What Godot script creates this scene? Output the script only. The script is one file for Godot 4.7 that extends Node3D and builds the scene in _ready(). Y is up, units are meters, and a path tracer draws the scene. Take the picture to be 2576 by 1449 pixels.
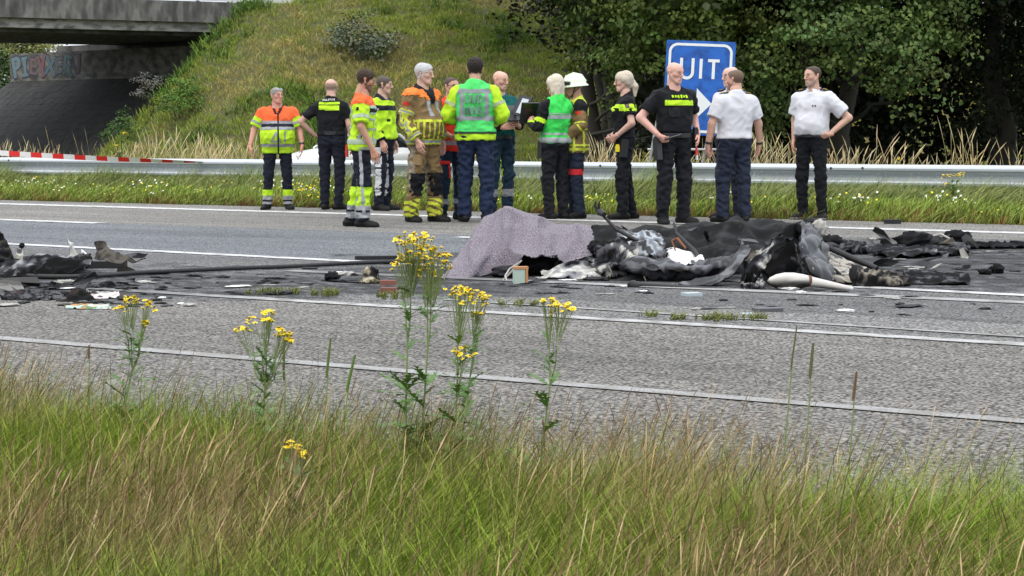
extends Node3D

# ---------------------------------------------------------------- measures
const F := 4500.0
const CX := 1288.0
const CY := 724.5
const PITCH := 0.08436
const EYE := Vector3(0, 1, 0)
const U := Vector3(-0.8647, 0, -0.5022)   # along the road, away to the left
const N := Vector3(0.5022, 0, -0.8647)    # across the road, away from the camera
const F0 := Vector2(-10.6, -72.0)         # corner of the viaduct and its embankment
const BD := Vector2(0.912, -0.41)         # along the viaduct
const BM := Vector2(0.41, 0.912)          # from the viaduct towards the road

var rng := RandomNumberGenerator.new()
var M := {}
var used := {}

func ray(px: float, py: float) -> Vector3:
	return Basis(Vector3.RIGHT, -PITCH) * Vector3((px - CX) / F, -(py - CY) / F, -1.0)

func G(px: float, py: float, h := 0.0) -> Vector3:      # point of the level y = h seen there
	var d := ray(px, py)
	return EYE + d * ((h - EYE.y) / d.y)

func V(px: float, py: float, depth: float) -> Vector3:  # point at a distance in front of the camera
	var d := ray(px, py)
	return EYE + d * (depth / -d.z)

func R(u: float, v: float, y := 0.0) -> Vector3:
	return U * u + N * v + Vector3(0, y, 0)

func rr(a: float, b: float) -> float:
	return rng.randf_range(a, b)

# ---------------------------------------------------------------- nodes
func numbered(called: String) -> String:
	var n: int = used.get(called, 0)
	used[called] = n + 1
	return called if n == 0 else "%s_%03d" % [called, n]

func thing(called: String, label: String, category: String, at := Vector3.ZERO, turn := 0.0, group := "") -> Node3D:
	var o := Node3D.new()
	o.name = numbered(called)
	add_child(o, true)
	o.position = at
	o.rotation.y = turn
	tag(o, label, category, group)
	return o

func tag(o: Node3D, label: String, category := "", group := "", kind := "") -> Node3D:
	if label: o.set_meta("label", label)
	if category: o.set_meta("category", category)
	if group: o.set_meta("group", group)
	if kind: o.set_meta("kind", kind)
	return o

func put(called: String, mesh: Mesh, m: Material, parent: Node3D = null) -> MeshInstance3D:
	var o := MeshInstance3D.new()
	o.mesh = mesh
	o.material_override = m
	if parent == null:
		o.name = numbered(called)
		add_child(o, true)
	else:
		o.name = called
		parent.add_child(o, true)
	return o

func scatter(called: String, mesh: Mesh, m: Material, where: Array, tints: Array, parent: Node3D = null) -> MultiMeshInstance3D:
	var mm := MultiMesh.new()
	mm.transform_format = MultiMesh.TRANSFORM_3D
	mm.use_colors = true
	mm.mesh = mesh
	mm.instance_count = where.size()
	for i in where.size():
		mm.set_instance_transform(i, where[i])
		mm.set_instance_color(i, tints[i])
	var o := MultiMeshInstance3D.new()
	o.multimesh = mm
	o.material_override = m
	if parent == null:
		o.name = numbered(called)
		add_child(o, true)
	else:
		o.name = called
		parent.add_child(o, true)
	return o

# ---------------------------------------------------------------- materials
func C(r: float, g: float, b: float) -> Color:   # a linear colour as the sRGB that albedo_color wants
	return Color(r, g, b).linear_to_srgb()

func mat(col: Color, rough := 0.85, metal := 0.0, spec := 0.5) -> StandardMaterial3D:
	var m := StandardMaterial3D.new()
	m.albedo_color = col.linear_to_srgb()
	m.roughness = rough
	m.metallic = metal
	m.metallic_specular = spec
	return m

func vmat(rough := 0.85, metal := 0.0, spec := 0.5) -> StandardMaterial3D:
	var m := mat(Color(1, 1, 1), rough, metal, spec)
	m.vertex_color_use_as_albedo = true
	return m

func noise(freq: float, octaves := 3, sd := 1, kind := FastNoiseLite.TYPE_SIMPLEX_SMOOTH) -> FastNoiseLite:
	var n := FastNoiseLite.new()
	n.noise_type = kind
	n.frequency = freq
	n.fractal_octaves = octaves
	n.fractal_type = FastNoiseLite.FRACTAL_FBM if octaves > 1 else FastNoiseLite.FRACTAL_NONE
	n.seed = sd
	return n

func ntex(n: FastNoiseLite, size: int, stops: Array, normal := false, bump := 4.0) -> NoiseTexture2D:
	var t := NoiseTexture2D.new()
	t.width = size
	t.height = size
	t.seamless = true
	t.noise = n
	if normal:
		t.as_normal_map = true
		t.bump_strength = bump
	elif stops:
		var g := Gradient.new()
		g.offsets = PackedFloat32Array(stops.map(func(s): return s[0]))
		g.colors = PackedColorArray(stops.map(func(s): return s[1]))
		t.color_ramp = g
	return t

func grey(v: float) -> Color:
	return Color(v, v, v)

func tri(m: StandardMaterial3D, metres: float, world := true) -> StandardMaterial3D:
	m.uv1_triplanar = true
	m.uv1_world_triplanar = world
	m.uv1_scale = Vector3.ONE / metres
	return m

# ---------------------------------------------------------------- mesh helpers
func am(v: PackedVector3Array, n: PackedVector3Array, idx: PackedInt32Array, c := PackedColorArray(), uv := PackedVector2Array()) -> ArrayMesh:
	var a := []
	a.resize(Mesh.ARRAY_MAX)
	a[Mesh.ARRAY_VERTEX] = v
	if n.size(): a[Mesh.ARRAY_NORMAL] = n
	if c.size(): a[Mesh.ARRAY_COLOR] = c
	if uv.size(): a[Mesh.ARRAY_TEX_UV] = uv
	a[Mesh.ARRAY_INDEX] = idx
	var m := ArrayMesh.new()
	m.add_surface_from_arrays(Mesh.PRIMITIVE_TRIANGLES, a)
	return m

func normals(v: PackedVector3Array, idx: PackedInt32Array) -> PackedVector3Array:
	var n := PackedVector3Array()
	n.resize(v.size())
	for i in range(0, idx.size(), 3):
		var a := idx[i]
		var b := idx[i + 1]
		var c := idx[i + 2]
		var f := (v[c] - v[a]).cross(v[b] - v[a])
		n[a] += f
		n[b] += f
		n[c] += f
	for i in n.size():
		n[i] = n[i].normalized()
	return n

class Build:   # collects boxes, bars, tubes and sheets into one mesh
	var v := PackedVector3Array()
	var idx := PackedInt32Array()
	var col := PackedColorArray()
	var n := PackedVector3Array()
	var tint := Color(1, 1, 1)

	func tri(a: Vector3, b: Vector3, c: Vector3) -> void:
		var f := (c - a).cross(b - a).normalized()
		var at := v.size()
		v.append(a); v.append(b); v.append(c)
		for i in 3:
			n.append(f); col.append(tint); idx.append(at + i)

	func quad(a: Vector3, b: Vector3, c: Vector3, d: Vector3) -> void:   # clockwise seen from the front
		tri(a, b, c)
		tri(a, c, d)

	func hull8(p: Array) -> void:   # 0-3 the lower ring anticlockwise seen from above, 4-7 the upper
		quad(p[4], p[7], p[6], p[5])
		quad(p[0], p[1], p[2], p[3])
		for i in 4:
			var j := (i + 1) % 4
			quad(p[i], p[i + 4], p[j + 4], p[j])

	func box(at: Vector3, size: Vector3, turn := Basis()) -> void:
		var h := size * 0.5
		var p := []
		for y in [-1, 1]:
			for s in [[-1, 1], [1, 1], [1, -1], [-1, -1]]:
				p.append(at + turn * Vector3(h.x * s[0], h.y * y, h.z * s[1]))
		hull8(p)

	func tube(pts: Array, radii: Array, sides := 8, cap := true) -> void:
		var rings := []
		var up := Vector3.UP
		for i in pts.size():
			var t: Vector3 = (pts[mini(i + 1, pts.size() - 1)] - pts[maxi(i - 1, 0)]).normalized()
			if absf(t.dot(up)) > 0.95: up = Vector3.RIGHT
			var s := t.cross(up).normalized()
			up = s.cross(t).normalized()
			var ring := PackedInt32Array()
			for k in sides:
				var a := TAU * k / sides
				var d := s * cos(a) + up * sin(a)
				ring.append(v.size())
				v.append(pts[i] + d * radii[i]); n.append(d); col.append(tint)
			rings.append(ring)
		for i in pts.size() - 1:
			for k in sides:
				var k2 := (k + 1) % sides
				idx.append_array(PackedInt32Array([rings[i][k], rings[i][k2], rings[i + 1][k2], rings[i][k], rings[i + 1][k2], rings[i + 1][k]]))
		if cap:
			for e in [0, pts.size() - 1]:
				for k in range(1, sides - 1):
					var a: Vector3 = v[rings[e][0]]
					var b: Vector3 = v[rings[e][k]]
					var c: Vector3 = v[rings[e][k + 1]]
					if e == 0: tri(a, c, b)
					else: tri(a, b, c)

	func lathe(at: Vector3, axis: Basis, prof: Array, sides := 16) -> void:   # prof: [radius, height] pairs along axis.y
		var first := v.size()
		for p in prof:
			for k in sides:
				var a := TAU * k / sides
				v.append(at + axis * Vector3(cos(a) * p[0], p[1], sin(a) * p[0]))
				n.append(Vector3.ZERO); col.append(tint)
		for i in prof.size() - 1:
			for k in sides:
				var k2 := (k + 1) % sides
				var q := [first + i * sides + k, first + i * sides + k2, first + (i + 1) * sides + k2, first + (i + 1) * sides + k]
				for t in [[0, 1, 2], [0, 2, 3]]:
					var f: Vector3 = (v[q[t[2]]] - v[q[t[0]]]).cross(v[q[t[1]]] - v[q[t[0]]])
					for e in t:
						idx.append(q[e])
						n[q[e]] += f
		for i in range(first, v.size()):
			n[i] = n[i].normalized()

	func mesh() -> ArrayMesh:
		var a := []
		a.resize(Mesh.ARRAY_MAX)
		a[Mesh.ARRAY_VERTEX] = v
		a[Mesh.ARRAY_NORMAL] = n
		a[Mesh.ARRAY_COLOR] = col
		a[Mesh.ARRAY_INDEX] = idx
		var m := ArrayMesh.new()
		m.add_surface_from_arrays(Mesh.PRIMITIVE_TRIANGLES, a)
		return m

func strip(a: Vector3, b: Vector3, wa: float, wb: float, step: float, tint: Callable) -> ArrayMesh:   # a painted line on the road
	var v := PackedVector3Array()
	var c := PackedColorArray()
	var idx := PackedInt32Array()
	var nn := PackedVector3Array()
	var along := (b - a)
	var side := Vector3(-along.z, 0, along.x).normalized()
	var count := int(along.length() / step) + 1
	for i in count + 1:
		var t := float(i) / count
		var w := lerpf(wa, wb, t)
		for k in 5:
			var p := a + along * t + side * w * (k / 4.0 - 0.5)
			v.append(p); nn.append(Vector3.UP)
			c.append(tint.call(p, k))
			if i < count and k < 4:
				var q := i * 5 + k
				idx.append_array(PackedInt32Array([q, q + 6, q + 1, q, q + 5, q + 6]))
	return am(v, nn, idx, c)

func curved(rows: Array, u: float, w: float) -> Vector3:   # a Catmull-Rom sheet through rows of points
	var i := clampi(int(w), 0, rows.size() - 2)
	var q := []
	for k in range(-1, 3):
		var r: Array = rows[clampi(i + k, 0, rows.size() - 1)]
		var j := clampi(int(u), 0, r.size() - 2)
		var p: Vector3 = r[j]
		q.append(p.cubic_interpolate(r[j + 1], r[maxi(j - 1, 0)], r[mini(j + 2, r.size() - 1)], u - j))
	var a: Vector3 = q[1]
	return a.cubic_interpolate(q[2], q[0], q[3], w - i)

# A crumpled sheet with thickness. opts: amp, freq, seed, edge (ragged border), thick, tint: Callable(p, u, w, bump) -> Color, fold: Callable(p, u, w) -> float
func sheet(rows: Array, nu: int, nw: int, o := {}) -> ArrayMesh:
	var nz := noise(o.get("freq", 3.0), 2, o.get("seed", 1))
	nz.fractal_gain = 0.35
	var ne := noise(o.get("efreq", 9.0), 2, o.get("seed", 1) + 50)
	var amp: float = o.get("amp", 0.02)
	var edge: float = o.get("edge", 0.0)
	var thick: float = o.get("thick", 0.006)
	var cu: int = rows[0].size() - 1
	var cw: int = rows.size() - 1
	var v := PackedVector3Array()
	var c := PackedColorArray()
	var bumps := PackedFloat32Array()
	var idx := PackedInt32Array()
	for j in nw + 1:
		for i in nu + 1:
			var fu := float(i) / nu
			var fw := float(j) / nw
			var p0 := curved(rows, fu * cu, fw * cw)
			if edge > 0.0:
				var bu := ne.get_noise_2d(fw * 10.0 + 7.0 * signf(fu - 0.5), 3.3) * edge
				var bw := ne.get_noise_2d(fu * 10.0 + 9.0 * signf(fw - 0.5), 8.8) * edge
				var su := pow(absf(fu - 0.5) * 2.0, 4.0)
				var sw := pow(absf(fw - 0.5) * 2.0, 4.0)
				fu = clampf(fu - signf(fu - 0.5) * su * (0.5 * edge + bu), 0, 1)
				fw = clampf(fw - signf(fw - 0.5) * sw * (0.5 * edge + bw), 0, 1)
				p0 = curved(rows, fu * cu, fw * cw)
			v.append(p0)
			if i < nu and j < nw:
				var q := j * (nu + 1) + i
				idx.append_array(PackedInt32Array([q, q + nu + 2, q + 1, q, q + nu + 1, q + nu + 2]))
	var n := normals(v, idx)
	var fold = o.get("fold")
	for j in nw + 1:
		for i in nu + 1:
			var q := j * (nu + 1) + i
			var b := (0.5 - absf(nz.get_noise_3dv(v[q]))) * 2.0 - 0.6
			bumps.append(b)
			var push := b * amp
			if fold != null: push += fold.call(v[q], float(i) / nu, float(j) / nw)
			v[q] += n[q] * push
			if o.get("floor", true): v[q].y = maxf(v[q].y, 0.006)
	n = normals(v, idx)
	var tint = o.get("tint")
	for q in v.size():
		c.append(tint.call(v[q], float(q % (nu + 1)) / nu, float(q / (nu + 1)) / nw, bumps[q]) if tint != null else Color(1, 1, 1))
	if thick > 0.0:
		var first := v.size()
		for q in first:
			v.append(v[q] - n[q] * thick)
			n.append(-n[q])
			c.append(c[q] * o.get("back", 1.0))
		var tris := idx.size()
		for i in range(0, tris, 3):
			idx.append_array(PackedInt32Array([first + idx[i], first + idx[i + 2], first + idx[i + 1]]))
		var rim := PackedInt32Array()
		for i in nu: rim.append(i)
		for j in nw: rim.append(j * (nu + 1) + nu)
		for i in nu: rim.append(nw * (nu + 1) + nu - i)
		for j in nw: rim.append((nw - j) * (nu + 1))
		for i in rim.size():
			var a := rim[i]
			var b := rim[(i + 1) % rim.size()]
			idx.append_array(PackedInt32Array([a, b, first + b, a, first + b, first + a]))
	return am(v, n, idx, c)

func P(list: Array, depth := 0.0) -> Array:   # [px, py, depth] triples to points
	return list.map(func(q): return V(q[0], q[1], q[2] if q.size() > 2 else depth))

# A tuft of blades. kind(i) returns [height, width, base colour, tip colour]
func tuft(blades: int, radius: float, kind: Callable, lean: float, levels: int, wind := Vector3(0.25, 0, 0)) -> ArrayMesh:
	var v := PackedVector3Array()
	var n := PackedVector3Array()
	var c := PackedColorArray()
	var idx := PackedInt32Array()
	for b in blades:
		var k: Array = kind.call(b)
		var h: float = k[0]
		var w: float = k[1]
		var a := rr(0, TAU)
		var at := Vector3(cos(a), 0, sin(a)) * radius * sqrt(rng.randf())
		var d := rr(0, TAU)
		var bend := Vector3(cos(d), 0, sin(d)) * h * rr(0.1, 1.0) * lean + wind * h * rr(0.3, 1.2) * lean
		var f := rr(0, TAU)
		var across := Vector3(cos(f), 0, sin(f))
		var first := v.size()
		for l in levels + 1:
			var t := float(l) / levels
			var p := at + Vector3(0, h * (t - 0.25 * lean * t * t), 0) + bend * t * t
			var ww: float = w * (1.0 - t * t * 0.85) * 0.5
			if k.size() > 4:   # a stalk: thin, with a thicker head from k[4] up
				ww = (k[5] * 0.5 * sin(PI * clampf((t - k[4]) / (1.0 - k[4]) * 0.92 + 0.06, 0, 1)) if t > k[4] else w * 0.5)
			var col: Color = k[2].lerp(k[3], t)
			if k.size() > 6 and t > k[4]: col = k[6]
			for s in [-1.0, 1.0]:
				v.append(p + across * ww * s)
				n.append((across.cross(Vector3.UP) * 0.5 + Vector3.UP).normalized())
				c.append(col)
			if l < levels:
				var q := first + l * 2
				idx.append_array(PackedInt32Array([q, q + 2, q + 3, q, q + 3, q + 1]))
	return am(v, PackedVector3Array(), idx, c)

# ================================================================ the place
func soot(p: Vector3) -> float:     # how burnt the road is, 0..1
	var n1: float = M.nz_big.get_noise_2d(p.x * 1.0, p.z * 1.0)
	var n2: float = M.nz_mid.get_noise_2d(p.x, p.z)
	var s := 0.0
	for e in [[2.6, -13.9, 3.4, 1.9], [0.2, -13.1, 2.2, 1.0], [-3.9, -12.3, 2.5, 1.5], [5.0, -15.0, 3.4, 2.3], [-1.7, -12.1, 2.6, 1.1], [3.6, -13.0, 2.0, 1.3]]:
		var d := Vector2((p.x - e[0]) / e[2], (p.z - e[1]) / e[3]).length()
		s = maxf(s, 1.0 - smoothstep(0.55, 1.25, d + n1 * 0.45 + n2 * 0.25))
	return s

func road_tint(p: Vector3, v: float, u: float) -> Color:
	var c: Color
	var n1: float = M.nz_big.get_noise_2d(u * 0.35, v * 1.6)
	var n2: float = M.nz_mid.get_noise_2d(u * 0.25, v * 3.0)
	var l3: float = 11.6 + (u - 6.0) * 0.022
	var l5: float = 8.75 + (u - 3.0) * 0.02
	if v > 15.55: c = Color(0.37, 0.352, 0.325)
	elif v > l3: c = Color(0.265, 0.28, 0.305)
	elif v > l5 + 0.9: c = Color(0.235, 0.23, 0.228)
	elif v > l5: c = Color(0.32, 0.31, 0.302)
	else: c = Color(0.292, 0.275, 0.252)
	c = c * (1.0 + 0.22 * n1 + 0.22 * n2)
	var seam := smoothstep(0.10, 0.0, absf(v - l5 - 0.92 - n1 * 0.05)) + smoothstep(0.05, 0.0, absf(v - l5 - 0.2 - n1 * 0.03))
	c = c * (1.0 - 0.35 * clampf(seam, 0, 1))
	var s := soot(p)
	var pale: float = smoothstep(0.15, 0.5, s) * smoothstep(0.95, 0.55, s) * smoothstep(-0.1, 0.35, n2 + 0.4 * M.nz_fine.get_noise_2d(u * 2.0, v * 9.0))
	c = c.lerp(Color(0.028, 0.028, 0.031), s * 0.88)
	# black water marks and ash swept along the lanes round the wreck
	var near := smoothstep(0.0, 0.12, s)
	var streak: float = M.nz_mid.get_noise_2d(p.x * 0.55, p.z * 5.5) + 0.6 * M.nz_fine.get_noise_2d(p.x * 2.2, p.z * 11.0)
	c = c.lerp(Color(0.02, 0.02, 0.022), near * smoothstep(0.04, 0.24, streak) * 0.85)
	c = c.lerp(Color(0.30, 0.30, 0.32), near * smoothstep(-0.06, -0.3, streak) * 0.6)
	for t in [12.9, 14.5, 16.5, 18.0, 7.0]:
		c = c * (1.0 - 0.13 * exp(-pow((v - t + 0.08 * n1) / 0.34, 2.0)))
	c.a = 1.0
	var crack: float = absf(M.nz_big.get_noise_2d(u * 0.5 + 31.0, v * 2.2))
	c = c * (1.0 - 0.3 * smoothstep(0.02, 0.0, crack))
	c = c.lerp(Color(0.24, 0.24, 0.26), pale * 0.5)
	c.a = 1.0
	return c

func bank(x: float, z: float) -> float:       # height of the embankment
	var rel := Vector2(x, z) - F0
	var s := rel.dot(BM)
	var b := rel.dot(BD)
	if b < 0.0 and s < 0.15: return -0.3
	var side := maxf(0.0, -b) * 2.1
	var out := maxf(0.0, s - 0.2) if s > 0.0 else maxf(0.0, -s - 14.0)
	var d := sqrt(side * side + out * out)
	var h := 6.35 + 0.5 * smoothstep(1.0, 6.0, b) - d / 2.05
	return maxf(h + 0.3 * M.nz_mid.get_noise_2d(x * 0.2, z * 0.2) * smoothstep(0.0, 3.0, d), -0.3)

func ground_at(x: float, z: float) -> float:
	var p := Vector3(x, 0, z)
	var v := p.dot(N)
	var h := 0.0
	if v < 4.6: h = -0.05 - 0.075 * (4.6 - maxf(v, -0.5))
	elif v < 20.7: h = -0.05
	elif v < 24.5: h = 0.0
	else: h = -0.3 * smoothstep(24.5, 28.0, v)
	return maxf(h, bank(x, z)) if v > 30.0 else h

func terrain() -> void:
	var xs := []
	var zs := []
	var a := -48.0
	while a <= 60.0:
		xs.append(a); a += 0.8
	a = -118.0
	while a <= 6.0:
		zs.append(a); a += 0.8
	for k in [90.0, 160.0, 320.0, 700.0, 1500.0]:
		xs.append(60.0 + k); xs.push_front(-48.0 - k)
		zs.append(6.0 + k); zs.push_front(-118.0 - k)
	var v := PackedVector3Array()
	var c := PackedColorArray()
	var idx := PackedInt32Array()
	var w := xs.size()
	for j in zs.size():
		for i in w:
			v.append(Vector3(xs[i], ground_at(xs[i], zs[j]), zs[j]))
			var t: float = M.nz_mid.get_noise_2d(xs[i] * 0.6, zs[j] * 0.6) * 0.5 + 0.5
			c.append(Color(0.09, 0.11, 0.03).lerp(Color(0.17, 0.155, 0.055), t))
			if i < w - 1 and j < zs.size() - 1:
				var q := j * w + i
				idx.append_array(PackedInt32Array([q, q + w + 1, q + w, q, q + 1, q + w + 1]))
	var m := vmat(0.95)
	m.albedo_texture = ntex(noise(0.03, 4, 5), 512, [[0.0, grey(0.55)], [1.0, grey(1.0)]])
	tri(m, 2.0)
	tag(put("ground", am(v, normals(v, idx), idx, c), m), "grassy soil of the verges and the embankment", "", "", "structure")

func road() -> void:
	var v := PackedVector3Array()
	var n := PackedVector3Array()
	var c := PackedColorArray()
	var idx := PackedInt32Array()
	var us := []
	var a := -9.0
	while a < 34.0:
		us.append(a); a += 0.09
	for k in [40.0, 60.0, 120.0, 300.0, 900.0]:
		us.append(k); us.push_front(25.0 - k)
	us.sort()
	var count := 250
	for i in us.size():
		for j in count + 1:
			var vv := 4.35 + (20.5 - 4.35) * j / count
			var wob := 0.0
			if j == 0 or j == count: wob = 0.06 * M.nz_mid.get_noise_2d(us[i] * 2.0, vv)
			var p := R(us[i], vv + wob, 0.0)
			v.append(p); n.append(Vector3.UP)
			c.append(road_tint(p, vv, us[i]))
			if i < us.size() - 1 and j < count:
				var q := i * (count + 1) + j
				idx.append_array(PackedInt32Array([q, q + count + 1, q + count + 2, q, q + count + 2, q + 1]))
	var m := vmat(0.9, 0.0, 0.4)
	# coarse chippings: light stones and dark pores, one by one
	var g := RandomNumberGenerator.new()
	g.seed = 31
	var data := PackedByteArray()
	data.resize(640 * 640)
	for i in data.size():
		var f := g.randf()
		data[i] = int(255.0 * (0.12 + 0.9 * f if f < 0.3 else (0.55 + 0.36 * f if f < 0.92 else 1.0)))
	var im := Image.create_from_data(640, 640, false, Image.FORMAT_L8, data)
	im.resize(1280, 1280, Image.INTERPOLATE_CUBIC)
	m.albedo_texture = ImageTexture.create_from_image(im)
	tri(m, 5.4)
	tag(put("road", am(v, n, idx, c), m), "grey motorway of chipped asphalt with lanes of different ages and a burnt patch", "", "", "structure")

func line(called: String, label: String, a: Vector3, b: Vector3, wa: float, wb: float, bright: float, wear: float, y := 0.005) -> void:
	var worn: FastNoiseLite = M.nz_fine
	a.y = y
	b.y = y
	var tint := func(p: Vector3, k: int) -> Color:
		var w := worn.get_noise_2d(p.x * 3.0, p.z * 3.0) + 0.5 * worn.get_noise_2d(p.x * 11.0, p.z * 11.0)
		var c := grey(bright).lerp(Color(0.235, 0.223, 0.207), clampf(smoothstep(0.30 - wear * 1.6, 0.62 - wear * 1.2, w + (0.14 if k == 0 or k == 4 else 0.0)), 0, 1))
		return c.lerp(Color(0.05, 0.05, 0.052), soot(p) * 0.65)
	var m := vmat(0.75)
	m.albedo_texture = M.chips_soft
	tri(m, 1.1)
	var o := put(called, strip(a, b, wa, wb, 0.06, tint), m)
	tag(o, label, "", "", "structure")

func extend(p: Vector3, q: Vector3, before: float, after: float) -> Array:
	var d := (q - p).normalized()
	return [p - d * before, q + d * after]

func markings() -> void:
	var e := extend(G(0, 513), G(2576, 587), 30, 6)
	line("edge_line", "long white line along the far edge of the road, behind the people's feet", e[0], e[1], 0.4, 0.3, 0.62, 0.03)
	var q := G(250, 562)
	var q0 := G(0, 553)
	var back := extend(q0, q, 0.0, 0.0)
	line("lane_dash", "white lane dash at the far left between the two lanes", q0 + (q0 - q).normalized() * 4.0, q, 0.24, 0.24, 0.6, 0.05)
	q = G(1148, 597)
	line("lane_dash", "white lane dash ending at the grey blanket", q, q - U * 3.0, 0.2, 0.2, 0.6, 0.05)
	e = extend(G(0, 613), G(2576, 744), 20, 4)
	line("edge_line", "white line running behind the hose and under the wreck", e[0], e[1], 0.24, 0.13, 0.58, 0.06)
	e = extend(G(1650, 722), G(2576, 762), 3, 4)
	line("edge_line", "pale worn line in front of the wreck on the right", e[0], e[1], 0.16, 0.17, 0.36, 0.24)
	e = extend(G(470, 741), G(2576, 868), 9, 3)
	line("edge_line", "white line across the middle of the empty asphalt", e[0], e[1], 0.15, 0.12, 0.44, 0.22)
	e = extend(G(1650, 789), G(2576, 849), 1.5, 3)
	line("edge_line", "thin worn line just beyond the middle white line", e[0], e[1], 0.05, 0.07, 0.36, 0.2)
	e = extend(G(0, 852), G(2576, 1062), 6, 2)
	line("edge_line", "worn white line nearest the foreground grass", e[0], e[1], 0.13, 0.09, 0.31, 0.26)

func concrete(base: float, sd: int, streak := 0.3) -> StandardMaterial3D:
	var m := mat(Color(base, base * 0.98, base * 0.93), 0.9)
	m.albedo_texture = ntex(noise(0.012, 5, sd), 512, [[0.0, grey(0.45)], [0.4, grey(0.7)], [0.62, grey(1.0)], [1.0, grey(0.85)]])
	tri(m, 3.2)
	m.uv1_scale = Vector3(1.0, streak, 1.0) / 3.2
	return m

func at2(p: Vector2, y: float) -> Vector3:
	return Vector3(p.x, y, p.y)

func prism(b: Build, a: Vector2, c: Vector2, back: Vector2, y0: float, y1: float) -> void:  # a wall from a to c (left to right from the front), with a depth
	b.hull8([at2(a, y0), at2(c, y0), at2(c + back, y0), at2(a + back, y0), at2(a, y1), at2(c, y1), at2(c + back, y1), at2(a + back, y1)])

func viaduct() -> void:
	var t := thing("viaduct", "weathered concrete road viaduct with a stained parapet crossing at the upper left", "viaduct", at2(F0, 0))
	var off := -at2(F0, 0)
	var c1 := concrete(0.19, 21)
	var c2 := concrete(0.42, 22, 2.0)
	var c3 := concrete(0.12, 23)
	var put_at := func(called: String, b: Build, m: Material) -> void:
		var o := put(called, b.mesh(), m, t)
		o.position = off
	var b := Build.new()
	var joints := [-1.0, 16.0, 33.0, 50.0]
	for k in 3:
		b = Build.new()
		prism(b, F0 - BD * (joints[k + 1] - 0.015), F0 - BD * (joints[k] + 0.015 if k else 0.0), -BM * 0.35, 5.5, 6.32)
		put_at.call("parapet_panel", b, c1)
	b = Build.new()
	prism(b, F0 + BD * 0.03, F0 + BD * 1.7, -BM * 0.4, 4.9, 6.3)
	put_at.call("wing_wall", b, c1)
	b = Build.new()
	prism(b, F0 - BD * 50.0 - BM * 0.3, F0 - BD * 0.6 - BM * 0.3, -BM * 0.5, 5.14, 5.56)
	put_at.call("edge_beam", b, c2)
	b = Build.new()
	prism(b, F0 - BD * 50.0 - BM * 0.7, F0 + BD * 1.0 - BM * 0.7, -BM * 8.6, 5.0, 5.9)
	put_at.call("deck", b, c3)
	b = Build.new()
	prism(b, F0 - BD * 50.0 - BM * 9.4, F0 + BD * 1.0 - BM * 9.4, -BM * 0.35, 5.2, 6.3)
	put_at.call("far_parapet", b, c1)
	# bearing bench and abutment
	var w0 := Vector2(V(590, 115, 73.2).x, -73.2)
	var w1 := Vector2(V(24, 135, 82).x, -82.0)
	var back := Vector2(0.6, -0.8)
	b = Build.new()
	prism(b, w1, w0, back * 1.2, 2.6, 4.75)
	put_at.call("abutment_wall", b, concrete(0.20, 24, 1.0))
	b = Build.new()
	prism(b, w1.lerp(w0, 0.12) + back * 1.3, w0 + back * 1.3, back * 0.6, 3.0, 5.1)
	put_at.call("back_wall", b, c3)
	b = Build.new()
	var toe := -back * 5.9
	var a0 := at2(w0 - (w1 - w0).normalized() * 0.0, 3.5)
	var a1 := at2(w1, 3.5)
	var d1 := at2(w1 + toe, -0.35)
	var d0 := at2(w0 + toe, -0.35)
	# concrete tiles of the paved slope under the viaduct
	var tiles := Build.new()
	b.quad(a1 + Vector3(0, -0.05, 0), a0 + Vector3(0, -0.05, 0), d0 + Vector3(0, -0.05, 0), d1 + Vector3(0, -0.05, 0))
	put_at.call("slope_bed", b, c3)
	var nu := 30
	var nv := 14
	for i in nu:
		for j in nv:
			var g := 0.012
			var p := []
			for q in [[0, 0], [1, 0], [1, 1], [0, 1]]:
				var fu: float = (i + (g if q[0] == 0 else 1.0 - g)) / nu
				var fv: float = (j + (g if q[1] == 0 else 1.0 - g)) / nv
				p.append(a1.lerp(a0, fu).lerp(d1.lerp(d0, fu), fv) + Vector3(0, rr(0, 0.012), 0))
			tiles.tint = grey(rr(0.75, 1.0))
			tiles.quad(p[0], p[1], p[2], p[3])
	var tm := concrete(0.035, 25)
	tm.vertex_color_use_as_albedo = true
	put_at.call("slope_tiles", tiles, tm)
	(t.get_node("slope_tiles") as Node3D).set_meta("kind", "stuff")
	# the sprayed lettering on the abutment wall
	var font := SystemFont.new()
	font.font_names = PackedStringArray(["Droid Sans"])
	font.font_weight = 700
	var along := (w0 - w1).normalized()
	var turn := atan2(-along.y, along.x)
	var cols := [Color(0.22, 0.34, 0.40), Color(0.20, 0.32, 0.38), Color(0.24, 0.17, 0.19), Color(0.30, 0.15, 0.18), Color(0.14, 0.23, 0.28), Color(0.14, 0.16, 0.19), Color(0.11, 0.18, 0.21), Color(0.13, 0.10, 0.12)]
	var word := "PIEYXERV"
	var span := (w0 - w1).length()
	for i in word.length():
		for layer in 2:
			var tmesh := TextMesh.new()
			tmesh.font = font
			tmesh.text = word[i]
			tmesh.font_size = 100
			tmesh.pixel_size = 0.0112
			tmesh.depth = 0.004
			var at := w1 + along * (0.5 + i * span * 0.041) - back * (0.008 + 0.006 * layer)
			var o := put("graffiti_letter", tmesh, mat(cols[i] * 0.6 if layer else Color(0.05, 0.05, 0.06), 0.8), t)
			o.position = at2(at, 4.13) + off
			o.basis = Basis(Vector3.UP, turn) * Basis(Vector3.BACK, [0.22, 0.10, -0.10, 0.16, -0.16, 0.12, -0.2, 0.25][i]) * Basis.from_scale(Vector3(1.2, [1.15, 1.1, 0.9, 1.2, 1.05, 0.85, 1.1, 0.9][i], 1.0) * (1.0 if layer else 1.16))
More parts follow.
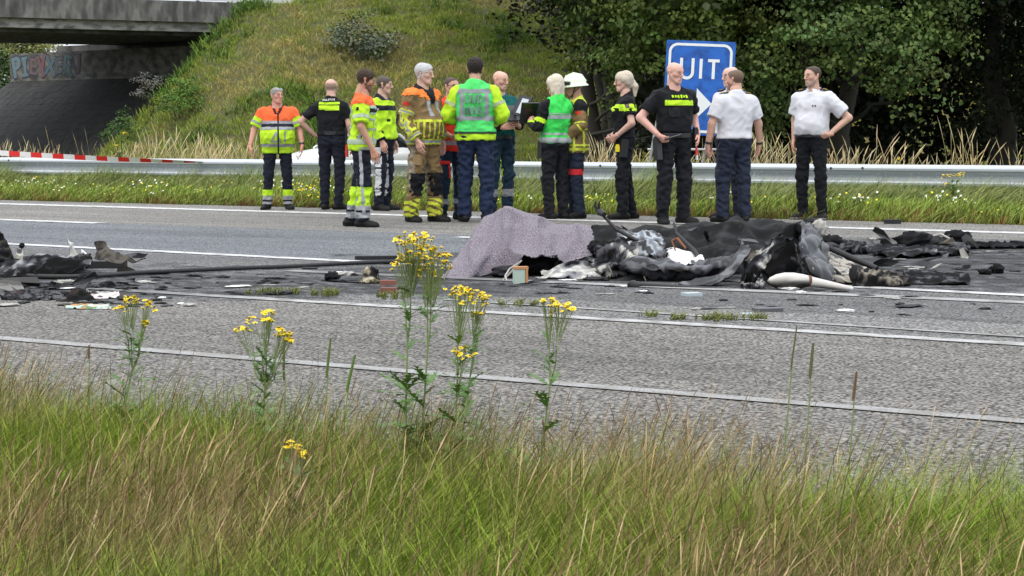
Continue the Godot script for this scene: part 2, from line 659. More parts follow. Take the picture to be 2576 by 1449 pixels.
	# safety rail on the deck
	var r := thing("bridge_railing", "white safety rail with blue posts on top of the viaduct", "railing", at2(F0, 6.3))
	var white := mat(Color(0.6, 0.62, 0.62), 0.5)
	var blue := mat(Color(0.05, 0.18, 0.5), 0.5)
	b = Build.new()
	prism(b, -BD * 50.0 - BM * 0.12, BD * 6.0 - BM * 0.12, -BM * 0.08, 0.06, 0.26)
	put("rail", b.mesh(), white, r)
	for k in 14:
		b = Build.new()
		b.box(at2(BD * (2.9 - k * 2.4) - BM * 0.24, 0.35), Vector3(0.12, 0.72, 0.12), Basis(Vector3.UP, 0.42))
		put("post", b.mesh(), blue, r)
	b = Build.new()
	prism(b, -BD * 50.0 - BM * 0.22, BD * 6.0 - BM * 0.22, -BM * 0.06, 0.62, 0.68)
	put("handrail", b.mesh(), blue, r)

func guardrail() -> void:
	var t := thing("guard_rail", "galvanised steel guard rail running along the far grass verge", "guard rail", R(0, 23.5))
	var steel := mat(Color(0.42, 0.45, 0.49), 0.5, 0.3)
	steel.roughness_texture = ntex(noise(0.02, 3, 31), 256, [[0.0, grey(0.35)], [1.0, grey(0.65)]])
	tri(steel, 0.8, false)
	var dark := mat(Color(0.03, 0.03, 0.03), 0.6)
	var prof := [[0.00, 0.628], [0.022, 0.622], [0.062, 0.598], [0.08, 0.575], [0.08, 0.548], [0.062, 0.525], [0.012, 0.49], [0.0, 0.475], [0.0, 0.455], [0.012, 0.44], [0.062, 0.405], [0.08, 0.382], [0.08, 0.355], [0.062, 0.332], [0.022, 0.308], [0.0, 0.302]]
	var face := func(u0: float, u1: float, out: float) -> ArrayMesh:
		var b := Build.new()
		for i in prof.size() - 1:
			var p := []
			for q in [[u1, i], [u0, i], [u0, i + 1], [u1, i + 1]]:
				p.append(R(q[0], -prof[q[1]][0] - out, prof[q[1]][1]))
			b.quad(p[0], p[1], p[2], p[3])
			var k := []
			for q in p: k.append(q + N * 0.004)
			b.quad(k[1], k[0], k[3], k[2])
		return b.mesh()
	for s in range(-5, 14):
		put("rail_section", face.call(s * 4.0 - 0.16, s * 4.0 + 4.0, 0.0 if s % 2 else 0.005), steel, t)
		var b := Build.new()
		b.box(R(s * 4.0 + 0.3, 0.09, 0.25), Vector3(0.06, 0.72, 0.12), Basis(Vector3.UP, 0.526))
		put("post", b.mesh(), steel, t)
		for k in 2:
			b = Build.new()
			b.lathe(R(s * 4.0 + 0.1 + k * 0.45, -0.088, 0.578 - 0.006 * k), Basis(U, -N, Vector3.UP), [[0.0, 0.012], [0.013, 0.01], [0.018, 0.0]], 8)
			put("bolt", b.mesh(), dark, t)

func rounded(w: float, h: float, r: float, n := 6) -> PackedVector2Array:
	var p := PackedVector2Array()
	for q in [[1, 1, 0], [-1, 1, 1], [-1, -1, 2], [1, -1, 3]]:
		for k in n + 1:
			var a: float = (q[2] + float(k) / n) * PI / 2
			p.append(Vector2(q[0] * (w / 2 - r) + cos(a) * r, q[1] * (h / 2 - r) + sin(a) * r))
	return p

func plate(pts: PackedVector2Array, z0: float, z1: float) -> ArrayMesh:   # a flat shape with a thickness, facing +z
	var b := Build.new()
	var t := Geometry2D.triangulate_polygon(pts)
	for i in range(0, t.size(), 3):
		var a := pts[t[i]]
		var c := pts[t[i + 1]]
		var d := pts[t[i + 2]]
		if (c - a).cross(d - a) > 0.0:
			var s := c; c = d; d = s
		b.tri(Vector3(a.x, a.y, z1), Vector3(c.x, c.y, z1), Vector3(d.x, d.y, z1))
		b.tri(Vector3(a.x, a.y, z0), Vector3(d.x, d.y, z0), Vector3(c.x, c.y, z0))
	for i in pts.size():
		var a := pts[i]
		var c := pts[(i + 1) % pts.size()]
		b.quad(Vector3(a.x, a.y, z1), Vector3(a.x, a.y, z0), Vector3(c.x, c.y, z0), Vector3(c.x, c.y, z1))
	return b.mesh()

func exit_sign() -> void:
	var mid := V(1758, 222, 28.0)
	var t := thing("exit_sign", "blue motorway exit sign reading UIT with a white arrow, behind the guard rail", "road sign", Vector3(mid.x, -0.2, mid.z))
	var turn := Basis(Vector3.UP, -0.16) * Basis(Vector3.BACK, -0.045)
	var blue := mat(Color(0.012, 0.13, 0.56), 0.4)
	blue.albedo_texture = ntex(noise(0.015, 4, 71), 256, [[0.0, Color(0.62, 0.66, 0.7)], [0.5, grey(0.92)], [1.0, grey(1.0)]])
	tri(blue, 0.9, false)
	var white := mat(Color(0.74, 0.77, 0.8), 0.4)
	var grey_ := mat(Color(0.42, 0.44, 0.45), 0.45, 0.5)
	var on := func(called: String, mesh: Mesh, m: Material) -> void:
		var o := put(called, mesh, m, t)
		o.position = Vector3(0, mid.y + 0.2, 0)
		o.basis = turn
	on.call("panel", plate(rounded(1.07, 1.46, 0.02), -0.03, 0.0), blue)
	var b := Build.new()
	var outer := rounded(0.99, 1.38, 0.14, 8)
	var inner := rounded(0.91, 1.30, 0.10, 8)
	for i in outer.size():
		var j := (i + 1) % outer.size()
		var p := [outer[i], outer[j], inner[j], inner[i]].map(func(q): return Vector3(q.x, q.y, 0.004))
		b.quad(p[1], p[0], p[3], p[2])
	on.call("border", b.mesh(), white)
	var stroke := func(called: String, pts: Array, w: float) -> void:
		var s := Build.new()
		for i in pts.size() - 1:
			var d: Vector2 = (pts[i + 1] - pts[i]).normalized()
			var sd := Vector2(-d.y, d.x) * w * 0.5
			var a: Vector2 = pts[i] - d * w * (0.12 if i else 0.0)
			var c: Vector2 = pts[i + 1] + d * w * (0.12 if i < pts.size() - 2 else 0.0)
			var z := 0.005 + 0.0004 * i
			s.quad(Vector3(a.x + sd.x, a.y + sd.y, z), Vector3(c.x + sd.x, c.y + sd.y, z), Vector3(c.x - sd.x, c.y - sd.y, z), Vector3(a.x - sd.x, a.y - sd.y, z))
		on.call(called, s.mesh(), white)
	var u := [Vector2(-0.29, 0.46)]
	for k in 9:
		var a := PI + PI * k / 8.0
		u.append(Vector2(-0.2 + 0.09 * cos(a), 0.24 + 0.09 * sin(a)))
	u.append(Vector2(-0.11, 0.46))
	stroke.call("letter_u", u, 0.046)
	stroke.call("letter_i", [Vector2(0.015, 0.455), Vector2(0.015, 0.15)], 0.046)
	stroke.call("letter_t", [Vector2(0.12, 0.432), Vector2(0.30, 0.432)], 0.046)
	stroke.call("letter_t", [Vector2(0.21, 0.41), Vector2(0.21, 0.15)], 0.046)
	on.call("arrow", plate(PackedVector2Array([Vector2(-0.03, 0.0), Vector2(0.21, -0.235), Vector2(-0.03, -0.48)]), 0.001, 0.005), white)
	b = Build.new()
	b.box(Vector3(-0.28, -0.235, 0.003), Vector3(0.5, 0.1, 0.003))
	on.call("arrow", b.mesh(), white)
	for s in [-1, 1]:
		b = Build.new()
		b.tube([Vector3(0.42 * s, 1.0, -0.07), Vector3(0.42 * s, 0.0, -0.07)], [0.03, 0.03])
		put("post", b.mesh(), grey_, t)
		b = Build.new()
		b.tube([Vector3(0.42 * s - 0.2, 1.55, -0.09), Vector3(0.42 * s - 0.46, 0.0, -0.3)], [0.022, 0.022])
		put("brace", b.mesh(), grey_, t)
	b = Build.new()
	b.tube([Vector3(-0.78, 1.0, -0.17), Vector3(0.5, 1.0, -0.08)], [0.02, 0.02])
	put("crossbar", b.mesh(), grey_, t)

func barrier_tape() -> void:
	var t := thing("barrier_tape", "red and white barrier tape stretched in front of the guard rail at the left", "barrier tape", V(0, 384, 29.0))
	var off := -t.position
	var white := mat(Color(0.78, 0.78, 0.78), 0.4)
	var red := mat(Color(0.72, 0.03, 0.03), 0.4)
	var edge := func(f: float) -> Array:
		var mid := V(lerpf(-60.0, 545.0, f), lerpf(381.0, 409.5, f) + 3.0 * sin(PI * f), lerpf(28.8, 30.2, f))
		var tw := lerpf(0.05, 1.45, f * f)
		var d := Vector3(0, cos(tw), sin(tw)) * 0.042
		return [mid + d + off, mid - d + off, Vector3(0, -sin(tw), cos(tw)) * 0.0015]
	var n := 22
	for k in n:
		var b := Build.new()
		for s in 3:
			var e: Array = edge.call((k + s / 3.0) / n)
			var g: Array = edge.call((k + (s + 1) / 3.0) / n)
			b.quad(e[0] + e[2], g[0] + g[2], g[1] + g[2], e[1] + e[2])
			b.quad(g[0] - g[2], e[0] - e[2], e[1] - e[2], g[1] - g[2])
		put("red_stripe" if k % 2 == 1 else "white_stripe", b.mesh(), red if k % 2 == 1 else white, t)

func parked_car() -> void:
	var at := V(885, 400, 55.0)
	var t := thing("car", "white car standing beyond the guard rail behind the officers", "car", Vector3(at.x, -0.3, at.z), 0.45)
	var paint := mat(Color(0.7, 0.72, 0.73), 0.25, 0.0, 0.6)
	paint.clearcoat_enabled = true
	var glass := mat(Color(0.02, 0.025, 0.03), 0.08)
	var rubber := mat(Color(0.02, 0.02, 0.02), 0.8)
	var loft := func(secs: Array) -> ArrayMesh:    # [x, half width, bottom, top, half width at the top]
		var v := PackedVector3Array()
		var idx := PackedInt32Array()
		for s in secs:
			for q in [[-1, 0, 0.85], [-1, 0.12, 1.0], [-1, 0.6, 1.0], [-1, 1, 0.0], [1, 1, 0.0], [1, 0.6, 1.0], [1, 0.12, 1.0], [1, 0, 0.85]]:
				var hw: float = s[4] if q[1] == 1 else s[1] * q[2]
				v.append(Vector3(s[0], lerpf(s[2], s[3], q[1]), q[0] * hw))
		for i in secs.size() - 1:
			for k in 8:
				var a := i * 8 + k
				var c := i * 8 + (k + 1) % 8
				idx.append_array(PackedInt32Array([a, c, c + 8, a, c + 8, a + 8]))
		for e in [0, (secs.size() - 1) * 8]:
			for k in range(1, 7):
				idx.append_array(PackedInt32Array([e, e + k, e + k + 1] if e else [e, e + k + 1, e + k]))
		return am(v, normals(v, idx), idx)
	put("body", loft.call([[-2.05, 0.6, 0.35, 0.6, 0.5], [-1.95, 0.8, 0.25, 0.72, 0.65], [-1.5, 0.87, 0.22, 0.84, 0.72], [-0.9, 0.88, 0.2, 0.95, 0.78], [0.2, 0.88, 0.2, 0.96, 0.8], [1.4, 0.87, 0.22, 0.97, 0.78], [1.9, 0.82, 0.28, 0.93, 0.7], [2.02, 0.7, 0.4, 0.8, 0.6]]), paint, t)
	put("window", loft.call([[-0.95, 0.74, 0.92, 0.96, 0.7], [-0.2, 0.74, 0.92, 1.40, 0.58], [0.5, 0.74, 0.92, 1.43, 0.58], [1.3, 0.74, 0.92, 1.36, 0.56], [1.75, 0.72, 0.92, 1.0, 0.62]]), glass, t)
	put("roof", loft.call([[-0.22, 0.6, 1.385, 1.42, 0.52], [0.5, 0.62, 1.41, 1.46, 0.54], [1.32, 0.6, 1.345, 1.40, 0.52]]), paint, t)
	for s in [-1, 1]:
		var b := Build.new()
		b.tube([Vector3(-0.98, 0.95, 0.72 * s), Vector3(-0.2, 1.41, 0.6 * s)], [0.04, 0.035])
		b.tube([Vector3(1.32, 1.38, 0.58 * s), Vector3(1.78, 0.96, 0.7 * s)], [0.05, 0.05])
		b.tube([Vector3(0.55, 1.43, 0.61 * s), Vector3(0.6, 0.94, 0.77 * s)], [0.035, 0.035])
		put("pillar", b.mesh(), paint, t)
		b = Build.new()
		b.lathe(Vector3(-0.75, 1.02, 0.88 * s), Basis(Vector3.RIGHT, Vector3.BACK * s, Vector3.UP), [[0.0, -0.08], [0.09, -0.06], [0.11, 0.04], [0.06, 0.09], [0.0, 0.1]], 10)
		put("mirror", b.mesh(), rubber, t)
		b = Build.new()
		b.lathe(Vector3(-1.93, 0.62, 0.58 * s), Basis(Vector3.BACK, Vector3.LEFT, Vector3.UP), [[0.16, -0.05], [0.13, 0.04], [0.0, 0.06]], 10)
		put("headlight", b.mesh(), mat(Color(0.5, 0.52, 0.55), 0.15), t)
		for x in [-1.3, 1.3]:
			b = Build.new()
			b.lathe(Vector3(x, 0.31, 0.76 * s), Basis(Vector3.RIGHT, Vector3.BACK * s, Vector3.UP), [[0.2, -0.1], [0.31, -0.1], [0.31, 0.09], [0.27, 0.115], [0.19, 0.1]], 18)
			var w := put("wheel", b.mesh(), rubber, t)
			b = Build.new()
			b.lathe(Vector3(x, 0.31, 0.76 * s), Basis(Vector3.RIGHT, Vector3.BACK * s, Vector3.UP), [[0.19, 0.1], [0.1, 0.08], [0.0, 0.1]], 14)
			put("rim", b.mesh(), mat(Color(0.5, 0.5, 0.52), 0.35, 0.8), w)

# ================================================================ people
class Body:   # a distance field of smoothly joined tapered limbs, meshed as surface nets
	var o: Vector3
	var c: float
	var nx: int
	var ny: int
	var nz: int
	var d := PackedFloat32Array()
	var own := PackedByteArray()
	var verts := PackedVector3Array()
	var nrm := PackedVector3Array()
	var quads := PackedInt32Array()
	var vtag := PackedByteArray()

	func _init(lo: Vector3, hi: Vector3, cell: float) -> void:
		c = cell
		o = lo
		nx = int((hi.x - lo.x) / c) + 2
		ny = int((hi.y - lo.y) / c) + 2
		nz = int((hi.z - lo.z) / c) + 2
		d.resize(nx * ny * nz)
		d.fill(9.0)
		own.resize(nx * ny * nz)

	# flat: 1 cuts the limb off square at b, 2 at a, 3 at both; sub < 0 carves instead
	func limb(a: Vector3, b: Vector3, ra: float, rb: float, k: float, tag := 0, flat := 0, carve := false) -> void:
		var m := maxf(ra, rb) + k + c * 2.1
		var i0 := maxi(0, int((minf(a.x, b.x) - m - o.x) / c))
		var i1 := mini(nx, int((maxf(a.x, b.x) + m - o.x) / c) + 1)
		var j0 := maxi(0, int((minf(a.y, b.y) - m - o.y) / c))
		var j1 := mini(ny, int((maxf(a.y, b.y) + m - o.y) / c) + 1)
		var k0 := maxi(0, int((minf(a.z, b.z) - m - o.z) / c))
		var k1 := mini(nz, int((maxf(a.z, b.z) + m - o.z) / c) + 1)
		var ab := b - a
		var l2 := maxf(ab.length_squared(), 1e-9)
		var inv := 1.0 / l2
		var len := sqrt(l2)
		var dr := rb - ra
		var abx := ab.x
		var ik := 0.25 / k
		for j in range(j0, j1):
			var py := o.y + j * c - a.y
			for kk in range(k0, k1):
				var pz := o.z + kk * c - a.z
				var dy := py * ab.y + pz * ab.z
				var q0 := py * py + pz * pz
				var at := (j * nz + kk) * nx
				for i in range(i0, i1):
					var px := o.x + i * c - a.x
					var dot := px * abx + dy
					var tr := dot * inv
					var t := clampf(tr, 0.0, 1.0)
					var e := sqrt(maxf(0.0, px * px + q0 - 2.0 * t * dot + t * t * l2)) - (ra + t * dr)
					if flat:
						if flat & 1: e = maxf(e, (tr - 1.0) * len)
						if flat & 2: e = maxf(e, -tr * len)
					var n := at + i
					var f := d[n]
					if carve:
						e = -e
						var h := maxf(k - absf(e - f), 0.0)
						d[n] = maxf(e, f) + h * h * ik
					else:
						if e < f: own[n] = tag
						var h := maxf(k - absf(e - f), 0.0)
						d[n] = minf(e, f) - h * h * ik

	func cut(p: Vector3, n: Vector3, tag := -1) -> void:   # keep what lies behind the plane
		for j in ny:
			for kk in nz:
				var at := (j * nz + kk) * nx
				var base := (o.y + j * c - p.y) * n.y + (o.z + kk * c - p.z) * n.z
				for i in nx:
					if d[at + i] < c * 2.0:
						if tag < 0 or own[at + i] == tag:
							d[at + i] = maxf(d[at + i], base + (o.x + i * c - p.x) * n.x)

	func net() -> void:
		var sy := nz * nx
		var sz := nx
		var vid := PackedInt32Array()
		vid.resize(d.size())
		vid.fill(-1)
		var far := c * 1.8
		var cells := PackedInt32Array()
		for j in ny - 1:
			for kk in nz - 1:
				var at := j * sy + kk * sz
				for i in nx - 1:
					var n := at + i
					var a := d[n]
					if a > far or a < -far: continue
					var v := [a, d[n + 1], d[n + sz], d[n + sz + 1], d[n + sy], d[n + sy + 1], d[n + sy + sz], d[n + sy + sz + 1]]
					var neg := 0
					for q in 8:
						if v[q] < 0.0: neg += 1
					if neg == 0 or neg == 8: continue
					var s := Vector3.ZERO
					var w := 0
					for e in [[0, 1, 0], [2, 3, 0], [4, 5, 0], [6, 7, 0], [0, 2, 2], [1, 3, 2], [4, 6, 2], [5, 7, 2], [0, 4, 1], [1, 5, 1], [2, 6, 1], [3, 7, 1]]:
						var p: float = v[e[0]]
						var r: float = v[e[1]]
						if (p < 0.0) != (r < 0.0):
							var t := p / (p - r)
							var b: int = e[0]
							var x := Vector3(b & 1, b >> 2, (b >> 1) & 1)
							x[e[2]] += t
							s += x
							w += 1
					vid[n] = verts.size()
					verts.append(o + (Vector3(i, j, kk) + s / w) * c)
					vtag.append(own[n])
					cells.append(n)
		for n in cells:
			var a := d[n] < 0.0
			if a != (d[n + 1] < 0.0): _quad(vid, n, sy, sz, not a)
			if a != (d[n + sy] < 0.0): _quad(vid, n, sz, 1, not a)
			if a != (d[n + sz] < 0.0): _quad(vid, n, 1, sy, not a)

	func _quad(vid: PackedInt32Array, n: int, s: int, t: int, flip: bool) -> void:
		if n < s + t: return
		var a := vid[n]
		var b := vid[n - s]
		var e := vid[n - s - t]
		var f := vid[n - t]
		if a < 0 or b < 0 or e < 0 or f < 0: return
		if flip:
			quads.append(a); quads.append(b); quads.append(e); quads.append(f)
		else:
			quads.append(a); quads.append(f); quads.append(e); quads.append(b)

	func smooth() -> void:   # vertex normals
		nrm.resize(verts.size())
		nrm.fill(Vector3.ZERO)
		for i in range(0, quads.size(), 4):
			var a := verts[quads[i]]
			var b := verts[quads[i + 2]]
			var e := verts[quads[i + 1]]
			var f := verts[quads[i + 3]]
			var n := (f - e).cross(b - a)
			for k in 4:
				nrm[quads[i + k]] += n
		for i in nrm.size():
			nrm[i] = nrm[i].normalized()

	func crease(nz_: FastNoiseLite, amp: float, squash := Vector3.ONE) -> void:   # folds of cloth
		smooth()
		for i in verts.size():
			var w := 1.0 - 2.0 * absf(nz_.get_noise_3dv(verts[i] * squash))
			verts[i] += nrm[i] * (w - 0.5) * amp
		smooth()

	# the surface, split by what sort(centre, tag) says; lift pushes a sort outwards
	func split(sort: Callable, count: int, lift: Array, scale: float) -> Array:
		var out := []
		for k in count:
			out.append([PackedVector3Array(), PackedVector3Array(), PackedInt32Array(), {}])
		for i in range(0, quads.size(), 4):
			var mid := (verts[quads[i]] + verts[quads[i + 2]]) * 0.5
			var k: int = sort.call(mid, vtag[quads[i]], (nrm[quads[i]] + nrm[quads[i + 2]]).normalized())
			if k < 0: continue
			var g: Array = out[k]
			var map: Dictionary = g[3]
			var id := []
			for e in 4:
				var q := quads[i + e]
				var x: int = map.get(q, -1)
				if x < 0:
					x = g[0].size()
					map[q] = x
					g[0].append((verts[q] + nrm[q] * lift[k]) * scale)
					g[1].append(nrm[q])
				id.append(x)
			g[2].append_array(PackedInt32Array([id[0], id[1], id[2], id[0], id[2], id[3]]))
		return out

var heads := {}
var hands := {}

func make_head(female: bool) -> Body:     # centre of the skull at the origin, looking along +z
	var b := Body.new(Vector3(-0.11, -0.17, -0.13), Vector3(0.11, 0.14, 0.14), 0.0052)
	var j := 0.9 if female else 1.0
	b.limb(Vector3(0, 0.036, -0.03), Vector3(0, 0.034, 0.018), 0.077, 0.072, 0.02)
	b.limb(Vector3(0, -0.02, 0.022), Vector3(0, -0.072, 0.045), 0.060 * j, 0.040 * j, 0.02)
	for s in [-1.0, 1.0]:
		b.limb(Vector3(0.046 * s * j, -0.035, -0.002), Vector3(0.02 * s * j, -0.09, 0.055), 0.028, 0.02, 0.02)
		b.limb(Vector3(0.012 * s, 0.026, 0.088), Vector3(0.045 * s, 0.026, 0.068), 0.009, 0.009, 0.012)
		b.limb(Vector3(0.040 * s * j, -0.014, 0.052), Vector3(0.044 * s * j, -0.012, 0.045), 0.022, 0.022, 0.025)
	b.limb(Vector3(0, -0.1, 0.06), Vector3(0, -0.1, 0.062), 0.02 * j, 0.02 * j, 0.015)
	for s in [-1.0, 1.0]:
		b.limb(Vector3(0.031 * s, 0.008, 0.092), Vector3(0.031 * s, 0.008, 0.094), 0.0145, 0.0145, 0.008, 0, 0, true)
		b.limb(Vector3(0.031 * s, 0.008, 0.070), Vector3(0.031 * s, 0.008, 0.0705), 0.0125, 0.0125, 0.003, 2)
	b.limb(Vector3(0, 0.018, 0.088), Vector3(0, -0.022, 0.107), 0.008, 0.0115, 0.010)
	for s in [-1.0, 1.0]:
		b.limb(Vector3(0.011 * s, -0.027, 0.094), Vector3(0.009 * s, -0.027, 0.09), 0.008, 0.008, 0.006)
	b.limb(Vector3(-0.017, -0.055, 0.079), Vector3(0.017, -0.055, 0.079), 0.006, 0.006, 0.010, 1)
	b.limb(Vector3(-0.016, -0.064, 0.08), Vector3(0.014, -0.064, 0.078), 0.008, 0.008, 0.010, 1)
	for s in [-1.0, 1.0]:
		b.limb(Vector3(0.08 * s, 0.018, -0.018), Vector3(0.077 * s, -0.025, -0.008), 0.013, 0.009, 0.006, 3)
		b.limb(Vector3(0.092 * s, 0.01, -0.004), Vector3(0.09 * s, -0.008, -0.002), 0.008, 0.007, 0.004, 3, 0, true)
	b.limb(Vector3(0, -0.06, -0.02), Vector3(0, -0.16, -0.035), 0.058 * (0.85 if female else 1.0), 0.06 * (0.85 if female else 1.0), 0.03, 4)
	b.net()
	b.smooth()
	return b

func make_hand(pose: String) -> Body:     # a right hand from the wrist at the origin down -y, thumb towards +z, palm towards +x
	var b := Body.new(Vector3(-0.06, -0.22, -0.08), Vector3(0.12, 0.05, 0.12), 0.0048)
	var curl: float = {"loose": 0.32, "flat": 0.1, "grip": 1.15}[pose]
	b.limb(Vector3(0, 0.03, 0), Vector3(0, -0.01, 0), 0.027, 0.026, 0.01)
	var zs := [0.032, 0.011, -0.010, -0.029]
	var ls := [0.078, 0.087, 0.08, 0.062]
	for f in 4:
		var kn := Vector3(0.0, -0.092 + absf(f - 1.2) * 0.005, zs[f])
		b.limb(Vector3(0, -0.012, zs[f] * 0.55), kn, 0.0165, 0.0125, 0.012)
		var p := kn
		var a := curl * 0.7
		var spread: float = (1.5 - f) * 0.05
		for s in 3:
			var l: float = ls[f] * [0.46, 0.30, 0.24][s]
			var q := p + Vector3(sin(a), -cos(a), spread) * l
			b.limb(p, q, 0.0092 - s * 0.0007, 0.0086 - s * 0.0008, 0.003)
			p = q
			a += curl * (1.0 if s == 0 else 0.8)
	b.limb(Vector3(0.004, -0.018, 0.016), Vector3(0.014, -0.055, 0.044), 0.017, 0.013, 0.012)
	b.limb(Vector3(0.014, -0.055, 0.044), Vector3(0.020 + 0.012 * curl, -0.084, 0.052 - 0.012 * curl), 0.0115, 0.010, 0.004)
	b.limb(Vector3(0.020 + 0.012 * curl, -0.084, 0.052 - 0.012 * curl), Vector3(0.024 + 0.03 * curl, -0.108, 0.054 - 0.03 * curl), 0.0098, 0.0082, 0.003)
	b.net()
	b.smooth()
	return b

# All lengths below are for a body 1.80 m tall; what is built is scaled to the height seen.
func pose_of(s: Dictionary) -> Dictionary:
	var w: float = s.get("w", 1.0)
	var j := {}
	j.hip = s.get("hip", Vector3(0, 0.93, 0))
	j.lean = s.get("lean", Vector3(0, 0, 0))      # how far the shoulders are shifted
	j.neck = Vector3(0, 1.495, -0.02) + j.lean
	j.head = Vector3(0, 1.672, 0.02) + j.lean * 1.05 + s.get("head_at", Vector3.ZERO)
	j.sh = []
	j.el = []
	j.wr = []
	j.kn = []
	j.an = []
	j.hd = []
	j.th = []
	for k in 2:    # 0 his left (+x), 1 his right
		var sg := 1.0 if k == 0 else -1.0
		var side: String = "l" if k == 0 else "r"
		j.sh.append(Vector3(0.182 * sg * lerpf(1.0, w, 0.6), 1.415, -0.015) + j.lean + s.get("sh_" + side, Vector3.ZERO))
		var arm: Array = s.get("arm_" + side, [Vector3(0.25 * lerpf(1.0, w, 0.7), 1.165, -0.035), Vector3(0.265 * lerpf(1.0, w, 0.7), 0.92, 0.04), Vector3(0, -1, 0.12), Vector3(0, 0, 1)])
		j.el.append(Vector3(arm[0].x * sg, arm[0].y, arm[0].z))
		j.wr.append(Vector3(arm[1].x * sg, arm[1].y, arm[1].z))
		j.hd.append(Vector3(arm[2].x * sg, arm[2].y, arm[2].z).normalized())
		j.th.append(Vector3(arm[3].x * sg, arm[3].y, arm[3].z))
		var leg: Array = s.get("leg_" + side, [0.115, 0.0, 0.25])   # x, z of the ankle, toes turned out
		var an := Vector3(leg[0] * sg, 0.085, leg[1] - 0.03)
		var hip: Vector3 = Vector3(0.092 * sg, 0.0, 0.0) + j.hip
		j.an.append(an)
		j.kn.append(hip.lerp(an, 0.49) + Vector3(0.012 * sg, 0, 0.03 + s.get("bend", 0.0)))
	return j

func torso(b: Body, j: Dictionary, s: Dictionary, fat: float, low: float) -> void:
	var w: float = s.get("w", 1.0)
	var belly: float = s.get("belly", 0.0)
	var l: Vector3 = j.lean
	var bust: float = s.get("bust", 0.0)
	for q in [-1.0, 1.0]:
		b.limb(Vector3(0.02 * q, 1.468, -0.022) + l, Vector3(0.145 * w * q, 1.405, -0.02) + l, 0.064 + fat * 0.8, 0.056 + fat * 0.8, 0.05)
	b.limb(Vector3(-0.075 * w, 1.33, -0.005) + l * 0.8, Vector3(0.075 * w, 1.33, -0.005) + l * 0.8, 0.107 * lerpf(1, w, 0.5) + fat, 0.107 * lerpf(1, w, 0.5) + fat, 0.07)
	b.limb(Vector3(-0.065 * w, 1.20, 0.0) + l * 0.5, Vector3(0.065 * w, 1.20, 0.0) + l * 0.5, 0.105 * lerpf(1, w, 0.5) + fat, 0.105 * lerpf(1, w, 0.5) + fat, 0.07)
	b.limb(Vector3(-0.06 * w, 1.08, 0.01 + belly * 0.3) + l * 0.25, Vector3(0.06 * w, 1.08, 0.01 + belly * 0.3) + l * 0.25, 0.102 * lerpf(1, w, 0.6) + fat + belly * 0.4, 0.102 * lerpf(1, w, 0.6) + fat + belly * 0.4, 0.07)
	b.limb(Vector3(-0.075 * w, 0.955, -0.005) + (j.hip - Vector3(0, 0.93, 0)), Vector3(0.075 * w, 0.955, -0.005) + (j.hip - Vector3(0, 0.93, 0)), 0.105 + fat, 0.105 + fat, 0.07)
	if belly > 0.0:
		b.limb(Vector3(-0.04, 1.10, 0.06 + belly * 0.5), Vector3(0.04, 1.10, 0.06 + belly * 0.5), 0.085 + belly * 0.5 + fat, 0.085 + belly * 0.5 + fat, 0.09)
	if bust > 0.0:
		for q in [-1.0, 1.0]:
			b.limb(Vector3(0.07 * q, 1.30, 0.085), Vector3(0.07 * q, 1.29, 0.09), bust + fat, bust + fat, 0.05)
	b.limb(Vector3(0, 1.42, -0.015) + l, j.neck + Vector3(0, 0.015, 0), 0.075 + fat, 0.062 + fat * 0.6, 0.05)
	if low < 0.9:
		for q in [-1.0, 1.0]:
			b.limb(Vector3(0.07 * w * q, 0.95, -0.005), Vector3(0.075 * w * q, low, 0.0), 0.105 + fat, 0.112 + fat, 0.06)

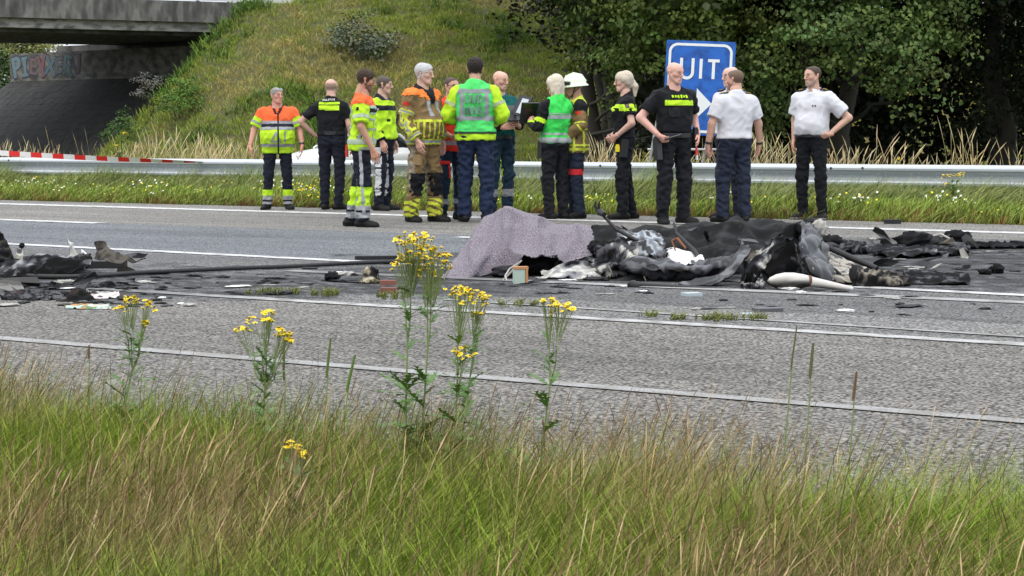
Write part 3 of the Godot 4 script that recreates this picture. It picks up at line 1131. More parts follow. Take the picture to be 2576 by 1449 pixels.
func person_meshes(s: Dictionary) -> Array:   # -> [name, parent name, verts, normals, indices, colours or null, colour]
	var res := []
	var j := pose_of(s)
	var sc: float = s.tall / 1.80
	var w: float = s.get("w", 1.0)
	var thin: float = s.get("limb", 1.0)
	var o: Dictionary = s.wear
	var lo := Vector3(-0.62, 0.0, -0.45)
	var hi := Vector3(0.62, 1.66, 0.5)
	for k in 2:
		for q in [j.el[k], j.wr[k] + j.hd[k] * 0.05, j.an[k]]:
			lo = lo.min(q - Vector3(0.12, 0.02, 0.12))
			hi = hi.max(q + Vector3(0.12, 0, 0.12))
	lo = Vector3(maxf(lo.x, -0.75), 0.0, lo.z)
	# ---- the body itself
	var b := Body.new(lo, hi, 0.017)
	torso(b, j, s, -0.012, 0.95)
	b.limb(j.neck + Vector3(0, -0.05, 0), j.head + Vector3(0, -0.11, -0.03), 0.066 * lerpf(1.0, w, 0.6), 0.062 * lerpf(1.0, w, 0.6), 0.03)
	for k in 2:
		b.limb(j.sh[k], j.el[k], 0.052 * thin, 0.041 * thin, 0.03)
		b.limb(j.el[k], j.wr[k], 0.043 * thin, 0.027 * thin, 0.015)
		var hip: Vector3 = Vector3(0.092 * (1 if k == 0 else -1), 0, 0) + j.hip
		b.limb(hip, j.kn[k], 0.072, 0.044, 0.03)
		b.limb(j.kn[k], j.an[k], 0.044, 0.030, 0.02)
		b.limb(j.an[k], j.an[k] + Vector3(0, -0.045, 0.03), 0.030, 0.022, 0.02)
	b.net()
	b.smooth()
	var bv := PackedVector3Array()
	var bn := PackedVector3Array()
	var bi := PackedInt32Array()
	var bc := PackedColorArray()
	var skin: Color = s.get("skin", Color(0.50, 0.29, 0.22))
	for i in b.verts.size():
		bv.append(b.verts[i] * sc)
		bn.append(b.nrm[i])
		bc.append(skin)
	for i in range(0, b.quads.size(), 4):
		for t in [0, 1, 2, 0, 2, 3]:
			bi.append(b.quads[i + t])
	# ---- head
	var female: bool = s.get("female", false)
	var hb: Body = heads[female]
	var turn := Basis(Vector3.UP, s.get("look", 0.0)) * Basis(Vector3.RIGHT, s.get("nod", 0.05)) * Basis(Vector3.BACK, s.get("tilt", 0.0))
	var beard: Color = s.get("beard", skin)
	var brow: Color = s.get("brow", Color(0.12, 0.08, 0.05))
	var first := bv.size()
	var hs: float = s.get("head_size", 1.02)
	var stub: float = 0.0 if beard == skin else s.get("beard_on", 0.7)
	for i in hb.verts.size():
		var p := hb.verts[i]
		bv.append((j.head + turn * p * hs) * sc)
		bn.append(turn * hb.nrm[i])
		var col := skin
		var t := hb.vtag[i]
		if t == 2 and p.z > 0.066: col = Color(0.06, 0.045, 0.04) if absf(absf(p.x) - 0.031) < 0.0065 and absf(p.y - 0.008) < 0.0055 else skin * 0.72
		elif t == 1: col = skin.lerp(Color(0.42, 0.14, 0.12), 0.35)
		elif t == 3: col = skin * Color(1.05, 0.94, 0.93)
		elif p.z > 0.05 and absf(p.y - 0.031) < 0.006 and absf(p.x) < 0.05 and absf(p.x) > 0.012: col = skin.lerp(brow, 0.75)
		elif p.z > 0.03 and absf(p.x) > 0.028 and p.y < 0.0 and p.y > -0.045: col = skin * Color(1.04, 0.95, 0.94)
		if t != 1 and t != 2 and p.y < -0.038 and p.z > 0.005 and p.y > -0.125: col = col.lerp(beard, stub)
		elif t != 1 and p.z > 0.075 and p.y < -0.036 and p.y > -0.05: col = col.lerp(beard, stub)
		bc.append(col)
	for i in range(0, hb.quads.size(), 4):
		for t in [0, 1, 2, 0, 2, 3]:
			bi.append(first + hb.quads[i + t])
	# ---- hands
	for k in 2:
		var g: Body = hands[s.get("hand_" + ("l" if k == 0 else "r"), "loose")]
		var y: Vector3 = -j.hd[k]
		var z: Vector3 = (j.th[k] - y * y.dot(j.th[k])).normalized()
		var x := y.cross(z)
		first = bv.size()
		var mir := -1.0 if k == 0 else 1.0      # the left hand is the right one mirrored
		for i in g.verts.size():
			var p := g.verts[i]
			bv.append((j.wr[k] + x * p.x * mir + y * p.y + z * p.z) * sc)
			var q := g.nrm[i]
			bn.append(x * q.x * mir + y * q.y + z * q.z)
			bc.append(skin * (Color(0.08, 0.08, 0.08) if s.get("gloves", false) else Color(1.04, 0.94, 0.93)))
		var order := [0, 1, 2, 0, 2, 3] if mir > 0 else [0, 2, 1, 0, 3, 2]
		for i in range(0, g.quads.size(), 4):
			for t in order:
				bi.append(first + g.quads[i + t])
	res.append(["body", "", bv, bn, bi, bc, null])
	# ---- hair cut from the shape of the head
	if s.has("hair"):
		var style: String = s.hair[1]
		var hn := noise(60.0, 2, 7)
		var vv := PackedVector3Array()
		var vi := PackedInt32Array()
		var map := {}
		for i in range(0, hb.quads.size(), 4):
			var p := (hb.verts[hb.quads[i]] + hb.verts[hb.quads[i + 2]]) * 0.5
			var keep := false
			match style:
				"short": keep = p.y > 0.066 + 0.02 * hn.get_noise_2d(p.x * 0.8, p.z * 0.8) - clampf((0.085 - p.z) * 1.2, 0.0, 0.11) and p.z < 0.082
				"crop": keep = p.y > 0.075 - clampf((0.06 - p.z) * 1.1, 0.0, 0.11) and p.z < 0.07
				"ring": keep = p.z < 0.0 and p.y > -0.045 and p.y < 0.05 - maxf(0.0, p.z + 0.04) * 1.0
			if style != "ring" and hb.vtag[hb.quads[i]] == 3: keep = false
			if not keep: continue
			var id := []
			for e in 4:
				var q := hb.quads[i + e]
				if not map.has(q):
					map[q] = vv.size()
					var r := hb.verts[q]
					var up: float = s.hair[2] * (0.35 + 0.65 * smoothstep(0.0, 0.1, r.y)) * (1.0 + 0.5 * hn.get_noise_3dv(r))
					if r.z > 0.055: up *= 0.8
					vv.append((j.head + turn * (r + hb.nrm[q] * up) * hs) * sc)
				id.append(map[q])
			vi.append_array(PackedInt32Array([id[0], id[1], id[2], id[0], id[2], id[3]]))
		res.append(["hair", "", vv, normals(vv, vi), vi, null, s.hair[0]])
	if s.has("long_hair"):
		var h := Body.new(Vector3(-0.16, -0.26, -0.22), Vector3(0.16, 0.16, 0.12), 0.009)
		h.limb(Vector3(0, 0.045, -0.032), Vector3(0, 0.045, 0.012), 0.094, 0.083, 0.02)
		for q in [-1.0, 1.0]:
			h.limb(Vector3(0.066 * q, 0.03, -0.01), Vector3(0.075 * q, -0.075, -0.02) if s.long_hair[1] == "bob" else Vector3(0.062 * q, -0.02, -0.04), 0.035, 0.026, 0.03)
		if s.long_hair[1] == "bob":
			h.limb(Vector3(-0.03, -0.02, -0.06), Vector3(-0.04, -0.115, -0.05), 0.055, 0.04, 0.03)
			h.limb(Vector3(0.03, -0.02, -0.06), Vector3(0.04, -0.115, -0.05), 0.055, 0.04, 0.03)
		else:
			h.limb(Vector3(0, 0.02, -0.05), Vector3(0, -0.04, -0.06), 0.065, 0.05, 0.03)
			h.limb(Vector3(0, 0.0, -0.115), Vector3(0.01, -0.06, -0.14), 0.03, 0.036, 0.015)
			h.limb(Vector3(0.01, -0.06, -0.14), Vector3(0.012, -0.17, -0.13), 0.036, 0.02, 0.02)
		h.limb(Vector3(0, -0.02, 0.085), Vector3(0, -0.1, 0.1), 0.058, 0.075, 0.012, 0, 0, true)
		h.net()
		h.crease(noise(22.0, 2, 3), 0.006, Vector3(1.6, 0.45, 1.6))
		var vv := PackedVector3Array()
		var vi := PackedInt32Array()
		for p in h.verts: vv.append((j.head + turn * p * hs) * sc)
		for i in range(0, h.quads.size(), 4):
			for t in [0, 1, 2, 0, 2, 3]: vi.append(h.quads[i + t])
		res.append(["hair", "", vv, normals(vv, vi), vi, null, s.long_hair[0]])
	# ---- trousers
	var tr: Dictionary = o.legs
	var fat: float = tr.get("fat", 0.016) * 0.78
	var g := Body.new(Vector3(lo.x, 0.0, lo.z), Vector3(hi.x, 1.14, hi.z), 0.0125)
	var seat: Vector3 = j.hip - Vector3(0, 0.93, 0)
	g.limb(Vector3(-0.068 * w, 1.05, 0.0) + seat * 0.7, Vector3(0.068 * w, 1.05, 0.0) + seat * 0.7, 0.098 + fat * 0.5, 0.098 + fat * 0.5, 0.06)
	g.limb(Vector3(-0.08 * w, 0.95, -0.008) + seat, Vector3(0.08 * w, 0.95, -0.008) + seat, 0.102 + fat * 0.6, 0.102 + fat * 0.6, 0.06)
	for k in 2:
		var sg := 1.0 if k == 0 else -1.0
		var hip: Vector3 = Vector3(0.09 * sg * lerpf(1.0, w, 0.5), 0, 0) + j.hip
		g.limb(hip, j.kn[k], 0.09 + fat * 0.6, 0.056 + fat, 0.035, 5 + k * 2)
		g.limb(j.kn[k], j.an[k] + Vector3(0, tr.get("hem", -0.025), 0), 0.057 + fat, 0.045 + fat * tr.get("flare", 1.1), 0.03, 6 + k * 2, 1)
	g.cut(Vector3(0, tr.get("top", 1.07), 0), Vector3.UP)
	g.net()
	g.crease(noise(5.5, 2, int(s.seed) + 3), tr.get("fold", 0.017), Vector3(1.0, 1.35, 1.0))
	var parts: Array = tr.parts
	var ms := g.split(tr.get("sort", func(_p, _t, _n): return 0), parts.size(), parts.map(func(q): return q[2] if q.size() > 2 else 0.0), sc)
	for k in parts.size():
		res.append([parts[k][0], "" if k == 0 else parts[0][0], ms[k][0], ms[k][1], ms[k][2], null, parts[k][1]])
	# ---- shirt, vest or jacket
	var up: Dictionary = o.top
	fat = up.get("fat", 0.012) * 0.8
	var hem: float = up.get("hem", 0.95)
	g = Body.new(Vector3(lo.x, hem - 0.08, lo.z), Vector3(hi.x, 1.62, hi.z), 0.0112)
	torso(g, j, s, fat, minf(hem, 0.95) - 0.1)
	var reach: float = up.get("sleeve", 0.6)       # 1 the elbow, 2 the wrist
	for k in 2:
		var rs: float = up.get("arm", 0.014)
		var e: Vector3 = j.el[k]
		if reach <= 1.0:
			g.limb(j.sh[k], j.sh[k].lerp(e, reach), 0.058 * thin + rs, 0.05 * thin + rs * 1.3, 0.04, 1 + k * 2, 1)
		else:
			g.limb(j.sh[k], e, 0.056 * thin + rs, 0.045 * thin + rs, 0.04, 1 + k * 2)
			g.limb(e, e.lerp(j.wr[k], reach - 1.0), 0.045 * thin + rs, 0.034 * thin + rs, 0.02, 2 + k * 2, 1)
	g.cut(Vector3(0, hem, 0), Vector3.DOWN, 0)
	g.cut(j.neck + Vector3(0, up.get("neck", 0.04), 0.0), Vector3(0, 0.85, 0.5).normalized(), 0)
	g.net()
	g.crease(noise(5.0, 2, int(s.seed)), up.get("fold", 0.015))
	parts = up.parts
	var ctx := {"j": j}
	var sort = up.get("sort")
	ms = g.split((func(p, t, n): return sort.call(p, t, n, j)) if sort != null else (func(_p, _t, _n): return 0), parts.size(), parts.map(func(q): return q[2] if q.size() > 2 else 0.0), sc)
	for k in parts.size():
		res.append([parts[k][0], "" if k == 0 else parts[0][0], ms[k][0], ms[k][1], ms[k][2], null, parts[k][1]])
	s.front = g
	# ---- shoes
	for k in 2:
		var leg: Array = s.get("leg_" + ("l" if k == 0 else "r"), [0.115, 0.0, 0.25])
		var sg := 1.0 if k == 0 else -1.0
		var a: Vector3 = j.an[k]
		var f := Vector3(sin(leg[2]) * sg, 0, cos(leg[2]))
		var x := Vector3(f.z, 0, -f.x)
		g = Body.new(a - Vector3(0.25, 0.085, 0.25), a + Vector3(0.25, 0.1, 0.25), 0.0105)
		var y0 := Vector3(a.x, 0, a.z)
		g.limb(a + Vector3(0, 0.06, 0), a + Vector3(0, -0.02, 0), 0.05, 0.046, 0.02, 0, 2)
		g.limb(y0 - f * 0.055 + Vector3(0, 0.04, 0), y0 + f * 0.05 + Vector3(0, 0.035, 0), 0.042, 0.043, 0.03)
		g.limb(y0 + f * 0.03 + Vector3(0, 0.05, 0), y0 + f * 0.15 + x * 0.008 + Vector3(0, 0.028, 0), 0.042, 0.038, 0.03)
		g.limb(y0 + f * 0.10 - x * 0.02 + Vector3(0, 0.022, 0), y0 + f * 0.17 - x * 0.012 + Vector3(0, 0.02, 0), 0.036, 0.032, 0.02)
		g.cut(Vector3(0, 0.006, 0), Vector3.DOWN)
		g.net()
		g.smooth()
		ms = g.split(func(p, _t, _n): return 1 if p.y < 0.024 else 0, 2, [0.0, 0.004], sc)
		res.append(["shoe", "", ms[0][0], ms[0][1], ms[0][2], null, s.get("shoe", Color(0.012, 0.012, 0.013))])
		res.append(["sole", "shoe", ms[1][0], ms[1][1], ms[1][2], null, s.get("sole", Color(0.02, 0.02, 0.02))])
	return res

func arm_t(p: Vector3, j: Dictionary, k: int) -> float:    # 0 shoulder, 1 elbow, 2 wrist
	var a: Vector3 = j.sh[k]
	var e: Vector3 = j.el[k]
	var w: Vector3 = j.wr[k]
	var t1 := (p - a).dot(e - a) / (e - a).length_squared()
	if t1 < 1.0: return maxf(t1, 0.0)
	return 1.0 + clampf((p - e).dot(w - e) / (w - e).length_squared(), 0, 1)

func band(x: float, a: float, b: float) -> bool:
	return x > a and x < b

const HIVIS := Color(0.55, 0.88, 0.035)
const ORANGE := Color(0.93, 0.16, 0.05)
const SILVER := Color(0.36, 0.37, 0.40)
const NAVY := Color(0.013, 0.015, 0.027)
const BLACK := Color(0.010, 0.011, 0.014)
const WHITE := Color(0.69, 0.70, 0.76)
const TAN := Color(0.24, 0.16, 0.075)

func plain_top(called: String, col: Color, more := {}) -> Dictionary:
	var d := {"parts": [[called, col]]}
	d.merge(more, true)
	return d

func cast() -> Array:
	var list := []
	# 1: man in the orange and yellow vest, standing alone at the left
	list.append({"px": 700, "py": 527, "top": 219, "turn": 0.12, "look": 0.55, "nod": 0.0, "w": 1.34, "belly": 0.09, "limb": 1.12, "skin": Color(0.543, 0.275, 0.209), "hair": [Color(0.30, 0.28, 0.26), "short", 0.008],
		"label": "stout man in orange and yellow vest standing alone at the left, sunglasses on his head",
		"arm_l": [Vector3(0.33, 1.17, 0.0), Vector3(0.36, 0.94, 0.10), Vector3(-0.05, -1, 0.15), Vector3(0, 0, 1)], "arm_r": [Vector3(0.34, 1.17, -0.02), Vector3(0.40, 0.94, 0.06), Vector3(-0.05, -1, 0.1), Vector3(0, 0, 1)],
		"leg_l": [0.15, 0.0, 0.3], "leg_r": [0.16, 0.0, 0.35],
		"wear": {"top": {"parts": [["vest", HIVIS], ["orange_yoke", ORANGE, 0.002], ["reflective_band", SILVER, 0.004], ["navy_band", NAVY, 0.003], ["zip", NAVY, 0.004], ["collar", Color(0.05, 0.02, 0.025), 0.006]], "hem": 0.83, "sleeve": 0.78, "fat": 0.022, "arm": 0.028, "fold": 0.014,
			"sort": func(p, t, n, j):
				if t == 0 or absf(p.x) < 0.2 and t in [1, 3] and p.y > 1.33:
					if n.z > 0.2 and absf(p.x - 0.01) < 0.012 and p.y < 1.4: return 4
					if n.z > 0.0 and p.y > 1.40 and absf(p.x) < 0.035 + (p.y - 1.40) * 0.45 and absf(p.x) > (p.y - 1.40) * 0.35: return 5
					if p.y > 1.30: return 1
					if band(p.y, 1.262, 1.30) or band(p.y, 1.175, 1.215) or band(p.y, 0.925, 0.97): return 2
					if band(p.y, 1.215, 1.262): return 3
					if n.z > 0.2 and p.y > 0.99 and p.y < 1.16:
						var q := absf(p.x + 0.02)
						var e: float = (1.16 - p.y) * 0.5
						if band(q, e - 0.028, e) or (p.y < 1.015 and q < e): return 2
						if band(p.x, 0.10, 0.12): return 2
					return 0
				var k := 0 if t < 3 else 1
				var a := arm_t(p, j, k)
				if a < 0.28: return 1
				if band(a, 0.50, 0.62): return 2
				return 0},
			"legs": {"parts": [["trousers", NAVY], ["yellow_band", HIVIS, 0.003], ["reflective_band", SILVER, 0.003]], "fat": 0.024, "sort": func(p, t, n):
				if band(p.y, 0.205, 0.295): return 1
				if band(p.y, 0.145, 0.205) or band(p.y, 0.08, 0.115): return 2
				return 0}}})
	# 2: bald policeman from behind, hand on hip
	list.append({"px": 836, "py": 527, "top": 197, "turn": 2.95, "look": -0.1, "w": 1.06, "skin": Color(0.524, 0.319, 0.255), "hair": [Color(0.40, 0.27, 0.22), "ring", 0.001],
		"label": "bald policeman seen from behind with one hand on his hip, yellow bars on his back",
		"arm_l": [Vector3(0.42, 1.21, -0.10), Vector3(0.24, 1.02, 0.03), Vector3(-0.6, -0.5, 0.5), Vector3(0, -0.4, 1)], "leg_l": [0.10, 0.0, 0.15], "leg_r": [0.10, 0.0, 0.9],
		"wear": {"top": {"parts": [["black_vest", BLACK], ["yellow_stripe", HIVIS, 0.004]], "hem": 1.02, "sleeve": 0.72, "fat": 0.024, "sort": func(p, t, n, j):
				if n.z < -0.15 and absf(p.x) < 0.145 and (band(p.y, 1.365, 1.428) or band(p.y, 1.442, 1.472)): return 1
				return 0},
			"legs": {"parts": [["trousers", NAVY]], "fat": 0.020}}})
	# 4: traffic policeman in the yellow jacket
	list.append({"px": 966, "py": 529, "top": 190, "turn": 1.2, "look": 0.2, "nod": 0.08, "w": 1.0, "skin": Color(0.533, 0.330, 0.255), "hair": [Color(0.10, 0.08, 0.07), "short", 0.006],
		"label": "policeman in bright yellow jacket with navy chest band, half behind the tall bearded man",
		"arm_r": [Vector3(0.24, 1.17, -0.03), Vector3(0.22, 0.93, 0.08), Vector3(0, -1, 0.2), Vector3(0, 0, 1)],
		"wear": {"top": {"parts": [["yellow_jacket", HIVIS], ["navy_band", NAVY, 0.003], ["badge", Color(0.45, 0.47, 0.5), 0.004]], "hem": 0.96, "sleeve": 1.93, "fat": 0.028, "arm": 0.022, "fold": 0.024, "sort": func(p, t, n, j):
				var a := 0.0 if t == 0 else arm_t(p, j, 0 if t < 3 else 1)
				if band(p.y, 1.335, 1.40) and a < 0.5:
					if t in [3, 4] and band(a, 0.28, 0.40) and n.x < -0.6: return 2
					return 1
				if t == 0 and p.y > 1.47: return 1
				if t == 0 and n.z > 0.2 and band(p.y, 1.19, 1.225) and band(p.x, -0.13, -0.05): return 1
				if a > 1.86: return 1
				return 0},
			"legs": {"parts": [["trousers", NAVY], ["white_stripe", Color(0.6, 0.62, 0.65), 0.003]], "fat": 0.02, "sort": func(p, t, n):
				if absf(n.x) > 0.80 and p.y < 0.86 and p.y > 0.2 and absf(p.z + 0.0) < 0.05 and fmod(p.y, 0.28) > 0.02: return 1
				return 0}},
		"shoe": Color(0.012, 0.012, 0.013)})
	# 3: tall bearded man
	list.append({"px": 912, "py": 570, "top": 172, "turn": 1.5, "look": 0.2, "nod": 0.22, "w": 1.08, "limb": 1.08, "lean": Vector3(0, -0.01, 0.03), "skin": Color(0.446, 0.242, 0.162), "hair": [Color(0.055, 0.035, 0.025), "short", 0.016], "beard": Color(0.07, 0.045, 0.035), "beard_on": 0.8,
		"label": "tall bearded man with orange shoulders and yellow sleeves, arm hanging, facing right",
		"arm_r": [Vector3(0.27, 1.14, 0.03), Vector3(0.24, 0.88, 0.16), Vector3(0, -1, 0.25), Vector3(0, 0, 1)], "leg_r": [0.12, 0.05, 0.2], "leg_l": [0.10, -0.12, 0.2],
		"wear": {"top": {"parts": [["vest", HIVIS], ["orange_yoke", ORANGE, 0.002], ["reflective_band", Color(0.45, 0.55, 0.42), 0.004], ["navy_mark", NAVY, 0.004]], "hem": 0.87, "sleeve": 0.86, "fat": 0.026, "arm": 0.026, "fold": 0.018, "sort": func(p, t, n, j):
				if t == 0:
					if p.y > 1.375: return 1
					if band(p.y, 1.28, 1.375):
						if n.z > 0.3: return 2 if p.y > 1.34 or p.y < 1.30 else 3
						return 2
					if band(p.y, 0.945, 1.0): return 2
					if n.z > 0.15 and (fmod(p.y, 0.11) < 0.022 or absf(absf(p.x) - 0.10) < 0.012): return 2
					if n.z < -0.3 and absf(absf(p.x) - 0.09) < 0.02: return 2
					return 0
				var a := arm_t(p, j, 0 if t < 3 else 1)
				if a < 0.12: return 1
				if band(a, 0.55, 0.70): return 2
				if band(a, 0.27, 0.40) and absf(p.z - 0.0) < 0.012: return 3
				return 0},
			"legs": {"parts": [["trousers", NAVY], ["yellow_panel", HIVIS, 0.003], ["reflective_band", SILVER, 0.004], ["side_stripe", Color(0.4, 0.42, 0.45), 0.004]], "fat": 0.030, "fold": 0.024, "sort": func(p, t, n):
				if absf(n.x) > 0.75 and absf(p.z - (0.055 if p.x < 0 else -0.1) * (1.0 - clampf(p.y, 0, 1))) < 0.018 and p.y > 0.1: return 3
				if band(p.y, 0.245, 0.46): return 1
				if band(p.y, 0.19, 0.245) or band(p.y, 0.10, 0.165): return 2
				return 0}}})
	# 5: firefighter with white hair
	list.append({"px": 1066, "py": 558, "top": 159, "turn": 0.95, "look": 0.25, "nod": 0.05, "w": 1.16, "limb": 1.1, "belly": 0.06, "skin": Color(0.543, 0.341, 0.267), "hair": [Color(0.55, 0.56, 0.58), "short", 0.016], "brow": Color(0.3, 0.28, 0.26),
		"label": "white-haired firefighter in brown turnout gear with an orange shoulder collar",
		"arm_r": [Vector3(0.29, 1.15, -0.05), Vector3(0.24, 0.93, 0.10), Vector3(-0.1, -1, 0.3), Vector3(0, 0, 1)], "leg_r": [0.12, -0.06, 0.3], "leg_l": [0.12, 0.1, 0.2],
		"wear": {"top": {"parts": [["turnout_coat", TAN], ["yellow_stripe", Color(0.62, 0.70, 0.06), 0.004], ["reflective_band", SILVER, 0.003], ["orange_collar", Color(0.9, 0.24, 0.05), 0.009], ["elbow_patch", BLACK, 0.003], ["black_collar", BLACK, 0.012], ["red_badge", Color(0.6, 0.04, 0.03), 0.005]], "hem": 0.87, "sleeve": 1.9, "fat": 0.030, "arm": 0.028, "fold": 0.022, "sort": func(p, t, n, j):
				if t == 0:
					if p.y > 1.50 and n.z > -0.2: return 5
					if n.z > 0.3 and p.y > 1.34 and absf(p.x) < 0.03 + (p.y - 1.34) * 0.35: return 5
					if p.y > 1.375 and (p.y > 1.41 or n.z < 0.6 or absf(p.x) < 0.11): return 3
					if band(p.y, 0.885, 0.90) or band(p.y, 0.93, 0.945): return 1
					if band(p.y, 0.90, 0.93): return 2
					if p.y < 1.16 and p.y > 0.945 and n.z > -0.55:
						if p.y > 1.135: return 1
						var f := fposmod(p.x * 0.8 + p.z * 0.6, 0.062)
						return 1 if f < 0.02 else 0
					if n.z > 0.4 and p.y > 1.2 and absf(absf(p.x) - 0.08) < 0.02: return 2
					return 0
				var a := arm_t(p, j, 0 if t < 3 else 1)
				if a < 0.18 and p.y > 1.43: return 3
				if band(a, 0.30, 0.44) and absf(n.x) > 0.65 and absf(p.z) < 0.035: return 6
				if band(a, 0.60, 0.64) or band(a, 0.72, 0.76): return 1
				if band(a, 0.64, 0.72): return 2
				if a > 0.84 and a < 1.25 and n.z < -0.3: return 4
				if band(a, 1.72, 1.76) or band(a, 1.84, 1.88): return 1
				if band(a, 1.76, 1.84): return 2
				if a > 0.76:
					var e := absf(n.z - 0.35)
					if e < 0.12: return 2
					if e < 0.38: return 1
				return 0},
			"legs": {"parts": [["turnout_trousers", TAN], ["knee_patch", BLACK, 0.004], ["yellow_check", Color(0.6, 0.68, 0.06), 0.004], ["worn_patch", Color(0.30, 0.26, 0.20), 0.002]], "fat": 0.040, "fold": 0.028, "hem": -0.01, "sort": func(p, t, n):
				if band(p.y, 0.30, 0.56) and n.z > 0.1: return 1
				if p.y < 0.27 and p.y > 0.06:
					return 2 if fposmod(p.y * 14.0 + p.x * 9.0, 1.0) < 0.62 else 0
				if absf(n.x) > 0.75 and p.y > 0.35 and p.y < 0.9 and absf(p.z) < 0.05: return 3
				return 0}}})
	# 6: medic in the red jacket
	list.append({"px": 1136, "py": 553, "top": 193, "turn": 0.5, "look": 0.15, "w": 1.0, "skin": Color(0.504, 0.297, 0.232), "hair": [Color(0.09, 0.06, 0.05), "crop", 0.005],
		"label": "man in red jacket with dark sunglasses, partly hidden by the man in the green vest",
		"arm_r": [Vector3(0.26, 1.17, 0.0), Vector3(0.10, 1.05, 0.22), Vector3(-0.7, -0.2, 0.5), Vector3(0, 1, 0.2)], "arm_l": [Vector3(0.25, 1.16, 0.0), Vector3(0.10, 1.03, 0.22), Vector3(-0.7, -0.2, 0.5), Vector3(0, 1, 0.2)],
		"wear": {"top": {"parts": [["red_jacket", Color(0.85, 0.055, 0.03)], ["reflective_band", Color(0.42, 0.40, 0.42), 0.004]], "hem": 0.86, "sleeve": 1.5, "fat": 0.026, "arm": 0.02, "fold": 0.022, "sort": func(p, t, n, j):
				if t == 0 and (band(p.y, 0.94, 1.0) or band(p.y, 1.27, 1.30) and p.x < -0.02 and p.x > -0.1): return 1
				if t != 0 and band(arm_t(p, j, 0 if t < 3 else 1), 1.38, 1.47): return 1
				return 0},
			"legs": {"parts": [["trousers", Color(0.016, 0.032, 0.062)], ["reflective_band", SILVER, 0.004], ["red_trim", Color(0.8, 0.04, 0.03), 0.005]], "fat": 0.024, "fold": 0.022, "sort": func(p, t, n):
				if band(p.y, 0.20, 0.27): return 1
				if p.x < 0 and n.z > -0.3 and (band(p.y, 0.71, 0.745) and p.x < -0.06 or band(p.y, 0.53, 0.745) and band(p.x, -0.09, -0.06)): return 2
				return 0}}})
	# 8: smiling bald man with the folder
	list.append({"px": 1258, "py": 545, "top": 177, "turn": 0.55, "look": 0.3, "nod": 0.12, "w": 1.0, "skin": Color(0.563, 0.330, 0.255), "beard": Color(0.36, 0.22, 0.17), "beard_on": 0.4,
		"label": "smiling bald man with a short beard holding an open black folder",
		"arm_l": [Vector3(0.27, 1.16, 0.02), Vector3(0.12, 1.12, 0.25), Vector3(-0.5, 0.3, 0.5), Vector3(0, 1, 0)], "hand_l": "grip", "arm_r": [Vector3(0.25, 1.16, 0.02), Vector3(0.10, 1.10, 0.24), Vector3(-0.4, 0.1, 0.6), Vector3(0, 1, 0)],
		"wear": {"top": {"parts": [["teal_shirt", Color(0.008, 0.11, 0.11)], ["yellow_sleeve", HIVIS, 0.003], ["black_sleeve", BLACK, 0.003]], "hem": 0.99, "sleeve": 1.9, "fat": 0.018, "arm": 0.018, "sort": func(p, t, n, j):
				if t != 0:
					var a := arm_t(p, j, 0 if t < 3 else 1)
					return 2 if a > 0.75 else (1 if a > 0.2 else 0)
				return 0},
			"legs": {"parts": [["trousers", Color(0.018, 0.043, 0.075)], ["reflective_band", SILVER, 0.004], ["yellow_piping", HIVIS, 0.004]], "fat": 0.024, "fold": 0.022, "sort": func(p, t, n):
				if band(p.y, 0.25, 0.34): return 1
				if absf(n.x) > 0.9 and absf(p.z) < 0.02 and p.y < 0.75 and p.y > 0.5: return 2
				return 0}}})
	# 7: man in the green vest seen from behind
	list.append({"px": 1196, "py": 558, "top": 146, "turn": 3.08, "look": 0.0, "nod": 0.08, "w": 1.1, "limb": 1.08, "skin": Color(0.485, 0.275, 0.197), "hair": [Color(0.03, 0.022, 0.02), "short", 0.02],
		"label": "tall man from behind in bright green vest with grey letters OVD RWS on its back",
		"arm_l": [Vector3(0.31, 1.17, -0.02), Vector3(0.17, 1.10, 0.22), Vector3(-0.5, 0.05, 0.6), Vector3(0, 1, 0)], "arm_r": [Vector3(0.31, 1.17, -0.02), Vector3(0.17, 1.10, 0.22), Vector3(-0.5, 0.05, 0.6), Vector3(0, 1, 0)],
		"leg_l": [0.12, 0.02, 0.3], "leg_r": [0.13, -0.03, 0.3],
		"wear": {"top": {"parts": [["yellow_jacket", HIVIS], ["green_vest", Color(0.10, 0.76, 0.18), 0.010], ["reflective_band", Color(0.30, 0.34, 0.36), 0.013], ["sleeve_band", Color(0.42, 0.50, 0.30), 0.003], ["vest_edge", Color(0.04, 0.06, 0.05), 0.008]], "hem": 0.90, "sleeve": 1.9, "fat": 0.028, "arm": 0.024, "fold": 0.018, "sort": func(p, t, n, j):
				if t == 0 or absf(p.x) < 0.165 and p.y > 1.36:
					if p.y < 0.975: return 0
					if p.y < 0.995: return 4
					if band(p.y, 1.115, 1.165): return 2
					if p.y > 1.11 and p.y < 1.46 and band(absf(p.x), 0.112, 0.155): return 2
					if band(p.y, 1.41, 1.455): return 2
					return 1
				var a := arm_t(p, j, 0 if t < 3 else 1)
				if band(a, 0.42, 0.56) or band(a, 1.4, 1.55): return 3
				return 0},
			"legs": {"parts": [["jeans", Color(0.017, 0.028, 0.068)]], "fat": 0.030, "fold": 0.026}}})
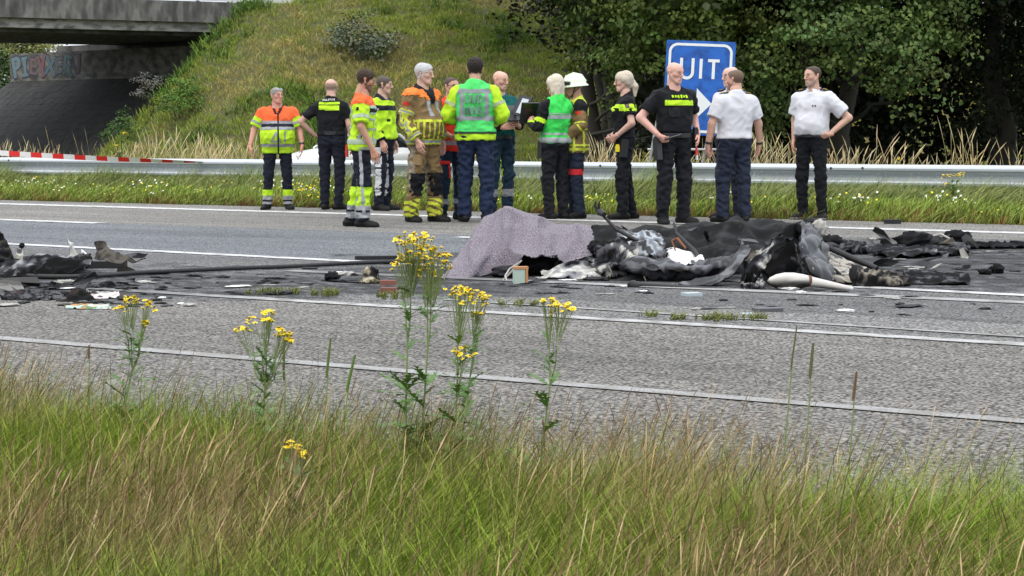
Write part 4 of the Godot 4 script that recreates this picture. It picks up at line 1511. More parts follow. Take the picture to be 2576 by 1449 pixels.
	# 10: firefighter with the helmet
	list.append({"px": 1447, "py": 549, "top": 193, "turn": -1.35, "look": 0.0, "nod": 0.1, "w": 1.0, "skin": Color(0.446, 0.242, 0.186),
		"label": "firefighter in pale green helmet behind the blonde woman in green vest", "gloves": true,
		"arm_l": [Vector3(0.26, 1.18, 0.0), Vector3(0.16, 1.02, 0.2), Vector3(-0.3, -0.2, 0.6), Vector3(0, 1, 0)],
		"wear": {"top": {"parts": [["turnout_coat", TAN], ["yellow_stripe", Color(0.66, 0.76, 0.08), 0.004], ["yellow_tabard", Color(0.66, 0.78, 0.08), 0.010], ["shoulder_patch", BLACK, 0.003], ["red_badge", Color(0.6, 0.05, 0.03), 0.004]], "hem": 0.84, "sleeve": 1.8, "fat": 0.028, "arm": 0.024, "fold": 0.02, "sort": func(p, t, n, j):
				if t == 0:
					if p.y > 1.44 or (n.z > 0.0 and p.y > 1.2 and absf(p.x) < 0.15) or (n.z < -0.35 and p.y > 1.30): return 2
					if band(p.y, 0.87, 0.90) or band(p.y, 0.92, 0.945): return 1
					if p.y < 1.15 and (p.y > 1.125 or absf(p.z + 0.06) < 0.015 or absf(p.z - 0.07) < 0.015): return 1
					return 0
				var a := arm_t(p, j, 0 if t < 3 else 1)
				if a < 0.3: return 3
				if band(a, 0.32, 0.52) and n.x > 0.5 and p.z > 0: return 4
				if band(a, 0.85, 0.93) or band(a, 1.02, 1.10) or a > 1.7: return 1
				return 0},
			"legs": {"parts": [["trousers", Color(0.020, 0.028, 0.050)], ["red_band", Color(0.55, 0.03, 0.04), 0.006]], "fat": 0.026, "sort": func(p, t, n):
				if band(p.y, 0.56, 0.63): return 1
				return 0}}})
	# 9: woman in the green vest
	list.append({"px": 1397, "py": 551, "top": 189, "turn": -2.45, "look": 0.2, "nod": 0.18, "w": 1.0, "female": true, "skin": Color(0.543, 0.341, 0.278), "long_hair": [Color(0.74, 0.66, 0.55), "bob"],
		"label": "blonde woman in bright green vest over black sleeves, holding up a black tablet",
		"arm_l": [Vector3(0.29, 1.15, 0.0), Vector3(0.20, 1.20, 0.24), Vector3(-0.25, 0.5, 0.5), Vector3(-0.3, 0.8, 0)], "hand_l": "grip", "arm_r": [Vector3(0.25, 1.16, 0.03), Vector3(0.10, 1.17, 0.26), Vector3(-0.3, 0.3, 0.6), Vector3(0, 1, 0)],
		"wear": {"top": {"parts": [["black_jacket", BLACK], ["green_vest", Color(0.06, 0.76, 0.12), 0.010], ["reflective_band", Color(0.40, 0.45, 0.46), 0.013], ["yellow_band", HIVIS, 0.004]], "hem": 0.96, "sleeve": 1.92, "fat": 0.024, "arm": 0.018, "fold": 0.018, "sort": func(p, t, n, j):
				if t == 0 or absf(p.x) < 0.15 and p.y > 1.40:
					if band(p.y, 0.965, 1.02) or band(p.y, 1.26, 1.30): return 2
					if band(p.y, 1.05, 1.08) and n.z < 0.3: return 2
					if band(p.y, 1.31, 1.325): return 2
					return 1
				var a := arm_t(p, j, 0 if t < 3 else 1)
				if band(a, 0.60, 0.80): return 3
				return 0},
			"legs": {"parts": [["trousers", Color(0.014, 0.015, 0.020)]], "fat": 0.024, "fold": 0.022}}})
	# 11: policewoman with the ponytail
	list.append({"px": 1570, "py": 551, "top": 180, "turn": -1.5, "look": 0.05, "w": 0.98, "female": true, "bust": 0.06, "skin": Color(0.543, 0.341, 0.278), "long_hair": [Color(0.62, 0.54, 0.44), "tail"],
		"label": "policewoman with blonde ponytail facing left, yellow blocks on her black shirt",
		"hand_l": "grip", "hand_r": "grip", "arm_l": [Vector3(0.27, 1.17, -0.05), Vector3(0.17, 1.01, 0.13), Vector3(-0.6, -0.45, 0.45), Vector3(0, 1, 0.3)], "arm_r": [Vector3(0.26, 1.17, -0.05), Vector3(0.15, 1.01, 0.15), Vector3(-0.6, -0.45, 0.45), Vector3(0, 1, 0.3)],
		"leg_l": [0.10, 0.06, 0.1], "leg_r": [0.10, -0.08, 0.3],
		"wear": {"top": {"parts": [["black_shirt", BLACK], ["yellow_block", HIVIS, 0.004], ["badge", Color(0.2, 0.12, 0.16), 0.006]], "hem": 0.99, "sleeve": 0.62, "fat": 0.020, "arm": 0.02, "sort": func(p, t, n, j):
				if band(p.y, 1.315, 1.40):
					var f := floori((p.x * 0.3 + p.z) / 0.035)
					if t in [1, 2] and absf(p.z) < 0.022 and p.y > 1.35 and n.x > 0.4: return 2
					if p.y < 1.355: return 1 if posmod(f, 3) != 1 else 0
					return 1 if posmod(f, 3) != 2 else 0
				return 0},
			"legs": {"parts": [["trousers", Color(0.012, 0.013, 0.018)]], "fat": 0.024, "fold": 0.022}}})
	# 12: tall bald policeman
	list.append({"px": 1694, "py": 563, "top": 155, "turn": 0.42, "look": 0.3, "nod": 0.12, "w": 1.14, "limb": 1.12, "skin": Color(0.582, 0.341, 0.278), "brow": Color(0.3, 0.2, 0.15),
		"label": "tall bald policeman in black vest with one broad yellow chest stripe, hands at his belt",
		"hand_r": "grip", "arm_r": [Vector3(0.39, 1.18, -0.07), Vector3(0.25, 0.985, 0.10), Vector3(-0.55, -0.65, 0.3), Vector3(0, 0.4, 1)], "arm_l": [Vector3(0.33, 1.19, -0.14), Vector3(0.27, 1.00, 0.06), Vector3(-0.2, -0.7, 0.5), Vector3(-0.5, 0, 1)],
		"leg_r": [0.13, 0.0, 0.2], "leg_l": [0.15, -0.02, 0.6],
		"wear": {"top": {"parts": [["black_vest", BLACK], ["yellow_stripe", HIVIS, 0.006], ["pouch", Color(0.016, 0.017, 0.02), 0.02]], "hem": 1.02, "sleeve": 0.70, "fat": 0.026, "arm": 0.018, "sort": func(p, t, n, j):
				if t == 0 and n.z > 0.0:
					if band(p.y, 1.315, 1.368) and absf(p.x) < 0.17: return 1
					if band(p.y, 1.398, 1.425) and absf(p.x) < 0.10 and fposmod(p.x, 0.034) > 0.010: return 1
					if band(p.y, 1.19, 1.29) and band(p.x, -0.13, -0.015): return 2
				return 0},
			"legs": {"parts": [["trousers", Color(0.012, 0.013, 0.018)]], "fat": 0.030, "fold": 0.026}}})
	# 13: officer hidden behind the next one
	list.append({"px": 1836, "py": 550, "top": 166, "turn": -0.75, "look": -0.35, "w": 1.0, "skin": Color(0.563, 0.352, 0.290), "hair": [Color(0.42, 0.30, 0.25), "ring", 0.001],
		"label": "bald officer in white shirt almost hidden behind another officer in white",
		"wear": {"top": plain_top("white_shirt", WHITE, {"hem": 1.0, "sleeve": 0.75, "fat": 0.022, "arm": 0.022, "fold": 0.010}), "legs": {"parts": [["trousers", Color(0.022, 0.026, 0.045)]], "fat": 0.026}}})
	# 14: officer from behind
	list.append({"px": 1846, "py": 559, "top": 174, "turn": -2.8, "look": 0.62, "nod": 0.05, "w": 1.14, "limb": 1.12, "skin": Color(0.524, 0.308, 0.232), "hair": [Color(0.17, 0.115, 0.085), "crop", 0.005], "beard": Color(0.13, 0.075, 0.05), "beard_on": 0.75,
		"label": "officer in white shirt seen from behind, arms hanging, beside the blue sign",
		"arm_l": [Vector3(0.31, 1.16, -0.02), Vector3(0.34, 0.91, 0.02), Vector3(-0.05, -1, 0.2), Vector3(0, 0, 1)], "arm_r": [Vector3(0.31, 1.16, 0.0), Vector3(0.36, 0.91, 0.07), Vector3(0, -1, 0.2), Vector3(0.3, 0, 1)],
		"leg_l": [0.14, 0.05, 0.3], "leg_r": [0.12, -0.03, 0.3],
		"wear": {"top": plain_top("white_shirt", WHITE, {"hem": 0.985, "sleeve": 0.74, "fat": 0.028, "arm": 0.026, "fold": 0.010}), "legs": {"parts": [["trousers", Color(0.020, 0.026, 0.048)]], "fat": 0.028, "fold": 0.022}}})
	# 15: officer on the right
	list.append({"px": 2040, "py": 552, "top": 165, "turn": -0.62, "look": -0.42, "nod": 0.02, "w": 1.08, "belly": 0.02, "limb": 1.06, "skin": Color(0.524, 0.319, 0.244), "hair": [Color(0.075, 0.055, 0.045), "crop", 0.006], "beard": Color(0.25, 0.19, 0.16), "beard_on": 0.6,
		"label": "officer in white shirt standing apart at the right, hand on his hip",
		"arm_l": [Vector3(0.41, 1.19, -0.11), Vector3(0.235, 0.995, 0.035), Vector3(-0.80, -0.25, 0.42), Vector3(0, 0.6, 0.6)], "arm_r": [Vector3(0.24, 1.17, -0.03), Vector3(0.22, 0.93, 0.03), Vector3(0, -1, 0.1), Vector3(0, 0, 1)],
		"leg_l": [0.13, 0.0, 0.5], "leg_r": [0.12, 0.0, 0.2],
		"wear": {"top": plain_top("white_shirt", WHITE, {"hem": 0.99, "sleeve": 0.76, "fat": 0.026, "arm": 0.026, "fold": 0.010}), "legs": {"parts": [["jeans", Color(0.009, 0.010, 0.014)]], "fat": 0.016, "fold": 0.016}, }, "sole": Color(0.3, 0.3, 0.3)})
	for i in list.size():
		var s: Dictionary = list[i]
		s.seed = 10 + i
		s.at = G(s.px, s.py)
		s.tall = V(s.px, s.top, -s.at.z).y
	return list

func surf(g: Body, x: float, y: float, sg: float) -> float:   # how far out the garment lies there, in front (+1) or behind (-1)
	var z := -9.0
	for p in g.verts:
		if absf(p.x - x) < 0.014 and absf(p.y - y) < 0.014 and p.z * sg > z: z = p.z * sg
	return z * sg

func letters(s: Dictionary, root: Node3D, parent: Node3D, text: String, y: float, height: float, width: float, col: Color, sg: float, bold := true) -> void:
	var font := SystemFont.new()
	font.font_names = PackedStringArray(["Droid Sans"])
	if bold: font.font_weight = 700
	var sc: float = s.tall / 1.80
	for i in text.length():
		var x: float = ((i + 0.5) / text.length() - 0.5) * width * sg
		var g: Body = s.front
		var z := surf(g, x, y, sg)
		var zl := surf(g, x - 0.02, y, sg)
		var zr := surf(g, x + 0.02, y, sg)
		var zt := surf(g, x, y + 0.03, sg)
		var zb := surf(g, x, y - 0.03, sg)
		if absf(z) > 1.0 or absf(zl) > 1.0 or absf(zr) > 1.0 or absf(zt) > 1.0 or absf(zb) > 1.0: continue
		var dx := Vector3(0.04, 0, zr - zl).normalized() * sg
		var n := dx.cross(Vector3(0, 0.06, zt - zb)).normalized()
		var t := TextMesh.new()
		t.font = font
		t.text = text[i]
		t.font_size = 64
		t.pixel_size = height / 64.0 / 0.72
		t.depth = 0.006
		var o := put("letter", t, mat(col, 0.7), parent)
		var up := n.cross(dx).normalized()
		var low := minf(zt * sg, zb * sg)
		o.transform = Transform3D(Basis(dx, up, n) * Basis.from_scale(Vector3(width / text.length() / height * 1.25, 1, 1)), (Vector3(x, y, z) + n * 0.026) * sc)
		o.transform.basis = o.transform.basis.scaled(Vector3.ONE * sc)

func people() -> void:
	heads[false] = make_head(false)
	heads[true] = make_head(true)
	for k in ["loose", "flat", "grip"]:
		hands[k] = make_hand(k)
	var list := cast()
	var done := []
	done.resize(list.size())
	var job := WorkerThreadPool.add_group_task(func(i): done[i] = person_meshes(list[i]), list.size())
	WorkerThreadPool.wait_for_group_task_completion(job)
	var skin := vmat(0.55)
	skin.subsurf_scatter_enabled = true
	skin.subsurf_scatter_strength = 0.08
	var weave := noise(0.2, 2, 77)
	var wt := ntex(weave, 256, [[0.0, grey(0.8)], [1.0, grey(1.0)]])
	var cloth := {}
	for i in list.size():
		var s: Dictionary = list[i]
		var root := thing("person", s.label, "person", s.at, s.turn, "emergency workers standing on the road")
		var parents := {}
		for q in done[i]:
			if q[2].is_empty(): continue
			var m: Material = skin
			if q[6] != null:
				var key := str(q[6]) + str(q[0] == "hair")
				if not cloth.has(key):
					var c := mat(q[6], 0.6 if q[0] in ["hair", "shoe"] else 0.85, 0.0, 0.3)
					c.albedo_texture = wt
					tri(c, 0.25 if q[0] != "hair" else 0.06, false)
					c.rim_enabled = q[0] != "shoe"
					c.rim = 0.15
					cloth[key] = c
				m = cloth[key]
			var par: Node3D = root if q[1] == "" else parents.get(q[1], root)
			var o := put(q[0], am(q[2], q[3], q[4], q[5] if q[5] != null else PackedColorArray()), m, par)
			if q[1] == "": parents[q[0]] = o
		extras(i, s, root, parents)

func extras(i: int, s: Dictionary, root: Node3D, parents: Dictionary) -> void:
	var sc: float = s.tall / 1.80
	var j := pose_of(s)
	var black := mat(BLACK, 0.45)
	var head_turn := Basis(Vector3.UP, s.get("look", 0.0)) * Basis(Vector3.RIGHT, s.get("nod", 0.05))
	var on_head := func(called: String, b: Build, m: Material) -> MeshInstance3D:
		var o := put(called, b.mesh(), m, root)
		o.transform = Transform3D(head_turn.scaled(Vector3.ONE * sc), j.head * sc)
		return o
	var on_body := func(called: String, b: Build, m: Material, par: Node3D = null) -> MeshInstance3D:
		var o := put(called, b.mesh(), m, par if par else root)
		o.scale = Vector3.ONE * sc
		return o
	var glasses := func(y: float, z: float, m: Material) -> void:
		var b := Build.new()
		for q in [-1.0, 1.0]:
			b.lathe(Vector3(0.033 * q, y, z), Basis(Vector3.RIGHT, Vector3(0.15 * q, 0, 1).normalized(), Vector3.UP), [[0.0, 0.006], [0.022, 0.004], [0.026, -0.002], [0.0, -0.004]], 12)
			b.tube([Vector3(0.055 * q, y + 0.008, z - 0.006), Vector3(0.082 * q, y + 0.01, z - 0.045), Vector3(0.083 * q, y + 0.004, z - 0.10)], [0.003, 0.003, 0.003], 5)
		b.tube([Vector3(-0.012, y + 0.006, z + 0.004), Vector3(0.012, y + 0.006, z + 0.004)], [0.003, 0.003], 5)
		on_head.call("sunglasses", b, m)
	var belt := func(y: float, r: float, col: Material) -> void:
		var w: float = s.get("w", 1.0)
		var b := Build.new()
		var prof := []
		var n := 28
		for k in n + 1:
			var a := TAU * k / n
			prof.append(Vector3(cos(a) * (0.172 * w + r), y, sin(a) * (0.118 + r) + s.get("belly", 0.0) * 0.3 * maxf(0.0, sin(a))))
		for k in n:
			b.quad(prof[k] + Vector3(0, 0.025, 0), prof[k] - Vector3(0, 0.025, 0), prof[k + 1] - Vector3(0, 0.025, 0), prof[k + 1] + Vector3(0, 0.025, 0))
			b.quad(prof[k + 1] * Vector3(0.9, 1, 0.9) + Vector3(0, 0.025, 0), prof[k + 1] + Vector3(0, 0.025, 0), prof[k] + Vector3(0, 0.025, 0), prof[k] * Vector3(0.9, 1, 0.9) + Vector3(0, 0.025, 0))
		on_body.call("belt", b, col)
	var lump := func(called: String, at: Vector3, size: Vector3, m: Material, turn := Basis()) -> void:
		var b := Build.new()
		b.box(at, size, turn)
		b.box(at + turn * Vector3(0, size.y * 0.5 + 0.01, 0), Vector3(size.x * 0.8, 0.02, size.z * 0.8), turn)
		on_body.call(called, b, m)
	var watch := func(k: int, m: Material) -> void:
		var b := Build.new()
		var d: Vector3 = (j.el[k] - j.wr[k]).normalized()
		b.tube([j.wr[k] + d * 0.015, j.wr[k] + d * 0.04], [0.034 * s.get("limb", 1.0), 0.035 * s.get("limb", 1.0)], 10)
		on_body.call("wrist_watch", b, m)
	match i:
		0:
			glasses.call(0.083, 0.072, mat(Color(0.35, 0.36, 0.38), 0.15))
			watch.call(0, black)
		1:
			letters(s, root, parents["black_vest"], "POLITIE", 1.496, 0.026, 0.17, Color(0.7, 0.72, 0.7), -1.0)
			belt.call(1.05, 0.022, black)
			lump.call("radio", Vector3(-0.2, 1.02, 0.0), Vector3(0.04, 0.16, 0.06), black)
			lump.call("red_pouch", Vector3(-0.215, 0.80, 0.0), Vector3(0.03, 0.15, 0.07), mat(Color(0.5, 0.03, 0.02), 0.6))
		2:
			lump.call("radio", Vector3(-0.21, 0.98, 0.07), Vector3(0.04, 0.13, 0.06), black)
		4:
			lump.call("pocket", Vector3(-0.19, 0.70, 0.06), Vector3(0.03, 0.1, 0.12), mat(TAN, 0.9))
		5:
			glasses.call(0.01, 0.102, mat(Color(0.008, 0.008, 0.01), 0.1))
		6:
			# the open folder in his hands
			var b := Build.new()
			b.box(Vector3(-0.03, 1.27, 0.31), Vector3(0.26, 0.25, 0.02), Basis(Vector3.UP, 0.2) * Basis(Vector3.RIGHT, -0.75))
			on_body.call("folder", b, black)
			b = Build.new()
			b.box(Vector3(0.09, 1.36, 0.37), Vector3(0.02, 0.27, 0.2), Basis(Vector3.BACK, -0.5) * Basis(Vector3.UP, 0.4))
			on_body.call("folder", b, black)
			b = Build.new()
			b.box(Vector3(0.08, 1.355, 0.40), Vector3(0.012, 0.20, 0.10), Basis(Vector3.BACK, -0.5) * Basis(Vector3.UP, 0.4))
			on_body.call("clear_sleeve", b, mat(Color(0.45, 0.5, 0.55), 0.2))
			belt.call(0.985, 0.022, black)
		7:
			letters(s, root, parents["yellow_jacket"].get_node("green_vest"), "OVD", 1.345, 0.09, 0.22, Color(0.13, 0.22, 0.19), -1.0, true)
			letters(s, root, parents["yellow_jacket"].get_node("green_vest"), "RWS", 1.222, 0.09, 0.22, Color(0.13, 0.22, 0.19), -1.0, true)
		8:
			# helmet with its visor, goggles and strap
			var shell := mat(Color(0.62, 0.72, 0.55), 0.3)
			var b := Build.new()
			b.lathe(Vector3(0, 0.012, -0.012), Basis(Vector3(1, 0, 0), Vector3(0, 1, 0), Vector3(0, 0, 1.18)), [[0.148, -0.012], [0.150, 0.0], [0.128, 0.022], [0.122, 0.055], [0.108, 0.095], [0.08, 0.128], [0.04, 0.146], [0.0, 0.150]], 22)
			b.tube([Vector3(0, 0.05, 0.145), Vector3(0, 0.14, 0.09), Vector3(0, 0.168, -0.01), Vector3(0, 0.14, -0.11), Vector3(0, 0.06, -0.165)], [0.010, 0.014, 0.016, 0.014, 0.01], 8)
			var hm: MeshInstance3D = on_head.call("helmet", b, shell)
			b = Build.new()
			b.tube([Vector3(-0.11, 0.05, 0.075), Vector3(-0.06, 0.06, 0.14), Vector3(0, 0.062, 0.155), Vector3(0.06, 0.06, 0.14), Vector3(0.11, 0.05, 0.075)], [0.02, 0.027, 0.026, 0.027, 0.02], 8)
			var gg: MeshInstance3D = on_head.call("goggles", b, mat(Color(0.015, 0.015, 0.017), 0.25))
			for q in [-1.0, 1.0]:
				b = Build.new()
				b.tube([Vector3(0.085 * q, 0.0, 0.01), Vector3(0.075 * q, -0.06, 0.03), Vector3(0.03 * q, -0.125, 0.05), Vector3(0, -0.13, 0.055)], [0.007, 0.007, 0.007, 0.007], 5)
				b.tube([Vector3(0.085 * q, 0.0, -0.06), Vector3(0.07 * q, -0.07, 0.03)], [0.006, 0.006], 5)
				on_head.call("chin_strap", b, black)
		9:
			var b := Build.new()
			b.box(Vector3(0.15, 1.33, 0.33), Vector3(0.23, 0.31, 0.018), Basis(Vector3.UP, -0.5) * Basis(Vector3.RIGHT, -0.6))
			on_body.call("tablet", b, mat(Color(0.012, 0.012, 0.014), 0.25))
			belt.call(0.95, 0.024, black)
			lump.call("belt_pouch", Vector3(0.17, 0.86, 0.08), Vector3(0.05, 0.2, 0.08), black)
			letters(s, root, parents["black_jacket"].get_node("green_vest"), "OVD", 1.15, 0.06, 0.16, Color(0.05, 0.5, 0.10), -1.0, false)
		10:
			belt.call(0.985, 0.024, black)
			lump.call("holster", Vector3(0.21, 0.86, 0.03), Vector3(0.05, 0.2, 0.09), black, Basis(Vector3.RIGHT, -0.1))
			lump.call("yellow_taser", Vector3(0.18, 0.86, 0.11), Vector3(0.035, 0.07, 0.05), mat(Color(0.75, 0.62, 0.02), 0.5))
			watch.call(0, mat(Color(0.4, 0.4, 0.4), 0.3))
		11:
			belt.call(0.985, 0.032, black)
			lump.call("holster", Vector3(-0.235, 0.83, 0.05), Vector3(0.06, 0.24, 0.10), black, Basis(Vector3.RIGHT, -0.15))
			var b := Build.new()
			b.tube([Vector3(-0.21, 0.94, 0.16), Vector3(-0.07, 0.985, 0.24), Vector3(-0.05, 0.99, 0.245)], [0.014, 0.016, 0.024], 8)
			on_body.call("torch", b, mat(Color(0.03, 0.03, 0.033), 0.25, 0.4))
			lump.call("radio", Vector3(0.22, 0.98, 0.09), Vector3(0.05, 0.15, 0.06), black)
			lump.call("key_tag", Vector3(0.225, 0.80, 0.11), Vector3(0.02, 0.07, 0.025), mat(Color(0.6, 0.04, 0.05), 0.5))
			lump.call("key_tag", Vector3(0.23, 0.74, 0.11), Vector3(0.02, 0.05, 0.025), mat(Color(0.6, 0.6, 0.6), 0.5))
		12, 13, 14:
			var dark := mat(Color(0.012, 0.012, 0.016), 0.6)
			var gold := mat(Color(0.55, 0.36, 0.07), 0.4, 0.4)
			for q in [-1.0, 1.0]:
				var b := Build.new()
				var turn := Basis(Vector3.BACK, -0.22 * q)
				b.box(Vector3(0.135 * q * s.w, 1.518, -0.01), Vector3(0.11, 0.012, 0.05), turn)
				var o: MeshInstance3D = on_body.call("epaulette", b, dark, parents["white_shirt"])
				b = Build.new()
				b.box(Vector3(0.155 * q * s.w, 1.521, -0.01), Vector3(0.012, 0.012, 0.046), turn)
				b.box(Vector3(0.13 * q * s.w, 1.526, -0.01), Vector3(0.012, 0.012, 0.046), turn)
				on_body.call("gold_bar", b, gold, o).scale = Vector3.ONE
			belt.call(0.99, 0.02, dark)
			# a shirt collar that stands round the neck
			var b := Build.new()
			var ring := func(r: float, y: float, k: int) -> Vector3:
				var a := TAU * k / 20.0
				return j.neck + Vector3(cos(a) * r, y - 0.012 * sin(a), sin(a) * r * 0.95 + 0.01)
			for k in 20:
				if k == 5 or k == 4: continue
				b.quad(ring.call(0.064, 0.062, k), ring.call(0.078, 0.012, k), ring.call(0.078, 0.012, k + 1), ring.call(0.064, 0.062, k + 1))
				b.quad(ring.call(0.062, 0.062, k + 1), ring.call(0.072, 0.0, k + 1), ring.call(0.072, 0.0, k), ring.call(0.062, 0.062, k))
			on_body.call("collar", b, mat(WHITE, 0.8), parents["white_shirt"])
			if i == 13:
				watch.call(0, dark)
				watch.call(1, dark)
			if i == 14:
				for q in [0.07, 0.10]:
					b = Build.new()
					b.box(Vector3(q, 1.33, surf(s.front, q, 1.33, 1.0) + 0.004), Vector3(0.014, 0.02, 0.006))
					on_body.call("pin", b, dark, parents["white_shirt"])

# ================================================================ the wreck
const WRECK := "charred aircraft wreckage on the road"

func burnt(pal: Array, sd: int, freq := 9.0) -> Callable:   # patches of char, grey and ash
	var n := noise(freq, 3, sd)
	var n2 := noise(freq * 3.7, 2, sd + 9)
	return func(p: Vector3, _u: float, _w: float, b: float) -> Color:
		var t := n.get_noise_3dv(p) * 1.15 + 0.5 * n2.get_noise_3dv(p) + b * 0.30 + 0.5
		t = clampf(t, 0.0, 0.999) * (pal.size() - 1)
		var i := int(t)
		var c: Color = pal[i].lerp(pal[i + 1], smoothstep(0.3, 0.7, t - i))
		c.a = 1.0
		return c

func wreck_sheet(called: String, label: String, rows: Array, nu: int, nw: int, o: Dictionary, m: Material, cat := "wreckage") -> MeshInstance3D:
	var pts := rows.map(func(r): return P(r))
	var mid := Vector3.ZERO
	for q in pts[0]: mid += q
	mid /= pts[0].size()
	mid.y = 0.0
	var mesh := sheet(pts, nu, nw, o)
	var a := mesh.surface_get_arrays(0)
	for i in a[Mesh.ARRAY_VERTEX].size(): a[Mesh.ARRAY_VERTEX][i] -= mid
	var moved := ArrayMesh.new()
	moved.add_surface_from_arrays(Mesh.PRIMITIVE_TRIANGLES, a)
	var x := put(called, moved, m)
	x.position = mid
	tag(x, label, cat, WRECK if cat == "wreckage" else "")
	return x

func rock(size: Vector3, sd: int, rough := 0.45) -> ArrayMesh:   # a crumpled lump
	var v := PackedVector3Array()
	var idx := PackedInt32Array()
	var n := noise(1.4, 3, sd)
	var nu := 18
	var nv := 12
	for j in nv + 1:
		for i in nu:
			var th := PI * j / nv
			var ph := TAU * i / nu
			var d := Vector3(sin(th) * cos(ph), cos(th), sin(th) * sin(ph))
			v.append(d * size * 0.5 * (1.0 + rough * n.get_noise_3dv(d * 1.3) + rough * 0.7 * n.get_noise_3dv(d * 4.0)))
			if j < nv:
				var a := j * nu + i
				var b := j * nu + (i + 1) % nu
				idx.append_array(PackedInt32Array([a, b, b + nu, a, b + nu, a + nu]))
	return am(v, normals(v, idx), idx)

func wreck() -> void:
	var K := Color(0.006, 0.006, 0.007)
	var D := Color(0.018, 0.018, 0.020)
	var GR := Color(0.075, 0.076, 0.084)
	var AS := Color(0.32, 0.31, 0.29)
	var W := Color(0.66, 0.66, 0.66)
	var dull := vmat(0.9, 0.0, 0.2)
	var sheen := vmat(0.5, 0.1, 0.4)
	var tarp := vmat(0.7, 0.0, 0.25)
	var black := mat(K, 0.6)
	var soft := mat(D, 0.75)
	# the blanket
	var felt := vmat(0.95, 0.0, 0.15)
	felt.albedo_texture = ntex(noise(0.09, 3, 61), 512, [[0.0, Color(0.42, 0.40, 0.42)], [0.45, Color(0.66, 0.64, 0.67)], [0.55, Color(0.84, 0.82, 0.85)], [1.0, Color(1, 0.97, 1)]])
	tri(felt, 0.62)
	felt.rim_enabled = true
	felt.rim = 0.12
	wreck_sheet("blanket", "mottled grey-purple felt blanket draped over a mound of wreckage", [
		[[1105, 703, 12.55], [1170, 701, 12.6], [1237, 690, 12.8], [1312, 652, 12.72], [1366, 631, 12.72], [1413, 652, 12.75], [1493, 642, 12.9]],
		[[1140, 655, 12.95], [1195, 640, 12.85], [1255, 622, 12.88], [1310, 602, 12.95], [1372, 596, 12.95], [1432, 612, 12.95], [1499, 612, 13.05]],
		[[1178, 602, 13.3], [1220, 566, 13.2], [1262, 541, 13.2], [1310, 545, 13.2], [1372, 566, 13.2], [1432, 577, 13.2], [1492, 582, 13.25]],
		[[1203, 567, 13.6], [1230, 540, 13.5], [1262, 522, 13.4], [1300, 522, 13.4], [1384, 556, 13.45], [1437, 562, 13.5], [1478, 567, 13.5]],
		[[1225, 600, 14.2], [1252, 580, 14.1], [1282, 565, 14.1], [1325, 568, 14.1], [1390, 580, 14.1], [1440, 590, 14.1], [1480, 595, 14.1]],
		[[1230, 645, 14.9], [1260, 645, 14.9], [1290, 645, 14.9], [1330, 645, 14.9], [1390, 645, 14.9], [1440, 645, 14.9], [1480, 645, 14.9]]], 120, 90,
		{"amp": 0.012, "freq": 2.6, "seed": 5, "thick": 0.008, "edge": 0.02, "fold": func(_p, u, w): return smoothstep(0.0, 0.14, u) * smoothstep(1.0, 0.85, u) * (0.06 * (0.35 - pow(absf(sin(u * 12.0 + 2.5 * w + 1.2 * sin(w * 5.0))), 0.6)) + 0.010 * sin(u * 41.0 - w * 7.0)) * smoothstep(0.75, 0.35, w), "tint": func(_p, _u, _w, _b): return Color(0.33, 0.312, 0.334)}, felt, "blanket")
	# the big black skin behind
	wreck_sheet("black_tarpaulin", "large black sheet lying crumpled behind the white panel, its ridge against the officers' feet", [
		[[1480, 640, 13.3], [1570, 650, 13.2], [1680, 655, 13.1], [1760, 660, 13.0], [1880, 640, 13.0], [1960, 625, 13.1], [2030, 640, 13.2]],
		[[1482, 600, 13.6], [1570, 603, 13.6], [1680, 598, 13.6], [1780, 592, 13.5], [1880, 600, 13.4], [1960, 592, 13.5], [2030, 585, 13.5]],
		[[1484, 571, 14.0], [1570, 573, 14.0], [1660, 571, 14.0], [1750, 567, 13.9], [1853, 549, 13.8], [1945, 556, 13.8], [2015, 562, 13.8]],
		[[1484, 620, 14.7], [1570, 620, 14.7], [1660, 620, 14.7], [1750, 615, 14.7], [1853, 605, 14.6], [1945, 605, 14.6], [2015, 610, 14.6]]], 90, 50,
		{"amp": 0.06, "freq": 2.2, "seed": 8, "edge": 0.03, "tint": burnt([K * 0.7, K * 0.8, K, Color(0.016, 0.017, 0.019)], 4)}, tarp)
	wreck_sheet("burnt_skin", "ash-white burnt heap with hanging shreds at the right edge of the blanket", [
		[[1480, 697, 12.7], [1530, 699, 12.55], [1565, 697, 12.5], [1604, 696, 12.55]],
		[[1490, 660, 12.75], [1530, 655, 12.55], [1565, 655, 12.5], [1604, 660, 12.6]],
		[[1497, 622, 12.95], [1535, 608, 12.85], [1570, 603, 12.9], [1612, 612, 12.95]],
		[[1510, 640, 13.3], [1540, 638, 13.3], [1580, 635, 13.3], [1620, 640, 13.3]]], 60, 50,
		{"amp": 0.06, "freq": 3.2, "seed": 12, "edge": 0.10, "tint": burnt([K, K, D, GR, GR, AS, Color(0.46, 0.45, 0.41)], 13, 3.0)}, dull)
	wreck_sheet("burnt_skin", "streaked white and grey flap lying in front of the blanket's dark opening", [
		[[1345, 703, 12.6], [1400, 702, 12.55], [1450, 700, 12.5], [1515, 698, 12.5]],
		[[1360, 685, 12.75], [1405, 675, 12.7], [1455, 676, 12.65], [1510, 682, 12.6]],
		[[1390, 668, 13.0], [1420, 652, 12.95], [1465, 650, 12.9], [1505, 660, 12.85]]], 50, 34,
		{"amp": 0.035, "freq": 3.4, "seed": 14, "edge": 0.10, "tint": burnt([K, GR, Color(0.2, 0.2, 0.22), AS, Color(0.5, 0.5, 0.5), AS], 15, 2.8)}, dull)
